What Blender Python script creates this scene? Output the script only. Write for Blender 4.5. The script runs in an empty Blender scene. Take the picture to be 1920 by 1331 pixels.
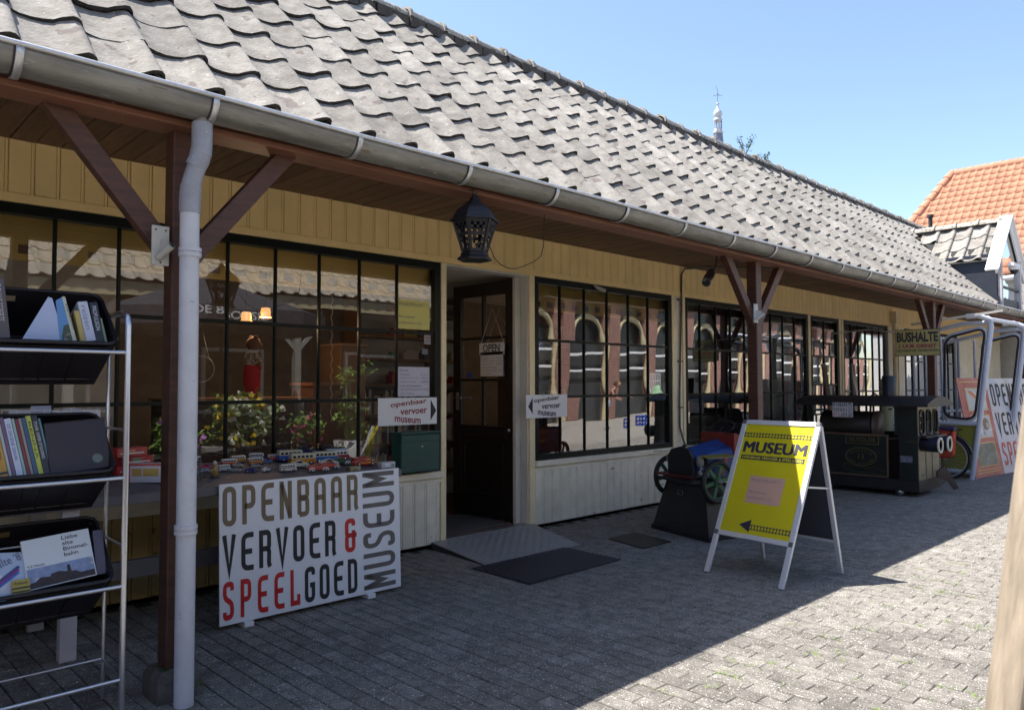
import bpy, bmesh, math, random
from mathutils import Vector, Matrix, Euler
random.seed(7)
R = random.Random(11)
S = bpy.context.scene
COL = S.collection
PI = math.pi

# ------------------------------------------------------------------ camera
def cam_axes(yaw, pitch, roll):
    f = Vector((math.sin(yaw) * math.cos(pitch), math.cos(yaw) * math.cos(pitch), math.sin(pitch)))
    r = Vector((math.cos(yaw), -math.sin(yaw), 0)); u = r.cross(f)
    return r * math.cos(roll) + u * math.sin(roll), -r * math.sin(roll) + u * math.cos(roll), f
r_, u_, f_ = cam_axes(0.7672988, 0.0400955, -0.0019219)
cd = bpy.data.cameras.new('camera'); cam = bpy.data.objects.new('camera', cd); COL.objects.link(cam)
m = Matrix((r_, u_, -f_)).transposed().to_4x4(); m.translation = Vector((0, -5.6, 1.5)); cam.matrix_world = m
cd.sensor_width = 36; cd.lens = 1415.4 * 36 / 1920; cd.clip_start = .05; cd.clip_end = 2000
cd.dof.use_dof = True; cd.dof.focus_distance = 5.5; cd.dof.aperture_fstop = 5.0
S.camera = cam

# ------------------------------------------------------------------ light
SUN = Vector((-.29, .405, 1.0)).normalized()
w = bpy.data.worlds.new('World'); S.world = w; w.use_nodes = True
nt = w.node_tree; nt.nodes.clear()
sky = nt.nodes.new('ShaderNodeTexSky'); sky.sky_type = 'NISHITA'; sky.sun_disc = False
sky.sun_elevation = math.asin(SUN.z); sky.sun_rotation = math.atan2(SUN.x, SUN.y)
sky.altitude = 0; sky.air_density = 1.0; sky.dust_density = 1.0; sky.ozone_density = 1.3
bg = nt.nodes.new('ShaderNodeBackground'); bg.inputs['Strength'].default_value = .108
wo = nt.nodes.new('ShaderNodeOutputWorld')
nt.links.new(sky.outputs[0], bg.inputs[0]); nt.links.new(bg.outputs[0], wo.inputs[0])
sl = bpy.data.lights.new('sun', 'SUN'); sl.energy = 5.0; sl.angle = math.radians(.53); sl.color = (1, .95, .87)
so = bpy.data.objects.new('sun', sl); COL.objects.link(so); so.location = (0, 0, 20)
so.rotation_euler = SUN.to_track_quat('Z', 'Y').to_euler()
S.view_settings.view_transform = 'Standard'; S.view_settings.look = 'None'
S.view_settings.exposure = 1.38; S.view_settings.gamma = 1; S.view_settings.use_curve_mapping = False
S.render.engine = 'CYCLES'
S.cycles.max_bounces = 8; S.cycles.transparent_max_bounces = 12

# ------------------------------------------------------------------ materials
def srgb(h):
    if isinstance(h, (tuple, list)): return tuple(h)
    h = h.lstrip('#'); v = [int(h[i:i + 2], 16) / 255 for i in (0, 2, 4)]
    return tuple(c / 12.92 if c <= .04045 else ((c + .055) / 1.055) ** 2.4 for c in v)
_mc = {}
def mat(name, col, rough=.6, metal=0, var=0, vscale=6, bump=0, bscale=60, rnd=0, col2=None, stretch=None, spots=None, emit=0, spec=.5, coat=0, patch=None):
    """principled with noise colour variation, per-object variation, relief and spots"""
    if name in _mc: return _mc[name]
    c = srgb(col); m = bpy.data.materials.new(name); m.use_nodes = True; n = m.node_tree; L = n.links
    b = n.nodes['Principled BSDF']
    b.inputs['Roughness'].default_value = rough; b.inputs['Metallic'].default_value = metal
    b.inputs['Specular IOR Level'].default_value = spec
    if coat: b.inputs['Coat Weight'].default_value = coat
    tc = n.nodes.new('ShaderNodeTexCoord'); mp = n.nodes.new('ShaderNodeMapping'); L.new(tc.outputs['Object'], mp.inputs[0])
    if stretch: mp.inputs['Scale'].default_value = stretch
    oi = n.nodes.new('ShaderNodeObjectInfo'); ad = n.nodes.new('ShaderNodeVectorMath'); ad.operation = 'MULTIPLY_ADD'
    cx = n.nodes.new('ShaderNodeCombineXYZ')
    for i in range(3): L.new(oi.outputs['Random'], cx.inputs[i])
    L.new(cx.outputs[0], ad.inputs[0]); ad.inputs[1].default_value = (37, 53, 71); L.new(mp.outputs[0], ad.inputs[2])
    cur = None
    if var or col2:
        nz = n.nodes.new('ShaderNodeTexNoise'); nz.inputs['Scale'].default_value = vscale; nz.inputs['Detail'].default_value = 6
        nz.inputs['Roughness'].default_value = .65
        L.new(ad.outputs[0], nz.inputs['Vector'])
        rp = n.nodes.new('ShaderNodeValToRGB'); rp.color_ramp.elements[0].position = .32; rp.color_ramp.elements[1].position = .68
        lo = tuple(max(0, x * (1 - var)) for x in c); hi = tuple(min(1, x * (1 + var)) for x in c)
        if col2: hi = srgb(col2)
        rp.color_ramp.elements[0].color = (*lo, 1); rp.color_ramp.elements[1].color = (*hi, 1)
        L.new(nz.outputs[0], rp.inputs[0]); cur = rp.outputs[0]
    if spots:
        for sc, th, sc_col in spots:
            s = n.nodes.new('ShaderNodeTexNoise'); s.inputs['Scale'].default_value = sc; s.inputs['Detail'].default_value = 2
            L.new(ad.outputs[0], s.inputs['Vector'])
            r2 = n.nodes.new('ShaderNodeValToRGB'); r2.color_ramp.elements[0].position = th; r2.color_ramp.elements[1].position = min(1, th + .035)
            L.new(s.outputs[0], r2.inputs[0])
            mx = n.nodes.new('ShaderNodeMixRGB'); L.new(r2.outputs[0], mx.inputs[0])
            if cur: L.new(cur, mx.inputs[1])
            else: mx.inputs[1].default_value = (*c, 1)
            mx.inputs[2].default_value = (*srgb(sc_col), 1); cur = mx.outputs[0]
    if rnd:
        mr = n.nodes.new('ShaderNodeMapRange'); L.new(oi.outputs['Random'], mr.inputs[0])
        mr.inputs[3].default_value = 1 - rnd; mr.inputs[4].default_value = 1 + rnd
        hs = n.nodes.new('ShaderNodeHueSaturation'); L.new(mr.outputs[0], hs.inputs['Value'])
        if cur: L.new(cur, hs.inputs['Color'])
        else: hs.inputs['Color'].default_value = (*c, 1)
        cur = hs.outputs[0]
    if patch:   # large stains laid over neighbouring pieces alike, by position in the yard
        ge = n.nodes.new('ShaderNodeNewGeometry')
        for psc, pam in patch:
            pn_ = n.nodes.new('ShaderNodeTexNoise'); pn_.inputs['Scale'].default_value = psc; pn_.inputs['Detail'].default_value = 5; pn_.inputs['Roughness'].default_value = .6
            L.new(ge.outputs['Position'], pn_.inputs['Vector']); pr = n.nodes.new('ShaderNodeMapRange'); L.new(pn_.outputs[0], pr.inputs[0])
            pr.inputs[1].default_value = .3; pr.inputs[2].default_value = .7; pr.inputs[3].default_value = 1 - pam; pr.inputs[4].default_value = 1 + pam * .6
            h2 = n.nodes.new('ShaderNodeHueSaturation'); L.new(pr.outputs[0], h2.inputs['Value'])
            if cur: L.new(cur, h2.inputs['Color'])
            else: h2.inputs['Color'].default_value = (*c, 1)
            cur = h2.outputs[0]
    if cur: L.new(cur, b.inputs['Base Color'])
    else: b.inputs['Base Color'].default_value = (*c, 1)
    if bump:
        bn = n.nodes.new('ShaderNodeTexNoise'); bn.inputs['Scale'].default_value = bscale; bn.inputs['Detail'].default_value = 5
        L.new(ad.outputs[0], bn.inputs['Vector'])
        bp = n.nodes.new('ShaderNodeBump'); bp.inputs['Strength'].default_value = bump; bp.inputs['Distance'].default_value = .01
        L.new(bn.outputs[0], bp.inputs['Height']); L.new(bp.outputs[0], b.inputs['Normal'])
    if emit:
        b.inputs['Emission Color'].default_value = (*c, 1); b.inputs['Emission Strength'].default_value = emit
    _mc[name] = m; return m

def glass_mat(name, wav=.0, wscale=2.0, tint=(1, 1, 1), ior=1.55, boost=1.5):
    m = bpy.data.materials.new(name); m.use_nodes = True; n = m.node_tree; L = n.links; n.nodes.clear()
    o = n.nodes.new('ShaderNodeOutputMaterial'); mx = n.nodes.new('ShaderNodeMixShader')
    t = n.nodes.new('ShaderNodeBsdfTransparent'); t.inputs[0].default_value = (*tint, 1)
    g = n.nodes.new('ShaderNodeBsdfGlossy'); g.inputs['Roughness'].default_value = 0
    fr = n.nodes.new('ShaderNodeFresnel'); fr.inputs['IOR'].default_value = ior
    ml = n.nodes.new('ShaderNodeMath'); ml.operation = 'MULTIPLY'; ml.use_clamp = True; ml.inputs[1].default_value = boost
    L.new(fr.outputs[0], ml.inputs[0]); L.new(ml.outputs[0], mx.inputs[0]); L.new(t.outputs[0], mx.inputs[1]); L.new(g.outputs[0], mx.inputs[2])
    if wav:
        tc = n.nodes.new('ShaderNodeTexCoord'); nz = n.nodes.new('ShaderNodeTexNoise'); nz.inputs['Scale'].default_value = wscale; nz.inputs['Detail'].default_value = 0
        L.new(tc.outputs['Object'], nz.inputs['Vector'])
        bp = n.nodes.new('ShaderNodeBump'); bp.inputs['Strength'].default_value = 1; bp.inputs['Distance'].default_value = wav
        L.new(nz.outputs[0], bp.inputs['Height']); L.new(bp.outputs[0], g.inputs['Normal'])
    L.new(mx.outputs[0], o.inputs[0]); _mc[name] = m; return m

# ------------------------------------------------------------------ objects
def tag(o, label=None, cat=None, group=None, kind=None):
    if label: o['label'] = label
    if cat: o['category'] = cat
    if group: o['group'] = group
    if kind: o['kind'] = kind
    return o
def thing(name, label, cat, loc=(0, 0, 0), rz=0, group=None, rot=None):
    o = bpy.data.objects.new(name, None); COL.objects.link(o); o.empty_display_size = .1
    o.location = loc; o.rotation_euler = rot or (0, 0, rz)
    return tag(o, label, cat, group)
class MB:
    def __init__(s): s.v = []; s.f = []; s.sm = []
    def add(s, vs, fs, smooth=False):
        k = len(s.v); s.v += [tuple(v) for v in vs]; s.f += [tuple(i + k for i in f) for f in fs]; s.sm += [smooth] * len(fs); return s
    def box(s, x0, x1, y0, y1, z0, z1, M=None):
        vs = [Vector((x, y, z)) for z in (z0, z1) for y in (y0, y1) for x in (x0, x1)]
        if M: vs = [M @ v for v in vs]
        return s.add(vs, [(0, 2, 3, 1), (4, 5, 7, 6), (0, 1, 5, 4), (2, 6, 7, 3), (0, 4, 6, 2), (1, 3, 7, 5)])
    def bar(s, a, b, w, h, up=(0, 0, 1)):
        """rectangular bar from a to b, w across, h along up"""
        a, b = Vector(a), Vector(b); d = (b - a).normalized(); u = Vector(up); u = (u - d * u.dot(d)).normalized(); r = d.cross(u)
        vs = [p + r * (i * w / 2) + u * (j * h / 2) for p in (a, b) for i, j in ((-1, -1), (1, -1), (1, 1), (-1, 1))]
        return s.add(vs, [(0, 3, 2, 1), (4, 5, 6, 7), (0, 1, 5, 4), (1, 2, 6, 5), (2, 3, 7, 6), (3, 0, 4, 7)])
    def tube(s, pts, r, n=8, cap=True, closed=False):
        P = [Vector(p) for p in pts]; N = len(P); rr = r if isinstance(r, (list, tuple)) else [r] * N
        vs = []; u = None
        for i, p in enumerate(P):
            if closed: d = (P[(i + 1) % N] - P[i - 1]).normalized()
            else: d = (P[min(i + 1, N - 1)] - P[max(i - 1, 0)]).normalized()
            if u is None: u = d.orthogonal().normalized()
            u = (u - d * u.dot(d)).normalized(); q = d.cross(u)
            vs += [p + (u * math.cos(2 * PI * k / n) + q * math.sin(2 * PI * k / n)) * rr[i] for k in range(n)]
        fs = []
        for i in range(N if closed else N - 1):
            a, b = i * n, ((i + 1) % N) * n
            fs += [(a + k, a + (k + 1) % n, b + (k + 1) % n, b + k) for k in range(n)]
        s.add(vs, fs, True)
        if cap and not closed:
            s.add(vs[:n], [tuple(range(n))[::-1]]); s.add(vs[-n:], [tuple(range(n))])
        return s
    def lathe(s, prof, c=(0, 0, 0), n=16, axis=(0, 0, 1), smooth=True, rot=0):
        ax = Vector(axis).normalized(); u = ax.orthogonal().normalized() if abs(ax.z) < .9 else Vector((1, 0, 0)); q = ax.cross(u); c = Vector(c)
        vs = [c + ax * h + (u * math.cos(2 * PI * k / n + rot) + q * math.sin(2 * PI * k / n + rot)) * r for r, h in prof for k in range(n)]
        fs = [(i * n + k, i * n + (k + 1) % n, (i + 1) * n + (k + 1) % n, (i + 1) * n + k) for i in range(len(prof) - 1) for k in range(n)]
        s.add(vs, fs, smooth)
        if prof[0][0] > 1e-4: s.add(vs[:n], [tuple(range(n))[::-1]])
        if prof[-1][0] > 1e-4: s.add(vs[-n:], [tuple(range(n))])
        return s
    def prism(s, poly, o, ux, uy, t):
        """2D polygon in plane o+ux*a+uy*b, thickness t along ux x uy"""
        o, ux, uy = Vector(o), Vector(ux), Vector(uy); nn = ux.cross(uy).normalized() * t; n = len(poly)
        A = [o + ux * a + uy * b for a, b in poly]
        return s.add(A + [p + nn for p in A], [tuple(range(n))[::-1], tuple(range(n, 2 * n))] + [(i, (i + 1) % n, n + (i + 1) % n, n + i) for i in range(n)])
    def sphere(s, c, r, n=10, m=6, sc=(1, 1, 1)):
        pr = []
        vs = [Vector((c[0] + r * sc[0] * math.sin(PI * i / m) * math.cos(2 * PI * k / n), c[1] + r * sc[1] * math.sin(PI * i / m) * math.sin(2 * PI * k / n), c[2] + r * sc[2] * math.cos(PI * i / m))) for i in range(m + 1) for k in range(n)]
        return s.add(vs, [(i * n + k, (i + 1) * n + k, (i + 1) * n + (k + 1) % n, i * n + (k + 1) % n) for i in range(m) for k in range(n)], True)
    def mesh(s, name, ma):
        me = bpy.data.meshes.new(name); me.from_pydata(s.v, [], s.f); me.polygons.foreach_set('use_smooth', s.sm); me.update()
        if ma: me.materials.append(ma)
        return me
    def build(s, name, ma, parent=None, bev=0, kind=None, world=False, label=None):
        if world and parent is not None:
            t = parent
            while t.parent: t = t.parent
            M = (Matrix.Translation(t.location) @ t.rotation_euler.to_matrix().to_4x4()).inverted()
            s.v = [tuple(M @ Vector(v)) for v in s.v]
        o = bpy.data.objects.new(name, s.mesh(name, ma)); COL.objects.link(o); o.parent = parent
        if bev:
            b = o.modifiers.new('bevel', 'BEVEL'); b.width = bev; b.segments = 2; b.limit_method = 'ANGLE'; b.angle_limit = .7
            try: b.harden_normals = False
            except Exception: pass
        if kind: o['kind'] = kind
        if label: o['label'] = label
        return o
def inst(me, name, parent, loc, rot=(0, 0, 0), sc=(1, 1, 1)):
    o = bpy.data.objects.new(name, me); COL.objects.link(o); o.parent = parent; o.location = loc; o.rotation_euler = rot; o.scale = sc; return o
def copy_tree(o, parent=None):
    c = o.copy(); COL.objects.link(c); c.parent = parent
    for ch in [x for x in o.children]: copy_tree(ch, c)
    return c

# ---- lettering from the built-in font, fitted to a rectangle in a plane
def text(s, o, ux, uy, W, H, ma, parent, name='lettering', t=.0012, world=False, align=0, shear=0, kind=None, wt=0):
    """o = lower left corner of the rectangle W x H, ux/uy unit axes"""
    cu = bpy.data.curves.new('txt', 'FONT'); cu.body = s; cu.size = 1; cu.shear = shear; cu.space_line = 1.0; cu.resolution_u = 3; cu.offset = wt
    if align: cu.align_x = 'CENTER'
    ob = bpy.data.objects.new('txt', cu); COL.objects.link(ob)
    dg = bpy.context.evaluated_depsgraph_get(); me = bpy.data.meshes.new_from_object(ob.evaluated_get(dg))
    bpy.data.objects.remove(ob); bpy.data.curves.remove(cu)
    xs = [v.co.x for v in me.vertices]; ys = [v.co.y for v in me.vertices]
    x0, x1, y0, y1 = min(xs), max(xs), min(ys), max(ys)
    ux, uy, o = Vector(ux).normalized(), Vector(uy).normalized(), Vector(o); nn = ux.cross(uy)
    mb = MB(); mb.v = [tuple(o + ux * ((v.co.x - x0) / (x1 - x0) * W) + uy * ((v.co.y - y0) / (y1 - y0) * H) + nn * t) for v in me.vertices]
    mb.f = [tuple(p.vertices) for p in me.polygons]; mb.sm = [False] * len(mb.f); bpy.data.meshes.remove(me)
    return mb.build(name, ma, parent, world=world, kind=kind)

# ---- condensed poster letters built from strokes
def fil(P, r, closed=False, n=5):
    out = []; N = len(P)
    for i, p in enumerate(P):
        p = Vector((*p, 0)) if len(p) == 2 else Vector(p)
        rad = r[i] if isinstance(r, (list, tuple)) else r
        if (not closed and i in (0, N - 1)) or rad == 0: out.append((p.x, p.y)); continue
        a = Vector((*P[i - 1], 0)) - p; b = Vector((*P[(i + 1) % N], 0)) - p; q = min(rad, a.length * .5, b.length * .5)
        A, B = p + a.normalized() * q, p + b.normalized() * q
        for k in range(n + 1):
            t = k / n; v = A * (1 - t) ** 2 + p * 2 * t * (1 - t) + B * t * t; out.append((v.x, v.y))
    res = [out[0]]
    for q in out[1:]:
        if math.hypot(q[0] - res[-1][0], q[1] - res[-1][1]) > 2e-3: res.append(q)
    if closed and math.hypot(res[0][0] - res[-1][0], res[0][1] - res[-1][1]) < 2e-3: res.pop()
    return res
def strip(P, th, closed=False):
    N = len(P); L_, R_ = [], []
    for i in range(N):
        p = Vector((*P[i], 0)); a = Vector((*P[i - 1], 0)) if (i or closed) else None; b = Vector((*P[(i + 1) % N], 0)) if (i < N - 1 or closed) else None
        d1 = (p - a).normalized() if a is not None else None; d2 = (b - p).normalized() if b is not None else None
        if d1 is None: d1 = d2
        if d2 is None: d2 = d1
        n1 = Vector((-d1.y, d1.x, 0)); n2 = Vector((-d2.y, d2.x, 0)); mm = (n1 + n2)
        mm = mm.normalized() if mm.length > .01 else n1; k = 1 / max(.35, mm.dot(n1))
        L_.append(p + mm * th / 2 * k); R_.append(p - mm * th / 2 * k)
    vs = L_ + R_; fs = [(i, (i + 1) % N, N + (i + 1) % N, N + i) for i in range(N if closed else N - 1)]
    return [(v.x, v.y) for v in vs], fs
def glyph(ch, w=.42, h=1.0, th=.14):
    a = th / 2; x0, x1, y0, y1 = a, w - a, a, h - a; m_ = h * .5; r = w * .42; G = []
    def st(P, rr=0, cl=False): G.append(strip(fil(P, rr, cl), th, cl))
    e0, e1 = 0, h
    if ch == 'O': st([(x0, y0), (x0, y1), (x1, y1), (x1, y0)], r, True)
    elif ch == 'P': st([(x0, e0), (x0, y1), (x1, y1), (x1, m_ - .04), (x0, m_ - .04)], [0, 0, r, r, 0])
    elif ch == 'R': st([(x0, e0), (x0, y1), (x1, y1), (x1, m_ + .0), (x0, m_ + .0)], [0, 0, r * .6, r * .5, 0]); st([(x1 - .08, m_), (x1, m_ - .06), (x1 - .01, .1), (x1 + .03, e0)], .05)
    elif ch == 'E': st([(w, y1), (x0, y1), (x0, y0), (w, y0)], [0, r, r, 0]); st([(x0, m_), (w * .88, m_)])
    elif ch == 'N': st([(x0, e0), (x0, e1)]); st([(x0, y1), (x1, y0)]); st([(x1, e0), (x1, e1)])
    elif ch == 'B': st([(x0, y0), (x0, y1), (x1, y1), (x1, m_ + .02), (x0, m_ + .02)], [0, 0, r * .6, r * .5, 0]); st([(x0, m_), (x1, m_ - .02), (x1, y0), (x0, y0)], [0, r * .5, r * .6, 0])
    elif ch == 'A': st([(x0, e0), (x0, y1), (x1, y1), (x1, e0)], [0, r, r, 0]); st([(x0, m_ - .03), (x1, m_ - .03)])
    elif ch == 'V': st([(x0 - .02, e1), (w / 2, y0 - .04), (x1 + .02, e1)])
    elif ch == 'S': st([(x1, h * .76), (x1, y1), (x0, y1), (x0, h * .58), (x1, h * .42), (x1, y0), (x0, y0), (x0, h * .22)], [0, r, r, r * .7, r * .7, r, r, 0])
    elif ch == 'L': st([(x0, e1), (x0, y0), (x1, y0), (x1, h * .3)], 0)
    elif ch == 'G': st([(x1, h * .76), (x1, y1), (x0, y1), (x0, y0), (x1, y0), (x1, m_ - .02), (w * .5, m_ - .02)], [0, r, r, r, r, 0, 0])
    elif ch == 'D': st([(x0, y0), (x0, y1), (x1, y1), (x1, y0)], [0, 0, r, r], True)
    elif ch == 'M': st([(x0, e0), (x0, e1)]); st([(x0, y1), (w * .5, h * .42), (x1, y1)]); st([(x1, e0), (x1, e1)])
    elif ch == 'U': st([(x0, e1), (x0, y0), (x1, y0), (x1, e1)], [0, r, r, 0])
    elif ch == '&': st([(x1 - .02, h * .78), (x1 - .02, y1), (x0, y1), (x0, m_ + .05), (x0 + .05, m_)], [0, r, r, .03, 0]); st([(x1 + .1, m_), (x0, m_), (x0, y0), (x1 - .02, y0), (x1 - .02, m_ + .14)], [0, .1, r, .12, 0])
    return G
def display(word, o, ux, uy, W, H, ma, parent, t=.002, lw=.42, gap=.19, th=.14, world=True, name='lettering'):
    """poster word fitted to W x H"""
    ux, uy, o = Vector(ux).normalized(), Vector(uy).normalized(), Vector(o); nn = ux.cross(uy) * t
    tot = len(word) * lw + (len(word) - 1) * gap; mb = MB(); x = 0
    for ch in word:
        for vs, fs in glyph(ch, lw, 1.0, th):
            mb.add([o + ux * ((a + x) / tot * W) + uy * (b * H) + nn for a, b in vs], fs)
        x += lw + gap
    return mb.build(name, ma, parent, world=world)

# ------------------------------------------------------------------ palette
M_yel = mat('yellow_paint', (.86, .63, .29), .5, var=.07, vscale=3, patch=[(1.4, .08)], spots=[(11, .76, (.50, .36, .17))], bump=.05, bscale=90, rnd=.03)
M_crm = mat('cream_paint', (.76, .72, .60), .45, patch=[(1.8, .12), (9, .08)], var=.07, vscale=5, bump=.05, bscale=90, rnd=.03, spots=[(14, .70, (.35, .31, .24))])
M_blk = mat('black_green_paint', (.006, .009, .008), .4, spec=.22, var=.2, bump=.05, bscale=50)
M_brn = mat('brown_stain', (.072, .028, .019), .5, var=.35, vscale=5, stretch=(1, 1, 8), bump=.2, bscale=30, rnd=.12)
M_beam = mat('beam_stain', (.135, .046, .030), .45, var=.3, vscale=5, stretch=(.3, 4, 4), bump=.12, bscale=30)
M_sof = mat('soffit_stain', (.10, .048, .026), .55, var=.35, vscale=8, stretch=(6, .7, 1), bump=.2, bscale=30, rnd=.22, spots=[(60, .72, (.34, .24, .17))])
M_zinc = mat('zinc', (.215, .205, .185), .55, .45, var=.22, vscale=6, stretch=(.35, 2.5, 2.5), bump=.1, bscale=40, col2=(.33, .32, .29), patch=[(2.5, .2)], spots=[(16, .66, (.20, .17, .12)), (40, .70, (.46, .45, .43))])
M_zincl = mat('zinc_light', (.60, .60, .60), .42, .7, var=.12, vscale=14)
M_seam = mat('dark_seam', (.03, .03, .035), .6)
M_pvc = mat('pale_pvc', (.54, .55, .60), .42, var=.06, vscale=9, patch=[(3, .10)], spots=[(26, .70, (.40, .40, .42)), (9, .74, (.34, .31, .27))], bump=.03)
M_pvcg = mat('grey_pvc', (.29, .30, .34), .42, var=.12, vscale=12, spots=[(30, .68, (.42, .42, .43))])
M_tile = mat('grey_tile', (.25, .232, .21), .95, patch=[(.8, .18), (5, .16)], var=.16, vscale=9, bump=.45, bscale=55, rnd=.17, col2=(.335, .315, .29), spec=.08,
             spots=[(24, .70, (.42, .41, .38)), (8, .64, (.19, .165, .155)), (55, .735, (.035, .03, .027))])
M_tend = mat('tile_edge_shade', (.035, .032, .03), .95, var=.4, vscale=30)  # weathered tile ends, coloured near black for the shade of the undercut
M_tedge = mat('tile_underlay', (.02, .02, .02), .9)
M_stone = mat('post_stone', (.085, .08, .072), .9, var=.35, vscale=14, bump=.6, bscale=40, spots=[(9, .60, (.04, .07, .015))])
M_white = mat('white_paint', (.76, .77, .79), .4, var=.04, vscale=7)
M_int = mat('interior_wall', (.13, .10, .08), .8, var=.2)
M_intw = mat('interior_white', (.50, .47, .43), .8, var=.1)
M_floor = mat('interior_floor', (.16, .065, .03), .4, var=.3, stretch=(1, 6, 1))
M_steel = mat('steel', (.60, .61, .66), .3, .95, var=.05)
M_black = mat('matt_black', (.012, .012, .014), .6)
M_rub = mat('rubber', (.014, .012, .018), .75, var=.3, bump=.3, bscale=90)
G1 = glass_mat('window_glass', .00025, 1.6, ior=1.55, boost=3.0)
G2 = glass_mat('old_glass', .0026, 2.2, ior=1.6, boost=4.2)
G0 = glass_mat('plain_glass', 0, ior=1.5, boost=1.3)

# ------------------------------------------------------------------ pavement (structure)
M_soil = mat('joint_sand', (.035, .031, .022), .95, var=.4, vscale=40, bump=.4, bscale=200, spots=[(3, .66, (.035, .05, .012))])
M_pav = mat('grey_paver', (.175, .162, .147), .95, patch=[(.5, .16), (3.2, .12)], var=.25, vscale=10, bump=1.0, bscale=260, rnd=.17, col2=(.275, .258, .235), spec=.2,
            spots=[(95, .635, (.66, .64, .60)), (80, .66, (.05, .047, .043)), (210, .64, (.58, .56, .52))])
g = MB(); g.add([(-150, -150, -.012), (250, -150, -.012), (250, 250, -.012), (-150, 250, -.012)], [(0, 1, 2, 3)])
M_far = mat('ground_far', (.26, .24, .215), .9, var=.2, vscale=3, bump=.5, bscale=60, spots=[(60, .66, (.4, .39, .37))])
pav = g.build('pavement', M_far, kind='structure')
g = MB(); g.add([(-3, -7.2, -.0055), (17.5, -7.2, -.0055), (17.5, .03, -.0055), (-3, .03, -.0055)], [(0, 1, 2, 3)])
g.build('joint_sand', M_soil, pav, kind='stuff')
def brick_geo(lx, ly, h=.02, c=.006, dz=0, rr=None):
    a, b = lx / 2, ly / 2; j = (lambda: 0) if rr is None else (lambda: rr.uniform(-.001, .001))
    bo = [(x + j(), y + j(), -h) for x, y in ((-a, -b), (a, -b), (a, b), (-a, b))]
    mi = [(x, y, -c) for x, y, z in bo]
    to = [(math.copysign(abs(x) - c, x), math.copysign(abs(y) - c, y), j() * .8) for x, y, z in bo]
    f = [(8, 9, 10, 11)]
    for k in range(4):
        n = (k + 1) % 4; f += [(k, n, 4 + n, 4 + k), (4 + k, 4 + n, 8 + n, 8 + k)]
    return bo + mi + to, f
bw, bl, gap = .105, .21, .0075
vari = []
for k in range(5):
    v, f = brick_geo(bw - gap, bl - .003, c=.0035, rr=R); b = MB(); b.add(v, f); vari.append(b.mesh('paver', M_pav))
spots_ = []
camg = Vector((0, -5.6, 0))
i = 0; x = -2.9
while x < 17.3:
    y = .0 - (bl / 2 if i % 2 else 0) - bl / 2; wob = R.uniform(-.012, .012)
    while y > -7.1:
        p = Vector((x + math.sin(y * 1.7 + i * .13) * .004, y + wob + R.uniform(-.001, .001), 0)); spots_.append(p); y -= bl
    x += bw; i += 1
def inview(p, z=0, mar=0):
    q = Vector((p[0], p[1], z)) - Vector((0, -5.6, 1.5)); d = q.dot(f_)
    if d < .3: return None
    u = 960 + 1415.4 * q.dot(r_) / d; v = 665.5 - 1415.4 * q.dot(u_) / d
    return d if -mar < u < 1920 + mar and -mar < v < 1331 + mar else None
vis = sorted([p for p in spots_ if inview(p)], key=lambda p: inview(p))
near = set(id(p) for p in vis[:300])
st = MB()
for p in spots_:
    dz = R.gauss(0, .0009); rx, ry, rz = R.gauss(0, .0035), R.gauss(0, .006), R.gauss(0, .007)
    if id(p) in near: inst(R.choice(vari), 'brick', pav, (p.x, p.y, dz), (rx, ry, rz))
    else:
        v, f = brick_geo(bw - gap, bl - .003, c=.0035, rr=R); Mx = Matrix.Translation((p.x, p.y, dz)) @ Euler((rx, ry, rz)).to_matrix().to_4x4()
        st.add([Mx @ Vector(q) for q in v], f)
st.build('paver', M_pav, pav, kind='stuff')
# weeds in the joints
M_weed = mat('joint_weed', (.15, .23, .04), .8, var=.4, vscale=30)
wd = MB()
def tuft(mb, x, y, s, n, rr, z=0):
    for k in range(n):
        a = rr.uniform(0, 2 * PI); l = s * rr.uniform(.4, 1); px, py = x + rr.gauss(0, s * .8), y + rr.gauss(0, s * .8); w_ = s * .12
        d = Vector((math.cos(a), math.sin(a), 0)); q = Vector((-d.y, d.x, 0)) * w_; o = Vector((px, py, z))
        mb.add([o - q, o + q, o + d * l * .6 + Vector((0, 0, l * .35))], [(0, 1, 2)])
for k in range(1500):
    p = R.choice(spots_)
    if -3.2 > p.y > -6.5 or R.random() < .12:
        for q in range(R.randint(1, 3)): tuft(wd, p.x + bw / 2 + R.gauss(0, .004), p.y + R.uniform(-.1, .1), R.uniform(.012, .034) if p.y < -3.3 else .012, 12, R)
for k in range(160): tuft(wd, R.uniform(5.7, 16), -.02 - abs(R.gauss(0, .02)), .012, 6, R)
wd.build('moss', M_weed, kind='stuff').name = 'joint_weeds'
tag(bpy.data.objects['joint_weeds'], 'small green weeds and moss growing in the paving joints', 'weeds', kind='stuff')
M_leaf = mat('dry_leaf', (.16, .09, .04), .8, var=.4)
lf = MB()
for k in range(260):
    x = R.uniform(5.7, 9) if k < 170 else R.uniform(.6, 5); y = -.03 - abs(R.gauss(0, .035)); s = R.uniform(.006, .016); a = R.uniform(0, 6)
    lf.add([(x + s * math.cos(a + q), y + s * math.sin(a + q), .004 + R.uniform(0, .006)) for q in (0, 2, 4)], [(0, 1, 2)])
tag(lf.build('leaf_litter', M_leaf), 'dry leaf litter gathered at the foot of the wall', 'leaf litter', kind='stuff')

# ------------------------------------------------------------------ museum building
bld = thing('museum_building', 'long low wooden museum building with grey pantile roof and black paned windows', 'building')
ZH, ZT, ZS = 2.66, 2.72, 3.06
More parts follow.
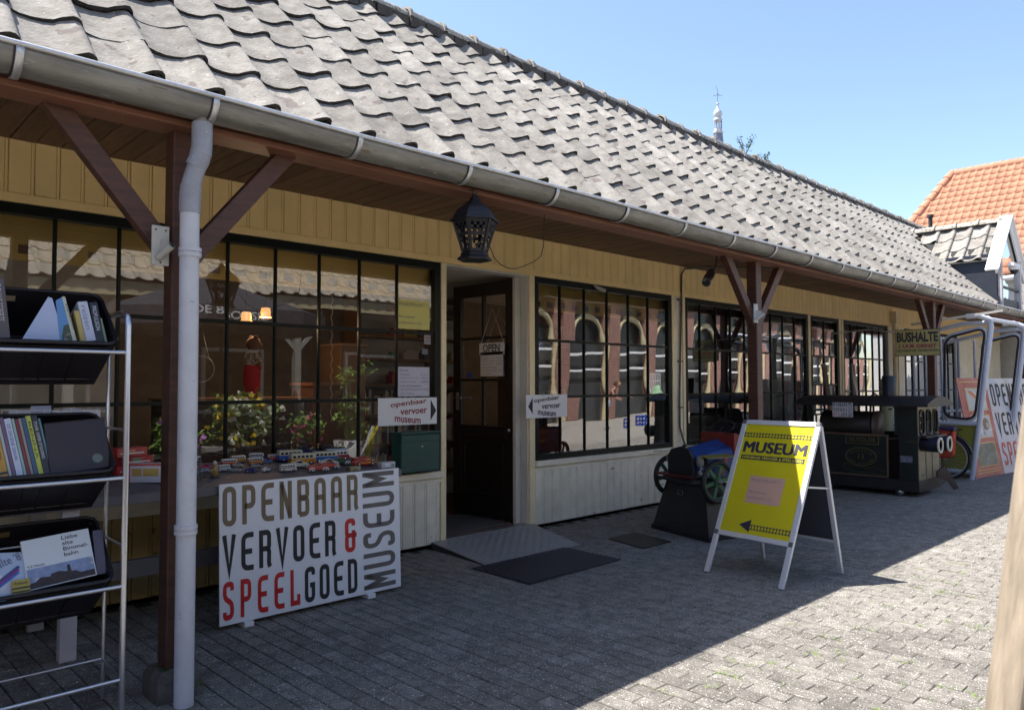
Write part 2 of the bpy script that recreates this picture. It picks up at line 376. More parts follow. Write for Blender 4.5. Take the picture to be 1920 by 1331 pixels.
# window bays
BAYS = [(-3.9, -.02), (.12, 4.454), (5.719, 8.261), (8.568, 12.209), (13.613, 15.75), (16.7, 20.2)]
wallp = MB()
def solid(x0, x1, z0, z1, y0=0, y1=.12): wallp.box(x0, x1, y0, y1, z0, z1)
solid(-4.2, 24, ZH, 3.3)
edges = [-4.2] + [e for b in BAYS[:2] for e in b] + [None]
for a, b in BAYS: solid(a, b, 0, .64)
for a, b in ((-4.2, -3.9), (-.02, .12), (8.261, 8.568), (15.75, 16.7), (20.2, 24)): solid(a, b, 0, ZH)
solid(4.454, 4.519, .0, ZH); solid(5.638, 5.719, 0, ZH); solid(12.209, 12.29, 0, ZH); solid(13.43, 13.613, 0, ZH)
wall = wallp.build('wall', M_crm, bld)
# interior shell
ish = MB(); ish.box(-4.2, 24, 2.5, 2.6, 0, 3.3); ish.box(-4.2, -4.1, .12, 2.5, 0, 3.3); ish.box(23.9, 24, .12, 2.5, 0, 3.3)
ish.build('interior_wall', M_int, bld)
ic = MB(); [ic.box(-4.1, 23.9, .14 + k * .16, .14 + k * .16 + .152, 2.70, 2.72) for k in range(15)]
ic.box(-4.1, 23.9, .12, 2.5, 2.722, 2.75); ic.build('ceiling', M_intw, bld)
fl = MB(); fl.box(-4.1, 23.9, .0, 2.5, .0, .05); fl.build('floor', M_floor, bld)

def board_mesh(w_, z0, z1, ma):
    P = [(0, .0), (0, -.012), (.003, -.016), (w_ - .026, -.016), (w_ - .0235, -.009), (w_ - .021, -.016), (w_ - .0065, -.016), (w_ - .0035, -.010), (w_ - .0035, .0)]
    b = MB(); n = len(P)
    b.add([(x, y, z) for z in (z0, z1) for x, y in P], [tuple(range(n))[::-1], tuple(range(n, 2 * n))] + [(i, (i + 1) % n, n + (i + 1) % n, n + i) for i in range(n)])
    return b.mesh('board', ma)
BP = .1435
su = MB(); su.box(-4.2, 24, -.003, -.001, ZT, ZS); sid = su.build('upper_siding', M_yel, bld)
bm_u = board_mesh(BP, ZT - .005, ZS + .01, M_yel)
k0 = -35
for k in range(k0, k0 + 193): inst(bm_u, 'board', sid, (.985 + k * BP, R.uniform(-.001, .001) - .003, 0))
sw = MB(); [sw.box(a, b, -.003, -.001, .03, .60) for a, b in BAYS]; wsc = sw.build('lower_siding', M_crm, bld)
bm_l = board_mesh(BP * .93, .035, .605, M_crm)
M_ylow = mat('worn_yellow_paint', (.40, .28, .11), .6, var=.15, vscale=4, spots=[(9, .66, (.16, .11, .05))], rnd=.04)
bm_l1 = board_mesh(BP * .93, .035, .605, M_ylow)
for a, b in BAYS:
    n = int((b - a) / (BP * .93)); off = (b - a - n * BP * .93) / 2
    if b < 4.5:
        for k in range(n): inst(bm_l if a + off + k * BP * .93 > 3.5 else bm_l1, 'board', wsc, (a + off + k * BP * .93, -.003 + R.uniform(-.001, .001), 0))
    else:
        for k in range(n): inst(bm_l, 'board', wsc, (a + off + k * BP * .93, -.003 + R.uniform(-.001, .001), 0))
# trim
def trim(x0, x1, z0, z1, y, ma, name='trim', bev=.003):
    b = MB(); b.box(x0, x1, y, .0, z0, z1); return b.build(name, ma, bld, bev=bev)
trim(-4.2, 24, ZH + .002, ZT, -.028, M_yel, 'head_rail')
for a, b in BAYS: trim(a - .002, b + .002, .645, .703, -.055, M_crm, 'window_sill'); trim(a, b, .598, .643, -.020, M_crm, 'sill_rail')
M_jamb = mat('jamb_paint', (.78, .66, .43), .45, var=.05, spots=[(22, .72, (.35, .24, .12))])
trim(4.456, 4.517, .0, ZH, -.022, M_jamb, 'door_jamb'); trim(5.640, 5.717, 0, ZH, -.022, M_jamb, 'door_jamb')
for a, b in ((8.263, 8.32), (8.51, 8.566), (12.211, 12.288), (13.432, 13.5), (13.55, 13.611), (15.752, 15.82), (16.3, 16.36)): trim(a, b, .0, ZH, -.022, M_jamb, 'corner_post')
trim(8.325, 8.505, .0, ZH, -.010, M_crm, 'corner_panel'); trim(-.018, .118, 0, ZH, -.02, M_jamb, 'corner_post')
rv = MB(); rv.box(5.62, 5.636, .0, .13, .05, 2.66); rv.box(5.55, 5.62, .10, .145, .05, 2.66); rv.box(4.52, 5.62, .0, .14, 2.645, 2.658); rv.box(4.52, 4.53, .0, .13, .05, 2.64)
M_rev = mat('reveal_paint', (.55, .54, .50), .5, var=.06)
rv.build('door_reveal', M_rev, bld, bev=.003)
th_ = MB(); th_.box(4.46, 5.71, -.035, -.001, 0.001, .048); th_.box(4.47, 5.70, -.03, .10, .0485, .056)
th_.build('threshold', mat('threshold_grey', (.36, .36, .34), .5, var=.1), bld, bev=.003)
al = MB(); [al.box(4.53, 5.61, y, y + .012, .0565, .062) for y in (-.015, .01, .035, .06)]; al.build('threshold_ridges', M_steel, bld)
# coir mats inside the doorway
im = MB(); im.box(4.54, 5.54, .16, .95, .0505, .060)
M_chk = mat('grey_mat', (.07, .07, .075), .9, var=.2, bump=.6, bscale=90)
tag(im.build('door_mat', M_chk), 'grey textured door mat lying inside the open doorway', 'doormat')

# windows
rowsz = [1.375, 1.985]
def window(x0, x1, cols, z0=.705, z1=ZH, rows=rowsz, glass=G2, y=0.0, name='window', worn=False):
    fo = .07; b = MB(); yo = y - .012
    b.box(x0, x1, yo, y + .07, z1 - .068, z1); b.box(x0, x1, yo, y + .07, z0, z0 + .06)
    b.box(x0, x0 + fo, yo, y + .07, z0 + .06, z1 - .068); b.box(x1 - fo, x1, yo, y + .07, z0 + .06, z1 - .068)
    w_ = b.build(name, M_blk, bld, bev=.004)
    xs = [x0 + fo] + cols + [x1 - fo]; zs = [z0 + .06] + rows + [z1 - .068]
    for c in cols:
        q = MB(); q.box(c - .0115, c + .0115, y + .006, y + .026, zs[0], zs[-1]); q.box(c - .0065, c + .0065, y - .001, y + .006, zs[0], zs[-1]); q.build('muntin', M_blk, w_)
    for r in rows:
        q = MB(); q.box(xs[0], xs[-1], y + .0045, y + .0275, r - .014, r + .014); q.box(xs[0], xs[-1], y - .0025, y + .0045, r - .007, r + .007); q.build('muntin', M_blk, w_)
    for i in range(len(xs) - 1):
        for j in range(len(zs) - 1):
            xa, xb, za, zb = xs[i], xs[i + 1], zs[j], zs[j + 1]; cx_, cz = (xa + xb) / 2, (za + zb) / 2; q = MB()
            q.add([(xa - cx_, 0, za - cz), (xb - cx_, 0, za - cz), (xb - cx_, 0, zb - cz), (xa - cx_, 0, zb - cz)], [(0, 1, 2, 3)])
            o = q.build('pane', glass, w_); o.location = (cx_, y + .017, cz); o.rotation_euler = (R.gauss(0, .0022), 0, R.gauss(0, .0035))
    return w_
window(-3.9, -.02, [-3.9 + .07 + .374 * k for k in range(1, 10)], glass=G1)
window(.12, 4.454, [.49, .87, 1.255, 1.645, 2.025, 2.41, 2.798, 3.187, 3.575, 3.969], glass=G1)
window(5.719, 8.261, [6.145, 6.555, 6.965, 7.375, 7.775])
window(8.568, 12.209, [8.965 + .3993 * k for k in range(8)])
window(13.613, 15.75, [13.995 + .342 * k for k in range(5)])
window(16.7, 20.2, [17.15 + .4 * k for k in range(8)])
# second door with panes
window(12.29, 13.43, [12.86], z0=.06, z1=2.655, rows=[1.0, 1.5, 1.985], name='glazed_door')
# pelmet valance behind the glass with square notches
M_val = mat('valance_paint', (.62, .44, .14), .6, var=.05)
vb = MB()
for a, b in BAYS[:3]:
    x = a + .02; zt, zb = 2.60, 2.375
    vb.box(a + .02, b - .02, .115, .125, zb + .045, zt); vb.box(a + .02, b - .02, .116, .124, zb - .06, zb - .015)
    while x < b - .05: vb.box(x, min(x + .11, b - .02), .115, .125, zb - .015, zb + .045); x += .205
vb.build('valance', M_val, bld)
# curtains behind the far windows
M_cur = mat('grey_curtain', (.36, .38, .40), .9, var=.12, vscale=4)
def curtain(x0, x1, z0, z1, y=.2):
    b = MB(); n = int((x1 - x0) / .02); P = [(x0 + (x1 - x0) * i / n, y + .028 * math.sin(i * .9) + .012 * math.sin(i * .31)) for i in range(n + 1)]
    b.add([(px, py, z) for z in (z0, z1) for px, py in P], [(i, i + 1, n + 2 + i, n + 1 + i) for i in range(n)], True); b.build('curtain', M_cur, bld)
curtain(10.75, 12.15, .1, 2.6); curtain(12.35, 12.8, .1, 2.6); curtain(13.0, 13.4, .1, 2.6); curtain(14.0, 14.5, .1, 2.6); curtain(15.2, 15.7, .1, 2.6)
wp = MB(); wp.box(-.6, 1.9, .9, .92, 1.15, 2.45); wp.build('roller_blind', M_intw, bld)

# soffit boards
sb = MB(); sb.box(-4.2, 24, -1.55, -.02, ZS + .022, ZS + .03); sof = sb.build('soffit', M_sof, bld)
b = MB(); P = [(0.001, .022), (0.001, .004), (.006, 0), (BP - .008, 0), (BP - .003, .004), (BP - .003, .022)]; n = len(P)
b.add([(x, y, z) for y in (-1.60, -.004) for x, z in P], [tuple(range(n)), tuple(range(n, 2 * n))[::-1]] + [(i, n + i, n + (i + 1) % n, (i + 1) % n) for i in range(n)])
bm_s = b.mesh('board', M_sof)
for k in range(k0, k0 + 193): inst(bm_s, 'soffit_board', sof, (.985 + k * BP, 0, ZS + R.uniform(-.0015, .0015)))
# beam, posts, braces, stones
bb = MB(); bb.box(-4.2, 24, -1.86, -1.79, 2.795, 2.85); bb.build('eave_beam', M_beam, bld, bev=.006)
bb = MB(); bb.box(-4.2, 24, -1.88, -1.70, 2.762, 2.793); bb.build('beam_cap', mat('cap_stain', (.20, .085, .05), .5, var=.2, stretch=(.3, 3, 3)), bld, bev=.005)
nb = MB()
for k in range(60): nb.lathe([(.006, 0), (.006, .004), (0, .006)], (R.uniform(-1, 16), -1.861, R.choice([2.83, 2.86])), 6, (0, -1, 0))
nb.build('nail_heads', M_black, bld)
for px in (1.352, 7.14, 12.60, 18.3, -4.4):
    p = MB(); p.box(px, px + .112, -1.80, -1.69, .14, 2.80); pst = p.build('post', M_brn, bld, bev=.008)
    s = MB(); s.lathe([(.155, 0), (.15, .10), (.115, .14)], (px + .056, -1.745, 0), 4, rot=PI / 4); s.build('stone_foot', M_stone, bld, bev=.008)
    for sg in (-1, 1):
        s = MB(); s.bar((px + .056 + sg * .03, -1.745, 2.12), (px + .056 + sg * .60, -1.745, 2.82), .07, .095, up=(sg, 0, 1)); s.build('brace', M_brn, bld, bev=.006)
# gutter
gx0, gx1 = -4.2, 24.0; gc = (-1.96, 2.875); gr = .094
gm = MB(); n = 14; ring = []
for k in range(n + 1):
    a = PI + PI * k / n; ring.append((gc[0] + gr * math.cos(a), gc[1] + gr * 1.0 * math.sin(a)))
N = 57
vs = []
for i in range(N):
    x = gx0 + (gx1 - gx0) * i / (N - 1); dz = .004 * math.sin(x * 1.9) + .003 * math.sin(x * 4.1)
    vs += [(x, y, z + dz) for y, z in ring]
gm.add(vs, [(i * (n + 1) + k, i * (n + 1) + k + 1, (i + 1) * (n + 1) + k + 1, (i + 1) * (n + 1) + k) for i in range(N - 1) for k in range(n)], True)
gut = gm.build('gutter', M_zinc, bld)
sd = gut.modifiers.new('thick', 'SOLIDIFY'); sd.thickness = .003
gb = MB(); gb.tube([(x, gc[0] - gr - .004, gc[1] + .006 + .004 * math.sin(x * 1.9)) for x in [gx0 + .5 * i for i in range(57)]], .012, 10); gb.build('gutter_rim', M_zincl, gut)
for k in range(-5, 29):
    x = .654 + .803 * k; q = MB(); rr = gr + .006
    pts = [(gc[0] + rr * math.cos(PI + PI * .95 * t / 12), gc[1] + rr * math.sin(PI + PI * .95 * t / 12)) for t in range(13)]
    hw = .0145
    q.add([(x + s_, y, z) for y, z in pts for s_ in (-hw, hw)], [(2 * t, 2 * t + 1, 2 * t + 3, 2 * t + 2) for t in range(12)], True)
    o = q.build('gutter_bracket', M_zincl, gut); o.modifiers.new('t', 'SOLIDIFY').thickness = .004
    q = MB(); rr = gr + .002; q.tube([(x - hw - .005, gc[0] + rr * math.cos(PI + PI * t / 12), gc[1] + rr * math.sin(PI + PI * t / 12)) for t in range(13)], .0032, 5); q.build('gutter_seam', M_seam, gut)
# downpipe
dpx, dpy = 1.392, -1.925
q = MB(); q.tube([(1.43, -1.955, 2.80), (1.43, -1.955, 2.765)], .040, 16); dp = q.build('downpipe', M_zinc, bld)
q = MB(); q.tube([(1.43, -1.955, 2.77), (1.43, -1.955, 2.655), (1.427, -1.953, 2.61)], .048, 18); q.tube([(1.428, -1.954, 2.64), (1.42, -1.948, 2.59), (1.405, -1.938, 2.555)], .0485, 18); q.build('pipe_bend', M_pvcg, dp)
q = MB(); q.tube([(1.415, -1.945, 2.575), (1.392, -1.93, 2.48), (dpx - .003, dpy, 2.44)], .0435, 18); q.build('pipe_bend', M_pvcg, dp)
q = MB(); q.tube([(1.391, -1.929, 2.465), (1.389, -1.926, 2.43), (dpx - .004, dpy, 2.39), (dpx - .004, dpy, 2.33)], .0485, 18); q.build('pipe_bend', M_pvcg, dp)
q = MB(); q.tube([(dpx - .004, dpy, 2.34), (dpx, dpy, 1.5), (dpx + .002, dpy, .0)], .0445, 20); q.build('pipe_length', M_pvc, dp)
for z in (2.12, .80):
    q = MB(); [q.tube([(dpx, dpy, z + h), (dpx, dpy, z + h + .018)], .052, 20) for h in (0, .024)]; q.tube([(dpx, dpy, z - .005), (dpx, dpy, z + .045)], .0475, 20); q.build('pipe_clamp', M_pvc, dp)
q = MB(); q.box(15.86, 15.98, -.14, -.02, 2.72, 2.95); q.tube([(15.92, -.08, 2.72), (15.92, -.08, .02)], .042, 14); q.build('downpipe', M_jamb, bld)

# roof tiles
TH = PI / 4; tw, tg = .307, .365; tl = tg + .07
prof = [(0, .024), (.09, .010), (.22, .000), (.38, -.003), (.54, .001), (.67, .011), (.78, .030), (.87, .046), (.94, .054), (1.01, .053), (1.06, .040), (1.085, .022)]
def tile_geo(rr=None, amp=0):
    n = len(prof); vs = []; j = (lambda: rr.uniform(-amp, amp)) if rr else (lambda: 0)
    for t, zz in ((0, 0), (.5, 0), (1, 0)):
        for u, h in prof: vs.append((u * tw + j(), t * tl + (j() * 2 if t == 0 else 0), h + zz + j() * .6))
    for t in (0, .5, 1):
        for u, h in prof: vs.append((u * tw, t * tl + .002, h - .021))
    f = []; s = 3 * n; e = 6 * n
    vs += [tuple(v) for v in vs[:n]] + [tuple(v) for v in vs[s:s + n]]
    for k in range(n - 1):
        f += [(k, k + 1, n + k + 1, n + k), (n + k, n + k + 1, 2 * n + k + 1, 2 * n + k), (s + k, s + n + k, s + n + k + 1, s + k + 1)]
        f += [(e + k, e + n + k, e + n + k + 1, e + k + 1)]
    f += [(n - 1, s + n - 1, s + 2 * n - 1, 2 * n - 1)]; f += [(0, 2 * n, s + 2 * n, s)]
    return vs, f
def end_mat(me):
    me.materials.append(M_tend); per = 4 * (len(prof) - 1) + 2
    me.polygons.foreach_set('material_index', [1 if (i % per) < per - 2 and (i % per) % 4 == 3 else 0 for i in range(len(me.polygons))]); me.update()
def add_tile_mesh(ma, rr, amp):
    v, f = tile_geo(rr, amp); me = bpy.data.meshes.new('tile'); me.from_pydata([tuple(q) for q in v], [], f)
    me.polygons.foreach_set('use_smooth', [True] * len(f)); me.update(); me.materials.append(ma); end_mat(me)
    return me
rm = MB()
rm.add([(-4.3, -1.78, 2.90), (24, -1.78, 2.90), (24, -1.875, 2.868), (-4.3, -1.875, 2.868)], [(0, 1, 2, 3)])
rm.add([(-4.3, -1.78, 2.90), (24, -1.78, 2.90), (24, .28, 4.96), (-4.3, .28, 4.96)], [(0, 1, 2, 3)])
rm.add([(-4.3, 2.7, 2.54), (24, 2.7, 2.54), (24, .28, 4.96), (-4.3, .28, 4.96)], [(3, 2, 1, 0)])
rm.add([(-4.3, -1.78, 2.90), (24, -1.78, 2.90), (24, -1.875, 2.868), (-4.3, -1.875, 2.868)], [(0, 1, 2, 3)])
rm.add([(-4.3, -1.78, 2.90), (-4.3, .28, 4.96), (-4.3, 2.7, 2.54), (-4.2, .2, 2.6)], [(0, 1, 2, 3)])
roof = rm.build('roof', M_tedge, bld)
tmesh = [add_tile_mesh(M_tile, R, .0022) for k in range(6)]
sharp = []
def tile_mat(col, row):
    s = .235 + row * tg; y = -1.95 + s * math.cos(TH); z = 2.86 + s * math.sin(TH)
    off = -.052  # origin below the crest plane
    y -= off * math.sin(TH) * -1 * -1; z += off * math.cos(TH)
    return (col, y, z)
cands = []
for c in range(-17, 76):
    for r_i in range(8):
        x = .985 + c * tw - .98 * tw; s = .235 + r_i * tg
        y = -1.95 + s * .7071 + .045 * .7071; z = 2.862 + s * .7071 - .045 * .7071
        cands.append((x, y, z))
def dist_cam(p):
    q = Vector(p) - Vector((0, -5.6, 1.5)); d = q.dot(f_)
    u = 960 + 1415.4 * q.dot(r_) / max(d, .01); v = 665.5 - 1415.4 * q.dot(u_) / max(d, .01)
    return q.length + (0 if d > .5 and -90 < u < 1990 and -60 < v < 1400 else 100)
cands = [c for c in cands if not (16.25 < c[0] < 18.25 and c[1] < -.4)]
cands.sort(key=dist_cam)
tl_st = MB()
for i, (x, y, z) in enumerate(cands):
    rot = (TH - .050 + R.gauss(0, .007), R.gauss(0, .010), R.gauss(0, .009)); loc = (x + R.gauss(0, .003), y + R.gauss(0, .004), z + R.gauss(0, .003))
    if i < 300: inst(R.choice(tmesh), 'roof_tile', roof, loc, rot)
    else:
        v, f = tile_geo(); Mx = Matrix.Translation(loc) @ Euler(rot).to_matrix().to_4x4(); tl_st.add([Mx @ Vector(q) for q in v], f, True)
# back slope
for c in range(-14, 80):
    for r_i in range(9):
        x = .985 + c * tw; s = r_i * tg; y = .30 + (3.25 - s) * .7071 * 1.02; z = 4.98 - (3.25 - s) * .7071
        v, f = tile_geo(); Mx = Matrix.Translation((x, y, z)) @ Matrix.Rotation(PI, 4, 'Z') @ Euler((TH - .04, 0, 0)).to_matrix().to_4x4(); tl_st.add([Mx @ Vector(q) for q in v], f, True)
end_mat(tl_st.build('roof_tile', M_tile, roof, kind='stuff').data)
# ridge caps
M_cap = mat('ridge_tile', (.30, .28, .25), .8, var=.25, vscale=14, bump=.5, bscale=60, rnd=.12, spots=[(18, .60, (.14, .11, .06)), (34, .64, (.50, .48, .44))])
q = MB(); L = .44
pr = [(-.0, .125), (.03, .128), (.05, .105), (L - .02, .098), (L + .03, .096)]
def cap_mesh():
    q = MB(); n = 10; vs = []
    for xx, rr in pr:
        for k in range(n + 1):
            a = PI * k / n - 0; vs.append((xx, -rr * 1.05 * math.cos(a), rr * math.sin(a) - .02))
    q.add(vs, [(i * (n + 1) + k, i * (n + 1) + k + 1, (i + 1) * (n + 1) + k + 1, (i + 1) * (n + 1) + k) for i in range(len(pr) - 1) for k in range(n)], True)
    q.add([vs[k] for k in range(n + 1)] + [(0, v[1] * .82, (v[2] + .02) * .82 - .02) for v in vs[:n + 1]], [(k, k + 1, n + 2 + k, n + 1 + k) for k in range(n)])
    return q.mesh('cap', M_cap)
cm = cap_mesh(); x = -4.2
while x < 24: inst(cm, 'ridge_tile', roof, (x, .29 + R.gauss(0, .004), 5.045 + R.gauss(0, .007)), (R.gauss(0, .02), R.gauss(0, .008), R.gauss(0, .008))); x += .421
q = MB()
for k in range(150):
    x = -4 + k * .187; q.box(x, x + .17, .175 + R.uniform(-.015, .01), .30, 4.93, 5.03)
q.build('ridge_mortar', mat('mortar', (.07, .06, .055), .95, var=.3, bump=.6, bscale=50), roof, kind='stuff')

# ------------------------------------------------------------------ entrance door (open leaf), part of the building
door = MB(); H0, H1 = .075, 2.625; Wd = .96; dt = .045   # local: x along leaf from hinge, y thickness
Dm = Matrix.Translation((5.60, .13, 0)) @ Matrix.Rotation(math.radians(92.5), 4, 'Z')
def dbox(mb, x0, x1, y0, y1, z0, z1): mb.box(x0, x1, y0, y1, z0, z1, Dm)
for a in ((0, .13), (Wd - .13, Wd)): dbox(door, *a, 0, dt, H0, H1)
dbox(door, .13, Wd - .13, 0, dt, H1 - .14, H1); dbox(door, .13, Wd - .13, 0, dt, H0, H0 + .22); dbox(door, .13, Wd - .13, 0, dt, .93, 1.06)
dbox(door, .13, Wd - .13, .012, dt - .012, H0 + .22, .93)
M_door = mat('door_paint', (.012, .010, .009), .35, var=.2, bump=.1, bscale=30)
dr = door.build('entrance_door', M_door, bld, bev=.004)
q = MB(); dbox(q, .17, Wd - .17, -.006, dt + .006, H0 + .27, .31); [dbox(q, a, a + .02, .004, dt - .004, H0 + .26, .89) for a in (.17, Wd - .19)]; dbox(q, .17, Wd - .17, .004, dt - .004, .87, .89)
q.build('door_panel', M_door, dr, bev=.004)
q = MB(); dbox(q, Wd / 2 - .015, Wd / 2 + .015, .003, dt - .003, 1.06, H1 - .14)
for z in (1.56, 2.02): dbox(q, .13, Wd - .13, .004, dt - .004, z - .014, z + .014)
q.build('muntin', M_door, dr)
for z0, z1 in ((1.06, 1.546), (1.574, 2.006), (2.034, H1 - .14)):
    for a, b2 in ((.13, Wd / 2 - .015), (Wd / 2 + .015, Wd - .13)):
        q = MB(); q.add([Dm @ Vector(p) for p in ((a, .022, z0), (b2, .022, z0), (b2, .022, z1), (a, .022, z1))], [(0, 1, 2, 3)]); q.build('pane', G0, dr)
q = MB(); dbox(q, Wd - .10, Wd - .06, -.012, dt + .012, 1.22, 1.42); q.tube([Dm @ Vector(p) for p in ((Wd - .08, dt + .01, 1.36), (Wd - .08, dt + .05, 1.36), (Wd - .19, dt + .05, 1.36))], .009, 8); q.build('handle', M_steel, dr)
q = MB(); q.lathe([(.02, 0), (.022, .004), (.015, .01), (0, .011)], Dm @ Vector((.08, dt, 1.02)), 14, (-1, 0, 0)); q.build('lock', M_steel, dr)
q = MB(); [q.tube([(5.612, .115, z), (5.612, .115, z + .12)], .009, 8) for z in (.42, 1.3, 2.3)]; q.build('hinge', M_steel, dr)
M_ink = mat('ink', (.02, .02, .025), .6); M_pap = mat('paper', (.62, .61, .66), .7); M_grey_ink = mat('grey_ink', (.16, .16, .2), .7)
ux, uz = Vector((0, -1, 0)), Vector((0, 0, 1))
def plate(name, label, cat, o, ux_, uy_, W, H, ma, t=.002, group=None, bev=0):
    """flat sheet or board as a thing; o lower left corner"""
    o = Vector(o); root = thing(name, label, cat, o, group=group); q = MB()
    q.prism([(0, 0), (W, 0), (W, H), (0, H)], o, ux_, uy_, -t); q.build('sheet' if t < .004 else 'board', ma, root, world=True, bev=bev); return root
X = (1, 0, 0); Z = (0, 0, 1)
op = plate('open_sign', 'small hanging OPEN sign behind the upper door glass', 'sign', (5.50, .62, 1.83), ux, Z, .40, .13, M_pap)
text('OPEN', (5.498, .56, 1.86), ux, Z, .27, .085, M_ink, op, world=True, wt=.015)
q = MB(); q.tube([(5.51, .60, 1.96), (5.51, .42, 2.33), (5.51, .24, 1.96)], .0025, 4); q.build('string', M_pap, op, world=True)
def notice(name, label, o, ux_, W, H, ma, lines, inkm=M_grey_ink, world=True, off=None):
    p = plate(name, label, 'notice', o, ux_, Z, W, H, ma, t=.0015); n = Vector(ux_).cross(Vector(Z)) * .0006
    for (s, fx, fy, fw, fh) in lines: text(s, Vector(o) + Vector(ux_) * (fx * W) + Vector(Z) * (fy * H) + n, ux_, Z, fw * W, fh * H, inkm, p, world=True, t=.0008)
    return p
ent = [('Entree', .05, .84, .26, .10), ('Volwassen', .05, .71, .30, .07), ('6,- p.p', .72, .71, .22, .07), ('Kinderen 4 t/m 11 jaar', .05, .59, .60, .07), ('3,50 p.p', .72, .59, .24, .07),
       ('Kinderen tot 4 jaar', .05, .46, .52, .07), ('GRATIS', .72, .46, .22, .07), ('Gratis met Museumkaart', .05, .33, .68, .07), ('Openingstijden dinsdag t/m zondag', .05, .20, .90, .07), ('13.00 - 17.00 uur', .05, .07, .45, .07)]
notice('price_notice', 'white price notice taped behind the middle pane of the open door', (5.50, .60, 1.60), ux, .36, .26, M_pap, ent)
b_ = plate('door_sticker', 'small blue and white sticker low on the door glass beside its free edge', 'sticker', (5.545, .93, 1.585), ux, Z, .13, .06, mat('sticker_blue', (.03, .07, .30), .5))
# notices in the display window
yw = -.001
M_ynote = mat('yellow_card', (.62, .58, .20), .7); M_lil = mat('lilac_paper', (.56, .55, .66), .7)
nn_ = [('MUSEUMKAART ?', .02, .78, .90, .12), ('Met scannen', .02, .37, .50, .10), ('ondersteunt u ons', .02, .17, .72, .10)]
notice('yellow_notice', 'yellow card reading MUSEUMKAART in the top right pane of the display window', (3.985, .012, 2.015), X, .355, .27, M_ynote, nn_)
notice('entrance_price_notice', 'lilac sheet with entrance prices in the display window above the letterbox', (3.985, .012, 1.40), X, .355, .27, M_lil, ent)
p = plate('window_sticker', 'small white sticker with red and blue words in the display window', 'sticker', (4.285, .020, 1.885), X, Z, .075, .085, M_pap)
text('PINNEN', (4.29, .019, 1.935), X, Z, .06, .018, mat('red_ink', (.45, .02, .03), .6), p, world=True); text('IS GRAAG', (4.29, .019, 1.905), X, Z, .06, .018, mat('cyan_ink', (.03, .3, .5), .6), p, world=True)
plate('window_sticker', 'tiny grey card sticker under the white and blue one in the display window', 'sticker', (4.26, .020, 1.79), X, Z, .065, .05, mat('grey_card', (.33, .36, .40), .6))
p = plate('camera_warning_sticker', 'blue camera warning sticker in the window right of the door', 'sticker', (5.795, .022, 1.865), X, Z, .095, .115, mat('warn_blue', (.02, .07, .42), .5))
q = MB(); q.bar((5.815, .019, 1.935), (5.87, .019, 1.955), .002, .022); q.bar((5.81, .019, 1.91), (5.87, .019, 1.91), .002, .005); q.build('symbol', M_pap, p, world=True)
text('Camera-\nbewaking', (5.802, .0185, 1.872), X, Z, .08, .03, M_pap, p, world=True)
# two arrow signs at the door
M_sign = mat('sign_white', (.72, .73, .78), .35, var=.03, spots=[(40, .75, (.4, .38, .36))]); M_red = mat('sign_red', (.50, .015, .02), .4); M_redd = mat('sign_dark_red', (.26, .012, .02), .4)
def wavy(words, o, W, H, ma, parent):
    for (s, fx, fy, fw, fh, sh) in words: text(s, Vector(o) + Vector((fx * W, 0, fy * H)), Vector((1, 0, sh)), (0, 0, 1), fw * W, fh * H, ma, parent, world=True, t=.0012, wt=.018)
def arrow_sign(o, W, H, left, label, inkm):
    p = plate('arrow_sign', label, 'sign', o, X, Z, W, H, M_sign, t=.006, group='arrow signs beside the door', bev=.002); O = Vector(o) + Vector((0, -.001, 0))
    wavy([('openbaar', .20 if not left else .18, .60, .62, .24, .09), ('vervoer', .36, .37, .46, .18, .04), ('museum', .27, .14, .44, .19, -.10)], O, W, H, inkm, p)
    q = MB(); tri = [(.045, .5), (.15, .18), (.15, .88)] if left else [(.985, .5), (.885, .92), (.885, .14)]
    q.prism([(a * W, b * H) for a, b in tri], O, X, Z, .001); q.build('arrow', M_ink, p, world=True)
    q = MB(); [q.lathe([(.004, 0), (.003, .002)], O + Vector((a * W, 0, b * H)), 6, (0, -1, 0)) for a, b in ((.4, .95), (.62, .95), (.4, .07), (.62, .07))]; q.build('screw', M_black, p, world=True)
arrow_sign((3.735, -.045, 1.145), .65, .245, False, 'white museum sign with its arrow pointing right, left of the door', M_redd)
arrow_sign((5.56, -.045, 1.155), .64, .245, True, 'white museum sign with its arrow pointing left, right of the door', M_ink)
# letterbox
M_lb = mat('letterbox_green', (.012, .065, .062), .35, var=.1)
lb = thing('letterbox', 'dark green metal letterbox hanging under the arrow sign left of the door', 'letterbox', (4.12, -.08, .73))
q = MB(); q.box(3.905, 4.335, -.15, -.0, .73, 1.065); q.build('body', M_lb, lb, world=True, bev=.006)
q = MB(); q.box(3.895, 4.345, -.165, .0, 1.068, 1.085); q.build('lid', M_lb, lb, world=True, bev=.004)
q = MB(); q.box(3.912, 4.328, -.156, -.151, 1.0, 1.06); q.box(3.912, 4.328, -.155, -.151, .74, .993); q.build('door', M_lb, lb, world=True, bev=.002)
q = MB(); q.lathe([(.011, 0), (.011, .004), (0, .005)], (4.13, -.156, .955), 10, (0, -1, 0)); q.build('lock', M_steel, lb, world=True)

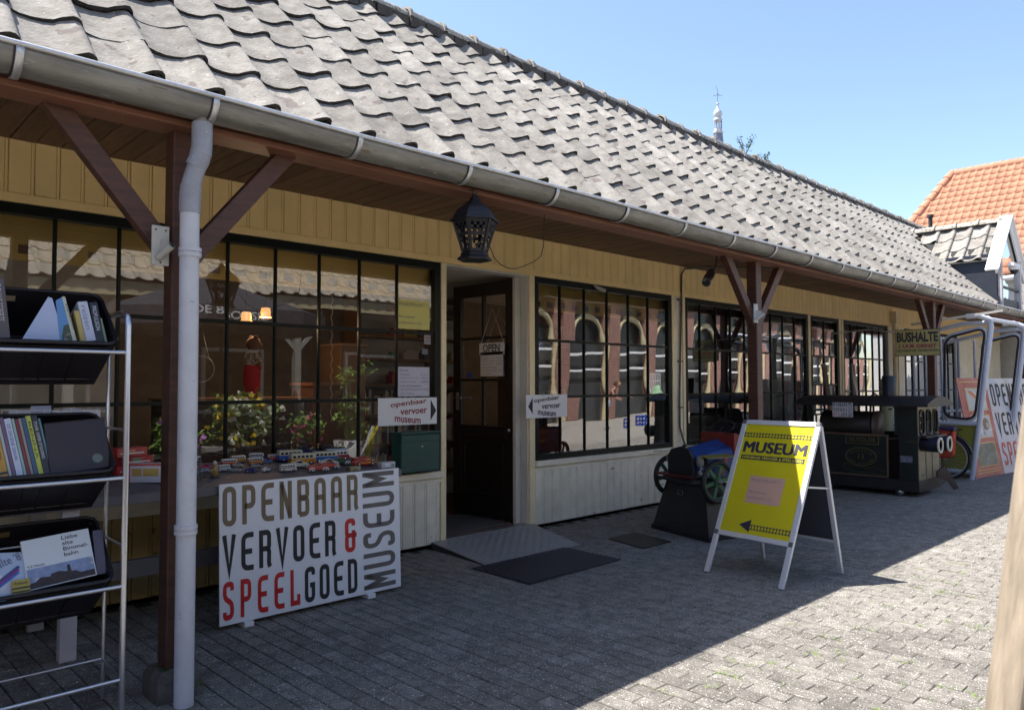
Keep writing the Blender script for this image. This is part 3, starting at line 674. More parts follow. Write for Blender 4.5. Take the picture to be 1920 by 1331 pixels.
# ------------------------------------------------------------------ bench with its display
M_bench = mat('bench_grey', (.125, .115, .13), .7, var=.12, vscale=8, bump=.1, bscale=60)
bz = lambda y: .94 + .063 * y
bn = thing('display_bench', 'long low grey display bench under the shop window covered with toy vehicles', 'bench', (1.5, -.5, 0))
q = MB(); q.bar((-.6, -.485, bz(-.485) - .03), (3.34, -.485, bz(-.485) - .03), .93, .055, up=(0, -.063, 1)); q.build('top', M_bench, bn, world=True, bev=.004)
q = MB(); q.box(-.6, 3.30, -.60, -.56, .32, .43); q.build('rail', M_bench, bn, world=True, bev=.004)
for x in (.25, 1.11, 3.0):
    for y in (-.92, -.2):
        q = MB(); q.box(x, x + .085, y, y + .06, 0.002, bz(y) - .06); q.build('leg', mat('leg_white', (.50, .47, .50), .6, var=.08), bn, world=True, bev=.004)
# the big museum board
M_tan = mat('letters_brown', (.17, .125, .075), .45); M_tau = mat('letters_taupe', (.12, .11, .11), .45)
def museum_board(name, label, cat, P, U, V, W, H, t, M_top, M_ver, M_gd, M_side, M_r=M_red, frac=True, group=None):
    """P lower left, letters laid out in fractions of the board"""
    bd = thing(name, label, cat, P, group=group); P, U, V = Vector(P), Vector(U).normalized(), Vector(V).normalized(); n = U.cross(V)
    q = MB(); q.prism([(0, 0), (W, 0), (W, H), (0, H)], P, U, V, -t); q.build('board', M_sign, bd, world=True, bev=min(.002, t / 4))
    o = lambda a, b: P + U * (a * W) + V * (b * H)
    display('OPENBAAR', o(.015, .695), U, V, .72 * W, .285 * H, M_top, bd, name='lettering')
    display('VERVOER', o(.015, .36), U, V, .585 * W, .275 * H, M_ver, bd); display('&', o(.655, .36), U, V, .065 * W, .27 * H, M_r, bd)
    display('SPEEL', o(.015, .035), U, V, .385 * W, .27 * H, M_r, bd, gap=.26); display('GOED', o(.425, .035), U, V, .30 * W, .27 * H, M_gd, bd)
    display('MUSEUM', o(.965, .03), V, -U, .955 * H, .20 * W, M_side, bd, lw=.5, gap=.16, th=.145)
    return bd
V_ = Vector((0, .035, .86)).normalized()
bd = museum_board('museum_board', 'large white board reading OPENBAAR VERVOER SPEELGOED MUSEUM leaning on the bench', 'sign', (1.952, -1.005, .032), X, V_, 1.345, .860, .012, M_tan, M_ink, M_ink, M_tau)
q = MB(); [q.box(x, x + .06, -1.03, -.90, .002, .031) for x in (2.10, 3.0)]; q.build('foot_block', M_white, bd, world=True)

# toy vehicles
_tm = {}
def tmat(c, r=.25):
    k = str(c)
    if k not in _tm: _tm[k] = mat('toy_paint', c, r, coat=.3); _mc.pop('toy_paint')
    return _tm[k]
TW = (.68, .68, .64); M_tyre = mat('toy_tyre', (.02, .02, .02), .6); M_twin = mat('toy_window', (.015, .018, .022), .15)
def wheels(root, L, r, W, xs=(.2, .8)):
    for fx in xs:
        for sy in (-1, 1):
            q = MB(); q.lathe([(0, -.18 * r), (r, -.18 * r), (r, .25 * r), (r * .55, .3 * r)], (fx * L - L / 2, sy * (W / 2 - .1 * r), r), 12, (0, sy, 0)); wv = q.build('wheel', M_tyre, root)
            q = MB(); q.lathe([(r * .6, .26 * r), (0, .42 * r)], (fx * L - L / 2, sy * (W / 2 - .1 * r), r), 10, (0, sy, 0)); q.build('hubcap', M_steel, wv)
def toy_van(loc, rz, L, lo, up, label, group='toy camper vans on the display bench'):
    W = L * .42; H = L * .45; r = L * .085; t = thing('toy_van', label, 'toy van', loc, rz, group)
    q = MB(); z0, zm = r * .7, H * .55
    q.prism([(-L / 2, z0), (L / 2 * .97, z0), (L / 2, z0 + H * .12), (L / 2 * .985, zm), (-L / 2 * .98, zm)], (0, W / 2, 0), X, Z, W); q.build('body', tmat(lo), t, bev=L * .02)
    q = MB(); q.prism([(-L / 2 * .97, zm + .0003), (L / 2 * .975, zm + .0003), (L / 2 * .90, H * .92), (L / 2 * .82, H), (-L / 2 * .86, H), (-L / 2 * .93, H * .94)], (0, W / 2 * .95, 0), X, Z, W * .95); q.build('roof', tmat(up), t, bev=L * .022)
    q = MB()
    for k in range(5):
        x = -L * .42 + k * L * .165; q.box(x, x + L * .12, -W / 2 * .975, W / 2 * .975, H * .64, H * .83)
    q.bar((L * .478, 0, H * .62), (L * .452, 0, H * .86), W * .82, .001, up=(1, 0, .2)); q.build('window', M_twin, t)
    wheels(t, L, r, W); q = MB(); [q.lathe([(L * .03, 0), (L * .02, L * .01), (0, L * .012)], (L * .49, s * W * .3, H * .36), 10, (1, 0, 0)) for s in (-1, 1)]; q.box(L * .49, L * .51, -W * .5, W * .5, z0, z0 + L * .03); q.build('headlight', M_steel, t)
    return t
def toy_beetle(loc, rz, L, c, fen, label, group='small toy cars on the display bench'):
    W = L * .38; t = thing('toy_car', label, 'toy car', loc, rz, group); r = L * .085; z0 = r * .6
    P = [(-.5, .10), (-.49, .20), (-.40, .285), (-.30, .31), (-.22, .31), (-.10, .37), (.02, .385), (.12, .36), (.20, .285), (.32, .25), (.43, .20), (.5, .12), (.5, .08), (-.5, .07)]
    q = MB(); q.prism([(a * L, b * L * .95 + z0 * .5) for a, b in P][::-1], (0, -W * .36, 0), X, (0, 0, 1), -W * .72); q.build('body', tmat(c), t, bev=L * .03)
    q = MB(); q.prism([(a * L, b * L) for a, b in ((-.20, .29), (-.09, .345), (.02, .36), (.10, .34), (.165, .27), (.0, .26))], (0, W * .37, 0), X, Z, W * .74); q.prism([(a * L, b * L) for a, b in ((.10, .37), (.19, .27), (.205, .275), (.12, .38))], (0, W * .28, 0), X, Z, W * .56); q.build('window', M_twin, t)
    for fx in (-.30, .30):
        for s in (-1, 1):
            q = MB(); q.sphere((fx * L, s * W * .38, .105 * L), .135 * L, 10, 6, (1.05, .5, .8)); q.build('fender', tmat(fen), t)
    wheels(t, L, r, W * 1.04); q = MB(); [q.lathe([(L * .028, 0), (0, L * .015)], (L * .44, s * W * .40, .20 * L), 8, (1, 0, 0)) for s in (-1, 1)]; q.box(L * .5, L * .515, -W * .42, W * .42, .08 * L, .11 * L); q.build('headlight', M_steel, t)
    return t
def on(x, y, dz=0): return (x, y, bz(y) + .0005 - .002 * 0 + dz)
BL, OR, RD, WH, CR, GN = (.03, .10, .36), (.55, .24, .03), (.42, .015, .015), (.62, .62, .66), (.60, .58, .45), (.01, .05, .03)
for a in [(2.20, -.44, .4, .10, (.5, .5, .55), TW, 'small all white toy van at the left end of the row'), (2.33, -.24, -.1, .11, (.50, .08, .03), TW, 'small red and white toy van behind the green figurine'),
          (2.45, -.12, -.1, .11, (.6, .25, .04), TW, 'small orange and white toy van second in the back row'), (2.62, -.06, -.1, .11, (.12, .17, .28), TW, 'small grey blue toy van third in the back row'),
          (2.72, -.17, -.1, .11, (.5, .06, .03), TW, 'small red toy van beside the grey blue one in the back row'), (2.52, -.26, -.1, .11, (.55, .2, .03), TW, 'small orange toy van in front of the back row, left of the blue beetle'),
          (2.80, -.25, -.18, .19, BL, CR, 'large blue and cream toy camper van leftmost of the large ones'), (2.80, -.44, -.18, .19, OR, CR, 'large orange and cream toy camper van'),
          (3.00, -.42, -.18, .19, (.04, .14, .42), CR, 'large blue and cream toy camper van right of the orange one'), (3.13, -.38, -.18, .18, (.36, .02, .03), TW, 'large dark red toy camper van with a surfboard on its roof'),
          (2.57, -.66, -.12, .115, TW, TW, 'white toy ambulance van with a red stripe')]:
    x, y, rz, L, lo, up, lab = a; t = toy_van(on(x, y), rz, L, lo, up, lab)
    if 'surfboard' in lab: q = MB(); q.box(-.085, .075, -.018, .018, .086, .092); q.build('surfboard', tmat((.5, .6, .75)), t, bev=.002)
    if 'ambulance' in lab: q = MB(); q.box(-.055, .055, -.0255, .0255, .024, .028); q.build('stripe', tmat(RD), t)
for a in [(2.70, -.58, -.25, .15, CR, CR, 'cream toy beetle car behind the ambulance'), (2.74, -.78, -.25, .16, RD, TW, 'red toy beetle car with white fenders at the front'),
          (2.87, -.72, -.25, .15, RD, TW, 'second red toy beetle car, half hidden behind the first'), (2.93, -.60, -.25, .15, (.5, .52, .5), TW, 'pale grey toy beetle car behind the red pair'),
          (3.03, -.60, -.2, .16, GN, TW, 'dark green toy beetle car with white fenders'), (2.62, -.25, -.3, .075, (.04, .16, .5), (.04, .16, .5), 'small light blue toy beetle car'),
          (2.36, -.32, -.3, .08, (.35, .36, .34), (.35, .36, .34), 'small grey toy car behind the silver one'), (2.46, -.40, -.3, .075, (.3, .32, .35), (.3, .32, .35), 'small silver toy car in the middle row'),
          (2.26, -.51, -.3, .08, (.3, .31, .34), (.25, .26, .3), 'small silver toy car front left'), (2.34, -.57, -.3, .08, (.025, .03, .2), (.025, .03, .2), 'small dark blue toy car in the front row'),
          (2.44, -.60, .5, .08, (.62, .64, .7), (.62, .64, .7), 'small white toy car in the front row'), (2.14, -.30, -.3, .08, (.5, .04, .15), (.5, .04, .15), 'small pink toy car beside the drain pipe'),
          (2.08, -.42, -.2, .08, (.35, .36, .45), (.3, .3, .4), 'small silver lilac toy car beside the drain pipe'), (2.40, -.16, -.3, .085, (.4, .02, .02), (.3, .01, .01), 'small dark red toy car among the small vans')]:
    x, y, rz, L, c, f2, lab = a; toy_beetle(on(x, y), rz, L, c, f2, lab)
toy_van(on(2.13, -.06), -.9, .13, (.05, .10, .09), TW, 'green and white toy van beside the drain pipe')
# toy steam engines, fire engines
def toy_loco(loc, L, c, label, rz=-.15):
    t = thing('toy_steam_engine', label, 'toy train', loc, rz, 'toy steam engines at the back of the bench'); W = L * .3
    q = MB(); q.lathe([(0, 0), (W * .3, 0), (W * .32, L * .5), (0, L * .52)], (-L * .05, 0, L * .26), 12, (1, 0, 0)); q.build('boiler', tmat(c), t)
    q = MB(); q.box(-L * .45, -L * .1, -W / 2, W / 2, L * .14, L * .42); q.build('cab', tmat(c), t, bev=.002)
    q = MB(); q.box(-L * .48, -L * .06, -W * .6, W * .6, L * .42, L * .45); q.build('cab_roof', tmat((.02, .02, .04)), t)
    q = MB(); q.lathe([(W * .12, 0), (W * .12, L * .12), (W * .2, L * .18), (W * .2, L * .2)], (L * .38, 0, L * .33), 10); q.lathe([(W * .1, 0), (W * .1, L * .08), (0, L * .11)], (L * .15, 0, L * .33), 10); q.build('chimney', tmat((.4, .3, .1)), t)
    q = MB(); q.box(-L * .5, L * .5, -W / 2, W / 2, L * .11, L * .15); q.build('frame', tmat((.2, .02, .02)), t)
    for k in range(4):
        q = MB(); q.lathe([(L * .07, 0), (L * .07, W * 1.02), ], (-L * .35 + k * L * .23, -W * .51, L * .07), 12, (0, 1, 0)); q.build('wheel', tmat((.2, .02, .02)), t)
toy_loco(on(2.86, -.10), .20, (.02, .02, .05), 'dark blue toy steam engine leftmost at the back of the bench'); toy_loco(on(3.02, -.14), .20, (.02, .03, .07), 'dark toy steam engine in the middle at the back of the bench')
toy_loco(on(3.20, -.20), .22, (.025, .025, .03), 'black toy steam engine rightmost at the back of the bench')
def toy_race(loc, L, c, label, rz=-.15):
    t = thing('toy_race_car', label, 'toy car', loc, rz, 'red toy racing cars at the right end of the bench'); W = L * .42
    q = MB(); q.prism([(-.5 * L, .05 * L), (-.48 * L, .2 * L), (-.2 * L, .24 * L), (0, .27 * L), (.12 * L, .2 * L), (.5 * L, .12 * L), (.5 * L, .05 * L)][::-1], (0, -W / 2, 0), X, Z, -W); q.build('body', tmat(c), t, bev=L * .03)
    q = MB(); q.prism([(-.12 * L, .245 * L), (0, .28 * L), (.1 * L, .215 * L)][::-1], (0, -W * .3, .002), X, Z, -W * .6); q.build('windscreen', M_twin, t)
    q = MB(); q.box(-.3 * L, .4 * L, -W / 2 - .001, W / 2 + .001, .12 * L, .16 * L); q.build('stripe', tmat((.6, .35, .03)), t); wheels(t, L, L * .085, W)
toy_race(on(3.08, -.52), .15, (.5, .10, .03), 'red toy racing car with a yellow stripe beside the green beetle'); toy_race(on(3.17, -.70), .18, RD, 'bright red toy racing car nearest the front edge'); toy_race(on(3.26, -.56), .18, RD, 'bright red toy racing car rightmost on the bench'); toy_race(on(3.16, -.34), .17, (.42, .02, .03), 'dark red toy racing car at the back right')
def carton(name, label, loc, sx, sy, sz, c, rz=0, deco=None, cat='box', group=None):
    t = thing(name, label, cat, loc, rz, group); q = MB(); q.box(-sx / 2, sx / 2, -sy / 2, sy / 2, 0, sz); q.build('carton', tmat(c, .5), t, bev=.002)
    for (x0, x1, z0, z1, cc) in (deco or []): q = MB(); q.box(-sx / 2 + x0 * sx, -sx / 2 + x1 * sx, -sy / 2 - .0012, -sy / 2 + .001, z0 * sz, z1 * sz); q.build('print', tmat(cc, .5), t)
    return t
carton('tin_box', 'small see-through plastic box with stones on the bench corner', on(2.975, -.865), .10, .05, .035, (.16, .15, .09), .1, [(.1, .3, .1, .9, (.3, .25, .12)), (.4, .6, .1, .9, (.25, .22, .10)), (.7, .9, .1, .9, (.3, .28, .2))])
carton('white_carton', 'white carton with a bar code at the right end of the bench', on(3.265, -.86), .115, .06, .045, (.45, .43, .48), -.1, [(.25, .6, .2, .8, (.7, .7, .72)), (.72, .93, .2, .7, (.2, .2, .2))])
t = carton('toy_carton', 'white toy carton with red edges between the rack and the drain pipe', on(1.66, -.60), .21, .10, .115, (.60, .58, .66), -.75, [(.10, .9, .12, .3, (.62, .62, .7)), (.12, .4, .35, .75, (.5, .3, .08)), (.45, .9, .35, .75, (.5, .33, .05)), (.0, .06, .0, 1, (.5, .03, .03)), (.06, .98, .9, 1, (.5, .03, .03))])
q = MB(); q.box(-.1055, -.1045, -.045, .045, .015, .10); q.build('end_label', tmat((.55, .45, .45), .5), t)
for k, (dx, dz, lab) in enumerate([(0, 0, 'lowest red toy carton of the stack behind the book rack'), (.02, .058, 'middle red toy carton of the stack with a green tractor print'), (-.02, .116, 'topmost red toy carton of the stack behind the book rack')]):
    carton('red_carton', lab, on(1.66 + dx, -.25, dz), .21, .11, .057, (.42, .015, .02), .1 + .1 * k, [(.1, .9, .3, .45, (.65, .6, .6)), (.3, .6, .5, .8, (.05, .25, .12) if k == 1 else (.5, .2, .1))], group='red toy cartons stacked on the bench')
# figurines
def figurine(loc, label, c1, c2):
    t = thing('figurine', label, 'figurine', loc, .4, 'painted figurines on the bench')
    q = MB(); q.lathe([(.035, 0), (.033, .008), (.015, .012)], (0, 0, 0), 12); q.build('base', tmat((.05, .03, .02)), t)
    q = MB(); q.lathe([(.018, .01), (.024, .03), (.020, .055), (.012, .07)], (0, 0, 0), 10); q.tube([(-.018, 0, .055), (-.035, .0, .04), (-.03, -.01, .03)], .006, 6); q.tube([(.018, 0, .055), (.034, -.01, .062)], .006, 6); q.build('body', tmat(c1), t)
    q = MB(); q.sphere((0, 0, .083), .014); q.build('head', tmat((.45, .3, .18)), t); q = MB(); q.lathe([(.02, 0), (.013, .004), (.010, .015), (0, .017)], (0, 0, .09), 10); q.build('hat', tmat(c2), t)
figurine(on(1.93, -.66), 'green coated figurine half hidden by the drain pipe', (.03, .10, .07), (.06, .1, .05)); figurine(on(2.06, -.64), 'black and yellow figurine standing on a dark base', (.30, .19, .04), (.55, .5, .45))
# leaflet holder behind the rack
lh = thing('leaflet_holder', 'white wire holder full of leaflets on the bench behind the book rack', 'leaflet holder', on(1.15, -.75))
q = MB()
for z in (1.0, 1.12, 1.25, 1.37): q.tube([(.86, -.70, z), (1.40, -.70, z - .02), (1.40, -.45, z)], .003, 5)
for k in range(9): q.tube([(.86 + .0675 * k, -.70, .90), (.86 + .0675 * k, -.70, 1.37)], .002, 5)
q.build('wire_frame', M_white, lh, world=True)
for k in range(9):
    q = MB(); x = .90 + k * .055; h = R.uniform(.10, .16); z = 1.23 if k < 8 else 1.1; q.box(x, x + .10, -.66 + k * .012, -.655 + k * .012, z, z + h, Matrix.Rotation(0, 4, 'X')); q.build('leaflet', tmat([(.55, .58, .70), (.60, .6, .66), (.42, .45, .6)][k % 3], .6), lh, world=True)
for k in range(4):
    q = MB(); q.bar((1.37 + .012 * k, -.70 + .02 * k, .93), (1.375 + .016 * k, -.66 + .03 * k, 1.24 + .02 * k), .10, .003, up=(1, -.3, 0)); q.build('leaflet', tmat((.58, .58, .64), .6), lh, world=True)

# ------------------------------------------------------------------ book rack with three crates
rk = thing('book_rack', 'chrome tube rack at the left edge carrying three black crates of books', 'rack', (.8, -1.76, 0))
RX, YF, YR = 1.118, -1.936, -1.60
q = MB(); q.tube([(RX, YR + .03, 1.80), (RX, YR - .03, 1.835), (RX, YF + .06, 1.835), (RX, YF + .012, 1.815), (RX, YF, 1.77), (RX, YF, 0.02)], .0135, 12); q.build('front_leg', M_steel, rk, world=True)
q = MB(); q.tube([(RX + .017, YR + .03, 1.80), (RX + .017, YR, 1.74), (RX + .017, YR, 0.01)], .009, 10); q.build('rear_leg', M_steel, rk, world=True)
q = MB(); q.tube([(-.3, YF, 0.02), (-.3, YF, 1.80), (-.3, YR, 1.80), (-.3, YR, .01)], .0135, 12); q.build('side_frame', M_steel, rk, world=True)
for z in (1.651, 1.088, .607, .197):
    q = MB(); q.tube([(-.3, YF, z), (RX, YF, z)], .0095, 10); q.build('rail', M_steel, rk, world=True)
for z in (.20, .78, 1.30):
    q = MB(); q.tube([(-.3, YR, z), (RX + .017, YR, z)], .007, 8); q.build('rail', M_steel, rk, world=True)
    q = MB(); q.tube([(RX, YF, z), (RX + .012, YR, z)], .006, 8); q.build('cross_bar', M_steel, rk, world=True)
M_crate = mat('crate_plastic', (.010, .008, .011), .42, var=.2, bump=.08, bscale=120)
def slot_wall(mb, a, b, c, d, hole):
    """quad a(lower left) b(lower right) c(upper right) d(upper left) with a slot (u0,u1,v0,v1)"""
    a, b, c, d = map(Vector, (a, b, c, d)); P = lambda u, v: (a * (1 - u) + b * u) * (1 - v) + (d * (1 - u) + c * u) * v
    u0, u1, v0, v1 = hole
    for ua, ub, va, vb in ((0, 1, 0, v0), (0, 1, v1, 1), (0, u0, v0, v1), (u1, 1, v0, v1)): mb.add([P(ua, va), P(ub, va), P(ub, vb), P(ua, vb)], [(0, 1, 2, 3)])
def crate(z_front, label, x1=1.075, Wc=.60, tilt=40, dep=.37, hgt=.27):
    t = thing('book_crate', label, 'crate', (x1 - Wc / 2, -1.925, z_front), rot=(math.radians(tilt), 0, 0), group='black plastic crates on the book rack')
    w, d, h = Wc / 2, dep, hgt; k = .035   # local: y depth away (up the tilt), z up out of the opening
    T = [(-w, 0), (w, 0), (w, d), (-w, d)]; B_ = [(-w + k, k), (w - k, k), (w - k, d - k), (-w + k, d - k)]
    q = MB(); tp = [Vector((x, y, 0)) for x, y in T]; bt = [Vector((x, y, -h)) for x, y in B_]
    q.add(bt, [(0, 1, 2, 3)])
    slot_wall(q, bt[0], bt[1], tp[1], tp[0], (.18, .34, .80, .91)); slot_wall(q, bt[0], bt[1], tp[1], tp[0], (2, 2, 2, 2)) if 0 else None
    slot_wall(q, bt[2], bt[3], tp[3], tp[2], (.56, .80, .78, .90)); q.add([bt[1], bt[2], tp[2], tp[1]], [(0, 1, 2, 3)]); q.add([bt[3], bt[0], tp[0], tp[3]], [(0, 1, 2, 3)])
    o = q.build('tub', M_crate, t); sd = o.modifiers.new('t', 'SOLIDIFY'); sd.thickness = .004
    rr = .05; pts = []
    for cx_, cy, a0 in ((w - rr, rr, -PI / 2), (w - rr, d - rr, 0), (-w + rr, d - rr, PI / 2), (-w + rr, rr, PI)):
        for j in range(6): a = a0 + PI / 2 * j / 5; pts.append((cx_ + rr * math.cos(a), cy + rr * math.sin(a)))
    q = MB()
    for rz_, off, th in ((-.004, .006, .009), (-.032, .004, .006), (-h + .03, -k + .002, .006)):
        sx = (w + off) / w; q.tube([(x * sx, (y - d / 2) * (d / 2 + off) / (d / 2) + d / 2, rz_) for x, y in pts], th, 6, closed=True)
    q.build('rim', M_crate, t)
    for x in (-w * .5, -w * .1, w * .12, w * .5): q = MB(); q.bar((x * .9, .031, -h + .01), (x, .003, -.03), .008, .004, up=(0, 1, 0)); q.build('rib', M_crate, t)
    return t
crate(1.695, 'topmost black crate on the rack holding a few leaning books'); crate(1.13, 'middle black crate on the rack packed with coloured book spines'); crate(.645, 'lowest black crate on the rack with picture books facing out')
def book(x, z, w, h, c, label, lean=0, d=.15, y=-1.865, rzy=0, title=None, tc=(.02, .02, .02), tilt=18, bands=()):
    """upright book, spine towards the street, lower left spine corner at x,z"""
    t = thing('book', label, 'book', (x, y, z), rot=(math.radians(-tilt), math.radians(lean), math.radians(rzy)), group='second hand books in the crates')
    q = MB(); q.box(0, w, 0, .004, 0, h); q.box(0, .002, 0, d, 0, h); q.box(w - .002, w, 0, d, 0, h); q.build('cover', tmat(c, .5), t, bev=.0008)
    q = MB(); q.box(.0025, w - .0025, .005, d - .003, .003, h - .003); q.build('pages', tmat((.55, .53, .45), .9), t)
    for (z0, z1, cc) in bands: q = MB(); q.box(-.0003, w + .0003, -.0006, .003, z0 * h, z1 * h); q.build('band', tmat(cc, .5), t)
    if title: text(title, (w * .24, -.0004, h * .90), (0, 0, -1), (1, 0, 0), h * .62, w * .5, tmat(tc, .5), t, t=.0006)
    return t
# top crate
book(.625, 1.70, .055, .27, (.10, .075, .07), 'grey brown book with a long title at the left edge of the top crate', -3, title='DOUWE EGBERTS', tc=(.5, .45, .4))
tb = thing('leaning_book', 'large book leaning open across the top crate with a harbour photo cover', 'book', (.84, -1.85, 1.67), rot=(math.radians(-14), 0, 0), group='second hand books in the crates')
q = MB(); q.prism([(-.13, 0), (.055, 0), (.005, .225), (-.01, .23)], (0, 0, 0), X, Z, -.012); q.build('pages', tmat((.42, .48, .66), .7), tb)
q = MB(); q.prism([(.030, 0), (.096, 0), (.048, .235), (.018, .215)], (0, -.002, 0), X, Z, -.004); q.build('cover', tmat((.10, .25, .50), .35), tb)
q = MB(); q.prism([(.045, 0), (.080, 0), (.072, .11), (.045, .10), (.036, .05)], (0, -.0032, 0), X, Z, -.001); q.build('picture', mat('harbour_picture', (.06, .08, .05), .5, var=.3, vscale=40, spots=[(50, .58, (.35, .25, .2))]), tb)
q = MB(); q.prism([(.083, 0), (.100, 0), (.055, .235), (.043, .235)], (0, -.0034, 0), X, Z, -.003); q.build('spine', tmat((.55, .55, .42), .5), tb)
text('STEENKOLEN', (.052, -.0068, .20), (.24, 0, -1), (1, 0, .24), .12, .009, M_ink, tb)
book(.945, 1.695, .022, .15, (.45, .34, .10), 'yellowish paperback beside the harbour photo book', -8); book(.967, 1.70, .040, .19, (.50, .52, .62), 'pale lilac book in the top crate', -8, title='reizen', tc=(.2, .2, .3))
book(1.008, 1.70, .034, .19, (.012, .012, .02), 'black book with white vertical title in the top crate', -6, title='PROPULSION', tc=(.6, .6, .6)); book(1.042, 1.695, .012, .12, (.20, .28, .16), 'thin green book at the right end of the top crate', -8)
# middle crate
xx = .618
for w_, h_, c, lab, ti, tc in [(.030, .25, (.20, .05, .02), 'brown red book at the left edge of the middle crate', None, None), (.040, .272, (.50, .26, .03), 'thick orange yellow book in the middle crate', 'RAYMOND SOUSTER', (.1, .03, .02)),
    (.012, .255, (.42, .45, .44), 'thin grey white book beside the orange yellow one', None, None), (.014, .268, (.16, .09, .16), 'slim purple brown book in the middle crate', None, None), (.026, .262, (.55, .58, .70), 'white lilac book with a vertical blue title', 'DE GROENE DRAAK', (.05, .06, .25)),
    (.012, .262, (.28, .42, .38), 'thin sea green book in the middle crate', None, None), (.013, .26, (.20, .02, .03), 'slim dark red book in the middle crate', None, None), (.012, .262, (.30, .25, .20), 'slim beige brown book in the middle crate', None, None),
    (.016, .265, (.04, .09, .18), 'slim navy blue book in the middle crate', None, None), (.020, .272, (.45, .48, .06), 'lime yellow book in the middle crate', 'RENNA', (.02, .02, .02)), (.024, .272, (.025, .02, .03), 'black book with white letters right of the lime one', 'STUIVER  KOFFER OP DOORREIS', (.6, .6, .6)),
    (.010, .26, (.10, .22, .24), 'thin teal book at the right end of the row', None, None)]:
    book(xx, 1.115, w_ - .001, h_, c, lab, -9, title=ti, tc=tc or (0, 0, 0), bands=[(.06, .10, (.03, .02, .02))] if w_ > .035 else ()); xx += w_ * 1.02
al_ = thing('album', 'large dark purple brown album with a round grey emblem in the middle crate', 'album', (.955, -1.872, 1.125), rot=(math.radians(-18), math.radians(-4), 0))
q = MB(); q.box(-.118, .125, 0, .03, 0, .235); q.build('cover', tmat((.022, .013, .017), .6), al_, bev=.006)
q = MB(); q.lathe([(.021, 0), (.021, .001)], (.072, 0, .05), 28, (0, -1, 0)); q.build('emblem', mat('emblem_grey', (.13, .17, .15), .7, var=.6, vscale=160), al_)
# lowest crate
lb_ = thing('picture_book', 'white picture book titled Liebe alte Bimmelbahn with a steam train photo', 'book', (.765, -1.876, .640), rot=(math.radians(-24), math.radians(-5), 0), group='second hand books in the crates')
q = MB(); q.box(0, .262, 0, .016, 0, .215); q.build('cover', tmat((.60, .64, .68), .4), lb_, bev=.001)
q = MB(); q.box(.004, .258, -.0012, 0, .004, .088); q.build('photo_sky', mat('book_sky', (.20, .26, .42), .5, var=.4, vscale=14, spots=[(10, .6, (.42, .42, .5))]), lb_)
q = MB(); q.prism([(.004, .004), (.258, .004), (.258, .03), (.20, .03), (.185, .042), (.168, .043), (.165, .075), (.155, .075), (.152, .046), (.12, .055), (.09, .05), (.088, .04), (.05, .045), (.03, .03), (.004, .026)], (0, -.0013, 0), X, Z, -.0005); q.build('photo_train', mat('book_train', (.025, .015, .018), .5, var=.6, vscale=60), lb_)
text('Liebe\nalte\nBimmel-\nbahn', (.150, -.0012, .112), X, Z, .100, .092, M_ink, lb_, t=.0006); text('K.E. Maedel', (.010, -.0012, .094), X, Z, .062, .009, M_ink, lb_, t=.0006)
hb = thing('brochure', 'pale blue Halte brochure with a striped triangle in the lowest crate', 'brochure', (.60, -1.882, .625), rot=(math.radians(-24), math.radians(6), 0))
q = MB(); q.box(0, .165, 0, .006, 0, .20); q.build('cover', tmat((.36, .44, .60), .4), hb)
q = MB(); q.prism([(.03, .03), (.15, .03), (.03, .135)], (0, -.0006, 0), X, Z, -.0005); q.build('triangle', tmat((.55, .55, .62), .5), hb)
for k, c in enumerate([(.03, .12, .42), (.25, .02, .22), (.03, .05, .2)]): q = MB(); q.prism([(.035, .045 + k * .012), (.045, .040 + k * .012), (.13, .112 + k * .012), (.12, .12 + k * .012)], (0, -.0012, 0), X, Z, -.0004 - k * .0002); q.build('stripe', tmat(c, .5), hb)
text("Halte '81", (.03, -.001, .125), (1, 0, .42), (-.42, 0, 1), .125, .035, mat('halte_ink', (.08, .09, .16), .6), hb, t=.0006)
ub = thing('booklet', 'yellow bus timetable booklet between the brochure and the picture book', 'booklet', (.705, -1.89, .635), rot=(math.radians(-24), 0, 0))
q = MB(); q.box(0, .065, 0, .005, 0, .062); q.build('cover', tmat((.35, .27, .03), .5), ub); q = MB(); [q.box(0, .065, -.0006, 0, z, z + .006) for z in (.008, .024)]; q.build('stripe', M_ink, ub); text('Busboek', (.008, -.0006, .042), X, Z, .05, .012, M_ink, ub, t=.0005)
darkb = thing('picture_book', 'dark picture book at the right end of the lowest crate', 'book', (1.03, -1.86, .66), rot=(math.radians(-24), 0, 0), group='second hand books in the crates')
q = MB(); q.box(0, .04, 0, .02, 0, .20); q.build('cover', tmat((.07, .06, .09), .4), darkb)

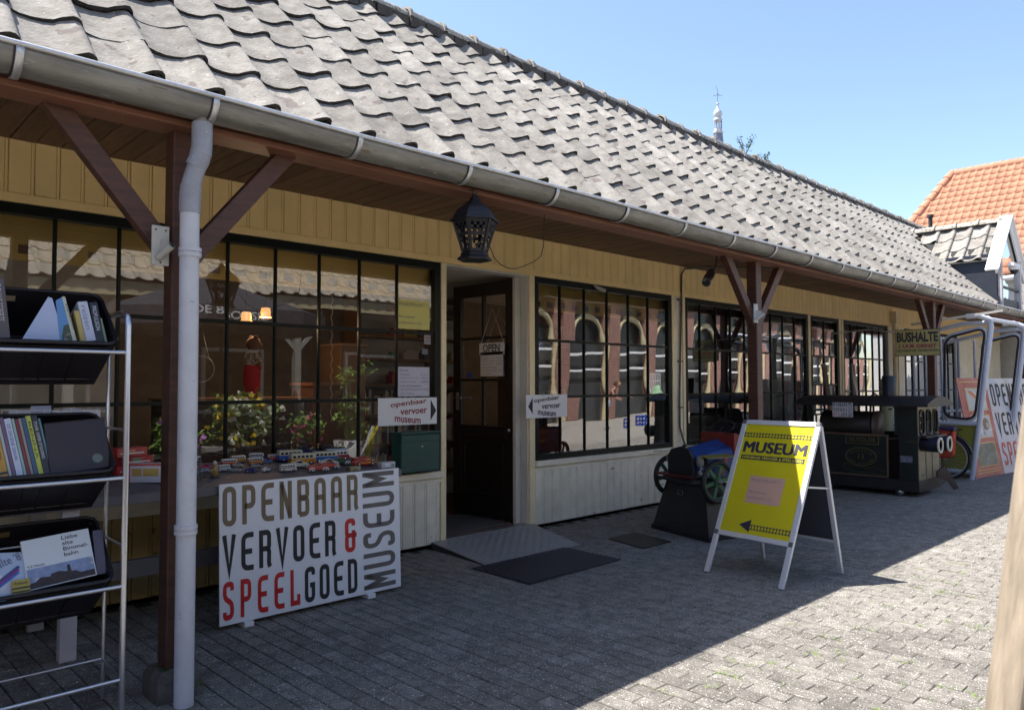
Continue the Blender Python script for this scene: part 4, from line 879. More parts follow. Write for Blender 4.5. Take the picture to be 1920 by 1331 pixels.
# ------------------------------------------------------------------ things on the front of the building
M_lan = mat('lantern_iron', (.018, .018, .024), .5, var=.3, metal=.3)
ln = thing('lantern', 'large black pierced metal lantern hanging from the eave beam', 'lantern', (3.352, -1.93, 2.36))
lx, ly = 3.352, -1.93
q = MB(); q.lathe([(.118, 2.352), (.122, 2.362), (.095, 2.385), (.098, 2.395), (.088, 2.405)], (lx, ly, 0), 6, smooth=False, rot=PI / 6); q.build('base', M_lan, ln, world=True)
def hexp(k, r, z): a = PI / 6 + k * PI / 3; return Vector((lx + r * math.cos(a), ly + r * math.sin(a), z))
zb, zt, rb, rt = 2.405, 2.618, .082, .150
for k in range(6):
    q = MB(); q.bar(hexp(k, rb, zb), hexp(k, rt, zt), .014, .014, up=(math.cos(PI / 6 + k * PI / 3), math.sin(PI / 6 + k * PI / 3), 0)); q.build('edge_bar', M_lan, ln, world=True)
    A, B, C_, D_ = hexp(k, rb, zb), hexp(k + 1, rb, zb), hexp(k + 1, rt, zt), hexp(k, rt, zt); q = MB(); nx, nz = 7, 10
    P = lambda u, v: (A * (1 - u) + B * u) * (1 - v) + (D_ * (1 - u) + C_ * u) * v
    for i in range(nx):
        for j in range(nz):
            if not (i in (0, nx - 1) or j in (0, nz - 1) or (i + j) % 2 == 0 and (i * 7 + j * 3) % 5 or j == 5): continue
            q.add([P(i / nx, j / nz), P((i + 1) / nx, j / nz), P((i + 1) / nx, (j + 1) / nz), P(i / nx, (j + 1) / nz)], [(0, 1, 2, 3)])
    o = q.build('pierced_panel', M_lan, ln, world=True); o.modifiers.new('t', 'SOLIDIFY').thickness = .002
q = MB(); q.lathe([(.172, 2.618), (.172, 2.628), (.152, 2.634), (.146, 2.66), (.118, 2.70), (.075, 2.735), (.038, 2.765), (.020, 2.795), (.012, 2.81)], (lx, ly, 0), 6, smooth=False, rot=PI / 6); q.build('roof', M_lan, ln, world=True)
q = MB(); q.tube([(lx + .018 * math.cos(a), ly, 2.826 + .018 * math.sin(a)) for a in [k * PI / 6 for k in range(12)]], .004, 6, closed=True); q.tube([(lx, ly, 2.83), (lx, ly + .03, 2.842), (lx, ly + .075, 2.842)], .004, 5); q.build('ring', M_lan, ln, world=True)
q = MB(); P = [(3.34, -1.90, 2.47), (3.42, -1.88, 2.36), (3.49, -1.87, 2.32), (3.57, -1.86, 2.305), (3.65, -1.85, 2.31), (3.76, -1.83, 2.345), (3.87, -1.82, 2.39), (3.95, -1.81, 2.44), (3.99, -1.80, 2.53), (4.01, -1.79, 2.76)]
q.tube(P, .0032, 6); tag(q.build('cable', M_black), 'thin black cable sagging from the lantern to the eave beam', 'cable')
ln.location = (3.205, -1.93, 2.315); ln.scale = (.95, .95, .95)
# camera
cc = thing('security_camera', 'cylindrical steel security camera under the eave beside the second post', 'camera', (7.3, -1.30, 2.7))
a, b2 = Vector((6.96, -1.33, 2.575)), Vector((7.32, -1.18, 2.745)); dd = (b2 - a).normalized()
M_cam = mat('camera_steel', (.30, .27, .24), .3, .8, var=.1)
q = MB(); q.lathe([(.046, 0), (.050, .005), (.050, .36), (.04, .38)], a, 20, dd); q.build('housing', M_cam, cc, world=True)
q = MB(); q.lathe([(.040, -.004), (.030, -.001), (0, 0)], a - dd * .001, 16, dd); q.build('lens', M_black, cc, world=True)
q = MB(); q.lathe([(.020, -.03), (.022, .10)], a + Vector((-.03, .0, .035)), 10, dd); q.build('lamp', M_cam, cc, world=True)
q = MB(); q.tube([b2 - dd * .1, b2 + Vector((.08, .0, .06)), (7.46, -1.18, 3.05)], .012, 8); q.box(7.42, 7.50, -1.22, -1.14, 3.03, 3.055); q.build('bracket', M_cam, cc, world=True)
q = MB(); q.tube([(7.05, -1.66, 2.78), (7.07, -1.58, 2.60), (7.12, -1.64, 2.50)], .004, 6); tag(q.build('cable', M_black), 'short black cable hanging down beside the security camera', 'cable')
M_cond = mat('conduit', (.12, .10, .09), .5, .2)
q = MB(); q.tube([(9.3, -.9, 3.02), (8.7, -.25, 3.04), (8.52, -.05, 3.03), (8.47, -.035, 2.95), (8.46, -.03, 2.5), (8.40, -.03, 1.3), (8.40, -.03, .95), (8.44, -.05, .80), (8.45, -.09, .70)], .013, 8)
cdt = q.build('conduit', M_cond); tag(cdt, 'thin dark conduit pipe running down the corner panel between the windows', 'pipe')
for z in (2.6, 1.8, 1.2): q = MB(); q.box(8.375, 8.47, -.045, -.022, z, z + .02); q.build('clip', M_cond, cdt)
fh = lambda x, z, lab: None
for (x, z, y, lab, cr) in ((1.245, 2.075, -1.855, 'white metal flag holder screwed to the first wooden post', (.42, .41, .38)), (7.06, 2.13, -1.82, 'pale metal flag holder screwed to the second wooden post', (.45, .46, .48))):
    t = thing('flag_holder', lab, 'bracket', (x, y, z), group='flag holders on the posts'); Mf = tmat(cr, .5)
    q = MB(); q.box(x - .005, x + .075, y, y + .012, z, z + .19); q.build('plate', Mf, t, world=True, bev=.003)
    q = MB(); q.tube([(x + .025, y - .004, z + .035), (x + .062, y - .075, z + .09)], .017, 12, cap=False); q.bar((x + .035, y, z + .10), (x + .05, y - .05, z + .09), .006, .05); o = q.build('socket', Mf, t, world=True)
    q = MB(); q.lathe([(.0125, 0), (.0125, .001)], (x + .0624, y - .0755, z + .0904), 12, Vector((.05, -.1, .07))); q.build('opening', M_black, t, world=True)
    q = MB(); [q.lathe([(.005, 0), (.004, .003)], (x + p, y, z + r), 6, (0, -1, 0)) for p, r in ((.012, .17), (.058, .17), (.035, .014))]; q.build('screw', M_black, t, world=True)
q = MB(); q.tube([(2.435, -.03, 2.93), (2.44, -.05, 2.90), (2.45, -.06, 2.87), (2.465, -.065, 2.865), (2.475, -.06, 2.88), (2.475, -.055, 2.90)], .0025, 5); tag(q.build('hook', M_steel), 'small bent wire hook in the yellow boards right of the first brace', 'hook')
for lab, P in (('loose curly white wire end under the eave at far left', [(.74, -1.5, 2.98), (.78, -1.45, 2.93), (.74, -1.4, 2.90), (.70, -1.35, 2.92), (.66, -1.3, 2.87), (.60, -1.3, 2.83)]), ('old clipped white cable coming through the eave beam left of the post', [(1.05, -1.87, 2.80), (1.08, -1.87, 2.775), (1.12, -1.80, 2.765), (1.16, -1.60, 2.80), (1.22, -1.3, 2.90), (1.25, -1.15, 3.02)])):
    q = MB(); q.tube(P, .005, 6); tag(q.build('wire', mat('old_wire', (.26, .20, .17), .6)), lab, 'wire')
q = MB(); q.bar((6.72, -.03, 2.63), (6.80, -.11, 2.585), .04, .035); q.bar((6.70, -.01, 2.65), (6.74, -.05, 2.62), .05, .02); tag(q.build('sensor', tmat((.45, .42, .38), .4), bev=.004), 'small white sensor box above the window right of the door', 'sensor')

# ------------------------------------------------------------------ ramp, mats, plate
M_ramp = mat('ramp_alu', (.30, .295, .30), .5, .15, var=.15, bump=.1, bscale=60)
rp = thing('ramp', 'grey metal tread plate ramp leading up to the door threshold', 'ramp', (4.93, -.45, 0))
q = MB(); P = [(4.33, -.04, .055), (5.66, -.04, .055), (5.42, -.91, .004), (4.24, -.91, .004)]
q.add([(x, y, z + .004) for x, y, z in P] + [(x, y, z) for x, y, z in P], [(0, 3, 2, 1), (4, 5, 6, 7), (0, 1, 5, 4), (1, 2, 6, 5), (2, 3, 7, 6), (3, 0, 4, 7)]); q.build('plate', M_ramp, rp, world=True)
q = MB(); q.add([(4.24, -.91, .001), (4.31, -.06, .001), (4.33, -.04, .055)], [(0, 1, 2)]); q.build('side', M_black, rp, world=True); q = MB(); q.add([(5.42, -.91, .001), (5.68, -.06, .001), (5.66, -.04, .055)], [(0, 2, 1)]); q.build('side', M_black, rp, world=True)
q = MB()
for i in range(27):
    for j in range(18):
        cx_, cy = 4.27 + i * .052 - (0), -.07 - j * .048
        t = (-.04 - cy) / .87
        if not (4.33 - .09 * t + .03 < cx_ < 5.66 - .24 * t - .03): continue
        z = .055 - .051 * t + .0045; sl_ = 1 if (i + j) % 2 else -1
        for k in range(3):
            o = (k - 1) * .012; d = Vector((.026, .026 * sl_, 0)); nrm = Vector((-sl_ * .7, .7, 0)); c = Vector((cx_, cy, z)) + nrm * o
            q.bar(c - d * .5, c + d * .5, .006, .005)
q.build('tread', mat('tread_alu', (.42, .42, .43), .4, .4), rp, world=True, kind='stuff')
mt = thing('rubber_mat', 'black honeycomb rubber mat lying before the ramp', 'mat', (4.65, -1.24, 0))
q = MB(); P = [(4.10, -.87), (5.24, -.90), (5.19, -1.54), (4.07, -1.56)]; q.prism(P[::-1], (0, 0, .003), X, (0, 1, 0), .004); q.build('base', M_rub, mt, world=True)
q = MB()
for i in range(38):
    for j in range(26):
        cx_, cy = 4.10 + i * .0295 + (j % 2) * .0147, -.895 - j * .0252
        q.add([(cx_ + .0125 * math.cos(k * PI / 3), cy + .0125 * math.sin(k * PI / 3), .014) for k in range(6)] + [(cx_ + .0145 * math.cos(k * PI / 3), cy + .0145 * math.sin(k * PI / 3), .007) for k in range(6)], [tuple(range(6))] + [(k, 6 + k, 6 + (k + 1) % 6, (k + 1) % 6) for k in range(6)])
q.build('stud', mat('mat_rubber', (.026, .024, .034), .5), mt, world=True, kind='stuff')
q = MB(); q.prism([(5.83, -.90), (6.26, -.90), (6.14, -1.42), (5.70, -1.41)][::-1], (0, 0, .005), X, (0, 1, 0), .006); tag(q.build('cover_plate', mat('rusty_plate', (.060, .048, .042), .55, .4, var=.25, vscale=8)), 'flat brownish metal cover plate in the paving before the pedal car', 'cover plate')

# ------------------------------------------------------------------ A-board
M_alu = mat('aluminium', (.62, .64, .70), .4, .35, var=.03); M_pyel = mat('poster_yellow', (.58, .50, .012), .32, var=.05, vscale=3, coat=.3, bump=.10, bscale=7); M_navy = mat('poster_navy', (.018, .02, .05), .45)
ab = thing('pavement_sign', 'yellow MUSEUM poster in an aluminium A-frame stand on the paving', 'sign', (5.77, -2.66, 0))
A0 = Vector((5.369, -2.262, .004)); ph = -1.684; Uv = Vector((math.cos(ph), math.sin(ph), 0)); Nv = Vector((-Uv.y, Uv.x, 0)); tl_ = .433
Vv = (Nv * math.sin(tl_) + Vector((0, 0, math.cos(tl_)))).normalized(); Fn = Uv.cross(Vv); AW, AL, AB = .702, 1.315, .335
pt = lambda u, v, n=0: A0 + Uv * u + Vv * v + Fn * n
for u in (.016, AW - .016): q = MB(); q.bar(pt(u, 0), pt(u, AL - .02), .044, .024, up=Fn); q.build('frame_leg', M_alu, ab, world=True, bev=.004)
for v in (AB, AL - .016): q = MB(); q.bar(pt(.034, v), pt(AW - .034, v), .040, .026, up=Fn); q.build('frame_bar', M_alu, ab, world=True, bev=.004)
q = MB()
for u in (.016, AW - .016):
    for v in (AB, AL - .016): q = MB(); q.bar(pt(u - .019, v), pt(u + .019, v), .038, .030, up=Fn); q.build('corner_cap', mat('cap_grey', (.14, .14, .15), .4, .4), ab, world=True, bev=.004)
q = MB(); q.prism([(.030, AB + .014), (AW - .030, AB + .014), (AW - .030, AL - .03), (.030, AL - .03)], pt(0, 0, .004), Uv, Vv, -.006); q.build('poster', M_pyel, ab, world=True)
q = MB(); q.prism([(.030, AB + .014), (AW - .030, AB + .014), (AW - .030, AL - .03), (.030, AL - .03)], pt(0, 0, -.003), Uv, Vv, -.004); q.build('back_panel', mat('panel_dark', (.05, .06, .07), .4), ab, world=True)
P0, PW, PV0, PH = .034, AW - .068, AB + .02, AL - .055 - AB   # poster rectangle
pf = lambda fu, fv, n=.0048: pt(P0 + fu * PW, PV0 + (1 - fv) * PH, n)
def track(u0, u1, v0, v1, parent):
    q = MB(); n = int((u1 - u0) / .043)
    for k in range(n): a = u0 + (k + .5) * (u1 - u0) / n; q.bar(pf(a, v0 + .004), pf(a, v1 - .004), .0075, .0006, up=Fn)
    for v in (v0 + .012, v1 - .012): q.bar(pf(u0, v, .0052), pf(u1, v, .0052), .0055, .0006, up=Fn)
    q.build('track_print', M_navy, parent, world=True)
track(.0, .985, .075, .128, ab); track(.43, .995, .905, .962, ab)
[text('MUSEUM', pf(.045 + k * .0065, .268, .0048 + k * .0001), Uv, Vv, .895 * PW, .10 * PH, M_navy, ab, world=True, t=.0006) for k in range(4)]; [text('MUSEUM', pf(.045 + k * .0065, .264, .0053 + k * .0001), Uv, Vv, .895 * PW, .10 * PH, M_navy, ab, world=True, t=.0006) for k in range(4)]
q = MB(); q.prism([(0, 0), (.91 * PW, 0), (.91 * PW, .042 * PH), (0, .042 * PH)], pf(.045, .335), Uv, Vv, .0006); q.build('banner', M_navy, ab, world=True)
text('OPENBAAR VERVOER & SPEELGOED', pf(.062, .3265, .0056), Uv, Vv, .875 * PW, .024 * PH, tmat((.62, .54, .02), .4), ab, world=True, t=.0006, wt=.02)
q = MB(); q.prism([(0, 0), (.50 * PW, 0), (.50 * PW, .245 * PH), (0, .245 * PH)], pf(.26, .725), Uv, Vv, .0006); q.build('pink_note', mat('pink_paper', (.55, .33, .24), .6), ab, world=True)
M_faint = mat('faint_ink', (.26, .19, .20), .6)
for s, fu, fv, fw, fh in (('MUSEUMKAART ?', .29, .532, .42, .028), ('Met scannen', .29, .635, .25, .020), ('ondersteunt u ons', .29, .685, .36, .020)): text(s, pf(fu, fv, .0056), Uv, Vv, fw * PW, fh * PH, M_faint, ab, world=True, t=.0004)
q = MB(); q.prism([(0, 0), (.16 * PW, .055 * PH), (.16 * PW, -.055 * PH)][::-1], pf(.27, .925), Uv, Vv, .0006); q.build('arrow', M_navy, ab, world=True)
# back half
ap = pt(AW / 2, AL); bf = [Vector((6.150, -2.353, .004)), Vector((6.085, -3.050, .004))]; tops = [pt(.016, AL - .02), pt(AW - .016, AL - .02)]
tp = [t + Fn * -.02 for t in tops]
for a, b2 in zip(tp, bf): q = MB(); q.bar(a, b2, .028, .036, up=Uv); q.build('back_leg', M_alu, ab, world=True, bev=.003)
q = MB(); a0, a1 = tp; b0, b1 = [a + (b - a) * .78 for a, b in zip(tp, bf)]; q.add([a0, a1, b1, b0], [(0, 1, 2, 3)]); o = q.build('back_poster_panel', mat('panel_grey', (.045, .05, .065), .35), ab, world=True); o.modifiers.new('t', 'SOLIDIFY').thickness = .006
q = MB(); q.bar(b0, b1, .02, .022, up=Uv); q.build('frame_bar', M_alu, ab, world=True)
for k in (0, 1): q = MB(); a, b2 = tops[k], bf[k]; q.bar(pt(.016 if k == 0 else AW - .016, AL * .60), a + (b2 - a) * .42, .014, .006, up=Uv); q.build('stay', M_alu, ab, world=True)
# ------------------------------------------------------------------ pedal car on its box
M_bx = mat('box_black', (.018, .018, .021), .5, var=.2, bump=.1)
bx = thing('display_box', 'tapered black wooden box carrying the blue pedal car', 'box', (6.8, -1.3, 0))
q = MB(); B0 = [(6.60, -.87, .02), (6.38, -1.68, .02), (7.05, -1.78, .02), (7.25, -.97, .02)]; T0 = [(6.64, -1.02, .50), (6.49, -1.58, .50), (6.95, -1.66, .50), (7.10, -1.10, .50)]
q.add(B0 + T0, [(3, 2, 1, 0), (4, 5, 6, 7), (0, 1, 5, 4), (1, 2, 6, 5), (2, 3, 7, 6), (3, 0, 4, 7)]); q.build('case', M_bx, bx, world=True, bev=.004)
q = MB(); q.add([(x + (.0 if i in (2, 3) else -.008), y + .006 * (1 if i in (0, 3) else -1), z) for z in (.002, .05) for i, (x, y, _) in enumerate(B0)], [(3, 2, 1, 0), (4, 5, 6, 7), (0, 1, 5, 4), (1, 2, 6, 5), (2, 3, 7, 6), (3, 0, 4, 7)]); q.build('plinth', M_bx, bx, world=True)
q = MB(); c = Vector((6.545, -1.26, .415)); dd = Vector((-.26, -.96, 0)); [q.tube([c + dd * a + Vector((-.006, 0, b)) for a, b in ((-.035, -.018), (.035, -.018), (.035, .018), (-.035, .018))], .003, 5, closed=True)]; q.build('handle', M_steel, bx, world=True)
pc = thing('pedal_car', 'old blue and red toy pedal car with green spoked wheels on a black box', 'pedal car', (6.56, -1.30, .50), math.radians(-14)); pc.scale = (1.08, 1.08, 1.08)
# local: +x backwards, y across (left of viewer = +y), z up from box top
M_cblue = mat('car_blue', (.020, .055, .22), .4, var=.25, vscale=9, spots=[(18, .72, (.05, .05, .07))]); M_cred = mat('car_red', (.22, .025, .018), .35, var=.25); M_wgreen = mat('wheel_green', (.025, .11, .045), .5, var=.35, vscale=12); M_wt = mat('black_rubber', (.013, .013, .013), .6)
q = MB(); q.prism([(-.165, .05), (.165, .05), (.165, .26), (.12, .325), (0, .355), (-.12, .325), (-.165, .26)], (-.02, 0, 0), (0, 1, 0), Z, -.04); q.build('grille_shell', M_black, pc, bev=.006)
q = MB(); [q.box(-.032, -.0205, -.150 + k * .021, -.142 + k * .021, .06, .265 + .06 * math.cos((k - 7) * .18)) for k in range(15)]; q.build('grille_bar', mat('grille_iron', (.05, .045, .045), .4, .3), pc)
q = MB(); A = [(0, y, z) for y, z in ((-.15, .07), (.15, .07), (.15, .235), (.13, .262), (0, .335), (-.13, .262), (-.15, .235))]; B2 = [(.42, y * 1.35, .07 if z < .1 else z + .075) for _, y, z in A]
q.add([(x + .022, y, z) for x, y, z in A] + B2, [tuple(range(7))[::-1], tuple(range(7, 14))] + [(i, (i + 1) % 7, 7 + (i + 1) % 7, 7 + i) for i in range(7)]); q.build('bonnet', M_cblue, pc)
q = MB(); q.bar((.03, 0, .338), (.42, 0, .428), .004, .004); q.build('bonnet_hinge', M_black, pc)
q = MB(); q.box(.42, .46, -.22, .22, .24, .47); q.add([(.46, s * .22, z) for s in (-1, 1) for z in (.24, .47)] + [(.56, s * .22, z) for s in (-1, 1) for z in (.20, .40)], [(0, 1, 5, 4), (2, 6, 7, 3), (1, 3, 7, 5)]); q.build('cowl', M_cred, pc, bev=.004)
q = MB(); q.box(.46, 1.0, -.20, -.185, .10, .30); q.box(.46, 1.0, .185, .20, .10, .30); q.box(.98, 1.0, -.2, .2, .1, .42); q.box(.75, .98, -.18, .18, .14, .20); q.build('tub', M_cblue, pc)
q = MB(); q.box(-.05, 1.0, -.06, .06, .03, .07); q.bar((.10, -.33, .06), (.10, .33, .06), .02, .02); q.bar((.80, -.33, .06), (.80, .33, .06), .02, .02); q.build('chassis', M_black, pc)
q = MB(); q.box(-.10, .02, -.16, .30, .075, .095); q.build('bumper', mat('bumper_red', (.12, .012, .012), .4), pc, bev=.004); q = MB(); q.box(-.115, -.10, -.21, .30, .035, .065); q.build('front_bar', M_black, pc)
for s in (-1, 1):
    q = MB(); q.lathe([(.0, .0), (.045, .0), (.05, -.03), (.03, -.075), (0, -.08)], (-.015 + .02, s * .20, .225), 16, (-1, 0, 0)); q.build('headlight', M_black, pc)
    q = MB(); q.lathe([(.052, 0), (.048, .008), (0, .016)], (.004, s * .20, .225), 16, (-1, 0, 0)); q.build('headlight_glass', tmat((.42, .44, .38), .15), pc)
    q = MB(); q.tube([(.03, s * .20, .18), (.03, s * .13, .12)], .006, 6); q.build('lamp_stay', M_black, pc)
    q = MB(); q.add([(-.06, s * .24, .29), (-.06, s * .37, .275), (.30, s * .37, .275), (.30, s * .24, .29)], [(0, 1, 2, 3)]); o = q.build('mudguard', mat('mudguard_yellow', (.22, .19, .04), .45), pc); o.modifiers.new('t', 'SOLIDIFY').thickness = .006
    q = MB(); q.bar((.22, s * .24, .10), (.30, s * .25, .28), .012, .05, up=(1, 0, 0)); q.build('mudguard_stay', M_cred, pc)
    for wx in (.10, .80):
        c = (wx, s * .32, .05); r = .19
        q = MB(); q.tube([(wx + r * .93 * math.cos(a), s * .32, .05 + r * .93 * math.sin(a)) for a in [2 * PI * k / 28 for k in range(28)]], .020, 8, closed=True); wl = q.build('tyre', M_wt, pc)
        q = MB(); q.tube([(wx + r * .80 * math.cos(a), s * .32, .05 + r * .80 * math.sin(a)) for a in [2 * PI * k / 24 for k in range(24)]], .008, 6, closed=True); q.lathe([(.045, -.02), (.045, .02)], c, 14, (0, 1, 0))
        for k in range(6): a = k * PI / 3 + .2; q.bar(Vector(c) + Vector((math.cos(a), 0, math.sin(a))) * .03, Vector(c) + Vector((math.cos(a), 0, math.sin(a))) * r * .80, .012, .034, up=Vector((-math.sin(a), 0, math.cos(a))))
        q.build('wheel', M_wgreen, pc)
        q = MB(); q.lathe([(.03, 0), (.028, .01), (.01, .03), (0, .031)], (wx, s * .34, .05), 12, (0, s, 0)); q.build('hubcap', mat('hub_grey', (.18, .15, .14), .4, .5), pc)
q = MB(); q.tube([(.52 + .06 * math.sin(a) * .8, .02 + .14 * math.cos(a), .52 + .055 * math.sin(a)) for a in [2 * PI * k / 24 for k in range(24)]], .010, 8, closed=True); q.tube([(.44, .02, .44), (.52, .02, .52)], .009, 6); q.bar((.52, -.10, .52), (.52, .14, .52), .012, .008); q.build('steering_wheel', M_black, pc)
q = MB(); q.tube([(-.02, -.20, .12), (.0, -.22, .17), (.05, -.24, .16), (.06, -.25, .10)], .006, 6); q.lathe([(.03, 0), (.03, .04)], (0, -.17, .11), 10, (1, 0, 0)); q.build('horn', M_steel, pc)
q = MB(); q.box(.60, .64, -.20, .20, .30, .56); q.build('seat_back', M_black, pc)
q = MB(); q.lathe([(.012, 0), (.012, .014), (.02, .018), (.018, .032), (0, .036)], (.0, 0, .335), 10); q.build('radiator_cap', M_black, pc)

# ------------------------------------------------------------------ children's steam tram on the pavement
M_tg = mat('tram_green', (.007, .013, .011), .5, var=.3, spots=[(14, .72, (.03, .03, .025))], bump=.05); M_tb = mat('tram_black', (.016, .013, .016), .55, var=.2); M_tcream = mat('tram_cream', (.20, .175, .11), .5, var=.2, spots=[(9, .66, (.07, .05, .03))]); M_gold = mat('tram_gold', (.15, .105, .035), .5, var=.2); M_tred = mat('tram_dark_red', (.035, .008, .010), .5)
tr = thing('toy_tram', 'child sized dark green steam tram reading SILVOLDE with two white rimmed lamps', 'toy tram', (11.2, -1.3, 0))
tx0, tx1, ty0, ty1 = 10.85, 11.72, -2.10, -.62
q = MB(); q.box(tx0 - .01, tx1 + .01, ty0 - .01, ty1, .07, .22); q.build('skirt', M_tb, tr, world=True, bev=.008)
q = MB(); q.box(tx0, tx0 + .03, -1.73, ty1, .223, .82); q.build('side_panel', M_tg, tr, world=True, bev=.004)
q = MB(); [q.bar((tx0 - .003, -1.715, z), (tx0 - .003, ty1, z), .008, .02) for z in (.245, .808)]; q.bar((tx0 - .003, -1.715, .245), (tx0 - .003, -1.715, .808), .008, .02, up=(0, 1, 0)); q.build('edge_strip', mat('tram_wood', (.16, .09, .06), .5), tr, world=True)
q = MB(); q.box(tx0, tx0 + .03, ty0, -1.86, .223, 1.22); q.build('corner_panel', M_tg, tr, world=True, bev=.004)
q = MB(); q.box(tx0 + .25, tx1 - .05, -1.95, -1.0, .223, .74); q.build('inner_bench', M_tred, tr, world=True)
q = MB(); q.box(tx1 - .03, tx1, ty0, ty1, .223, .82); q.build('side_panel', M_tg, tr, world=True)
# front with three rounded windows
q = MB(); yf = ty0 - .002
def rring(c, w_, h_, r, n=5):
    P = []
    for cx_, cz, a0 in ((w_ / 2 - r, -h_ / 2 + r, -PI / 2), (w_ / 2 - r, h_ / 2 - r, 0), (-w_ / 2 + r, h_ / 2 - r, PI / 2), (-w_ / 2 + r, -h_ / 2 + r, PI)):
        for j in range(n): a = a0 + PI / 2 * j / (n - 1); P.append((c[0] + cx_ + r * math.cos(a), c[1] + cz + r * math.sin(a)))
    return P
wcs = [tx0 + .165, (tx0 + tx1) / 2, tx1 - .165]; ww = .19
q.box(tx0 + .031, tx1 - .031, ty0, ty0 + .03, .223, .83); q.box(tx0 + .031, tx1 - .031, ty0, ty0 + .03, 1.15, 1.22)
xe = [tx0 + .031] + [v for c in wcs for v in (c - ww / 2, c + ww / 2)] + [tx1 - .031]
for k in range(0, 8, 2): q.box(xe[k], xe[k + 1], ty0, ty0 + .03, .83, 1.15)
q.build('front_panel', M_tcream, tr, world=True, bev=.002)
for c in wcs:
    q = MB(); P = rring((c, .99), ww, .32, .07); q.tube([(x, ty0 - .002, z) for x, z in P], .014, 6, closed=True); q.build('window_ring', M_tg, tr, world=True)
for c in (tx0 + .30, tx0 + .55): q = MB(); q.box(c - .01, c + .01, ty0 - .004, ty0 - .001, .23, .60); q.build('stripe', M_tg, tr, world=True)
for c in (tx0 + .12, tx0 + .50):
    q = MB(); q.lathe([(0, 0), (.085, 0), (.095, .17), (.095, .26)], (c, ty0 + .03, .70), 20, (0, -1, 0)); q.build('lamp', mat('lamp_navy', (.012, .014, .035), .4), tr, world=True)
    q = MB(); q.lathe([(.078, .262), (.106, .255), (.106, .275), (.088, .28), (.078, .262)], (c, ty0 + .03, .70), 24, (0, -1, 0)); q.build('lamp_rim', mat('rim_white', (.62, .60, .52), .4), tr, world=True)
    q = MB(); q.lathe([(0, .264), (.08, .264)], (c, ty0 + .03, .70), 20, (0, -1, 0)); q.build('lamp_glass', mat('lamp_glass', (.60, .48, .33), .3), tr, world=True)
q = MB(); q.box(tx0 + .02, tx1 - .02, ty0 - .10, ty0 - .012, .79, .815); q.build('lamp_shelf', M_tb, tr, world=True)
q = MB(); q.tube([(tx0 + .10, ty0 - .08, .84), (tx0 + .30, ty0 - .03, 1.14)], .008, 6); q.tube([(tx0 + .12, ty0 - .04, 1.02), (tx0 + .34, ty0 - .04, 1.0)], .006, 6); q.build('wiper', M_tb, tr, world=True)
for sg, x in ((1, tx1 - .20),):
    q = MB(); q.prism([(0, .30), (.10, .38), (.20, .24), (.30, .07), (.24, .05), (.16, .16), (0, .22)], (x, ty0 - .012, 0), Vector((.75, -.66, 0)), Z, .03); q.build('cow_catcher', mat('catcher_brown', (.06, .045, .045), .5), tr, world=True)
    q = MB(); q.lathe([(.02, 0), (.02, .01), (0, .012)], Vector((x, ty0 - .012, 0)) + Vector((.75, -.66, 0)) * .2 + Vector((.02, .0, .17)) + Vector((-.66, -.75, 0)) * .005, 10, (-.66, -.75, 0)); q.build('catcher_bolt', M_white, tr, world=True)
# posts, roof
for x, y in ((tx0, ty1 - .06), (tx1 - .05, ty1 - .06), (tx1 - .05, ty0 + .03), (tx0, -1.86)):
    q = MB(); q.box(x, x + .05, y, y + .05, .82, 1.24); q.build('roof_post', M_tg, tr, world=True)
q = MB(); n = 10; P = [(tx0 - .10 + (tx1 - tx0 + .20) * k / n, 1.235 + .11 * math.sin(PI * k / n)) for k in range(n + 1)]
y0, y1 = ty0 - .16, ty1 + .18
q.add([(x, y, z) for y in (y0, y1) for x, z in P], [(k, k + 1, n + 2 + k, n + 1 + k) for k in range(n)], True)
q.add([(x, y, z) for y in (y0, y1) for x, z in [(tx0 - .10, 1.205)] + [(p[0], p[1]) for p in P] + [(tx1 + .10, 1.205)]], [tuple(range(13)), tuple(range(13, 26))[::-1], (0, 13, 14, 1), (11, 24, 25, 12), (0, 12, 25, 13)])
q.build('roof', M_tb, tr, world=True)
q = MB(); P = [(tx0 + .02, 1.225)] + [(tx0 + .02 + (tx1 - tx0 - .04) * k / n, 1.225 + .10 * math.sin(PI * k / n)) for k in range(1, n)] + [(tx1 - .02, 1.225)]; q.prism(P[::-1], (0, ty0 - .01, 0), X, Z, -.02); q.build('gable', M_tcream, tr, world=True)
q = MB(); q.lathe([(0, 0), (.19, 0), (.20, .01), (.20, .72)], (tx0 + .38, -1.42, .92), 18, (0, 1, 0)); q.build('boiler', mat('boiler_brown', (.035, .026, .024), .55, var=.2), tr, world=True)
q = MB(); q.lathe([(.21, 0), (.21, .04), (0, .045)], (tx0 + .38, -1.44, .92), 20, (0, -1, 0)); q.build('boiler_front', mat('boiler_front', (.13, .10, .09), .5), tr, world=True)
q = MB(); q.lathe([(.085, 1.3), (.085, 1.62), (.075, 1.625)], (tx0 + .42, -1.60, 0), 16); q.build('chimney', mat('chimney_navy', (.018, .018, .028), .45), tr, world=True)
for y in (-1.86, -.9):
    q = MB(); q.tube([(tx0 + .02 - .0, y + .055 * math.cos(a), .058 + .055 * math.sin(a)) for a in [k * PI / 8 for k in range(16)]], .016, 6, closed=True); q.build('tyre', M_wt, tr, world=True)
    q = MB(); q.lathe([(.045, 0), (.03, .01), (.02, .02), (0, .02)], (tx0 + .01, y, .058), 14, (-1, 0, 0)); q.build('rim', M_steel, tr, world=True)
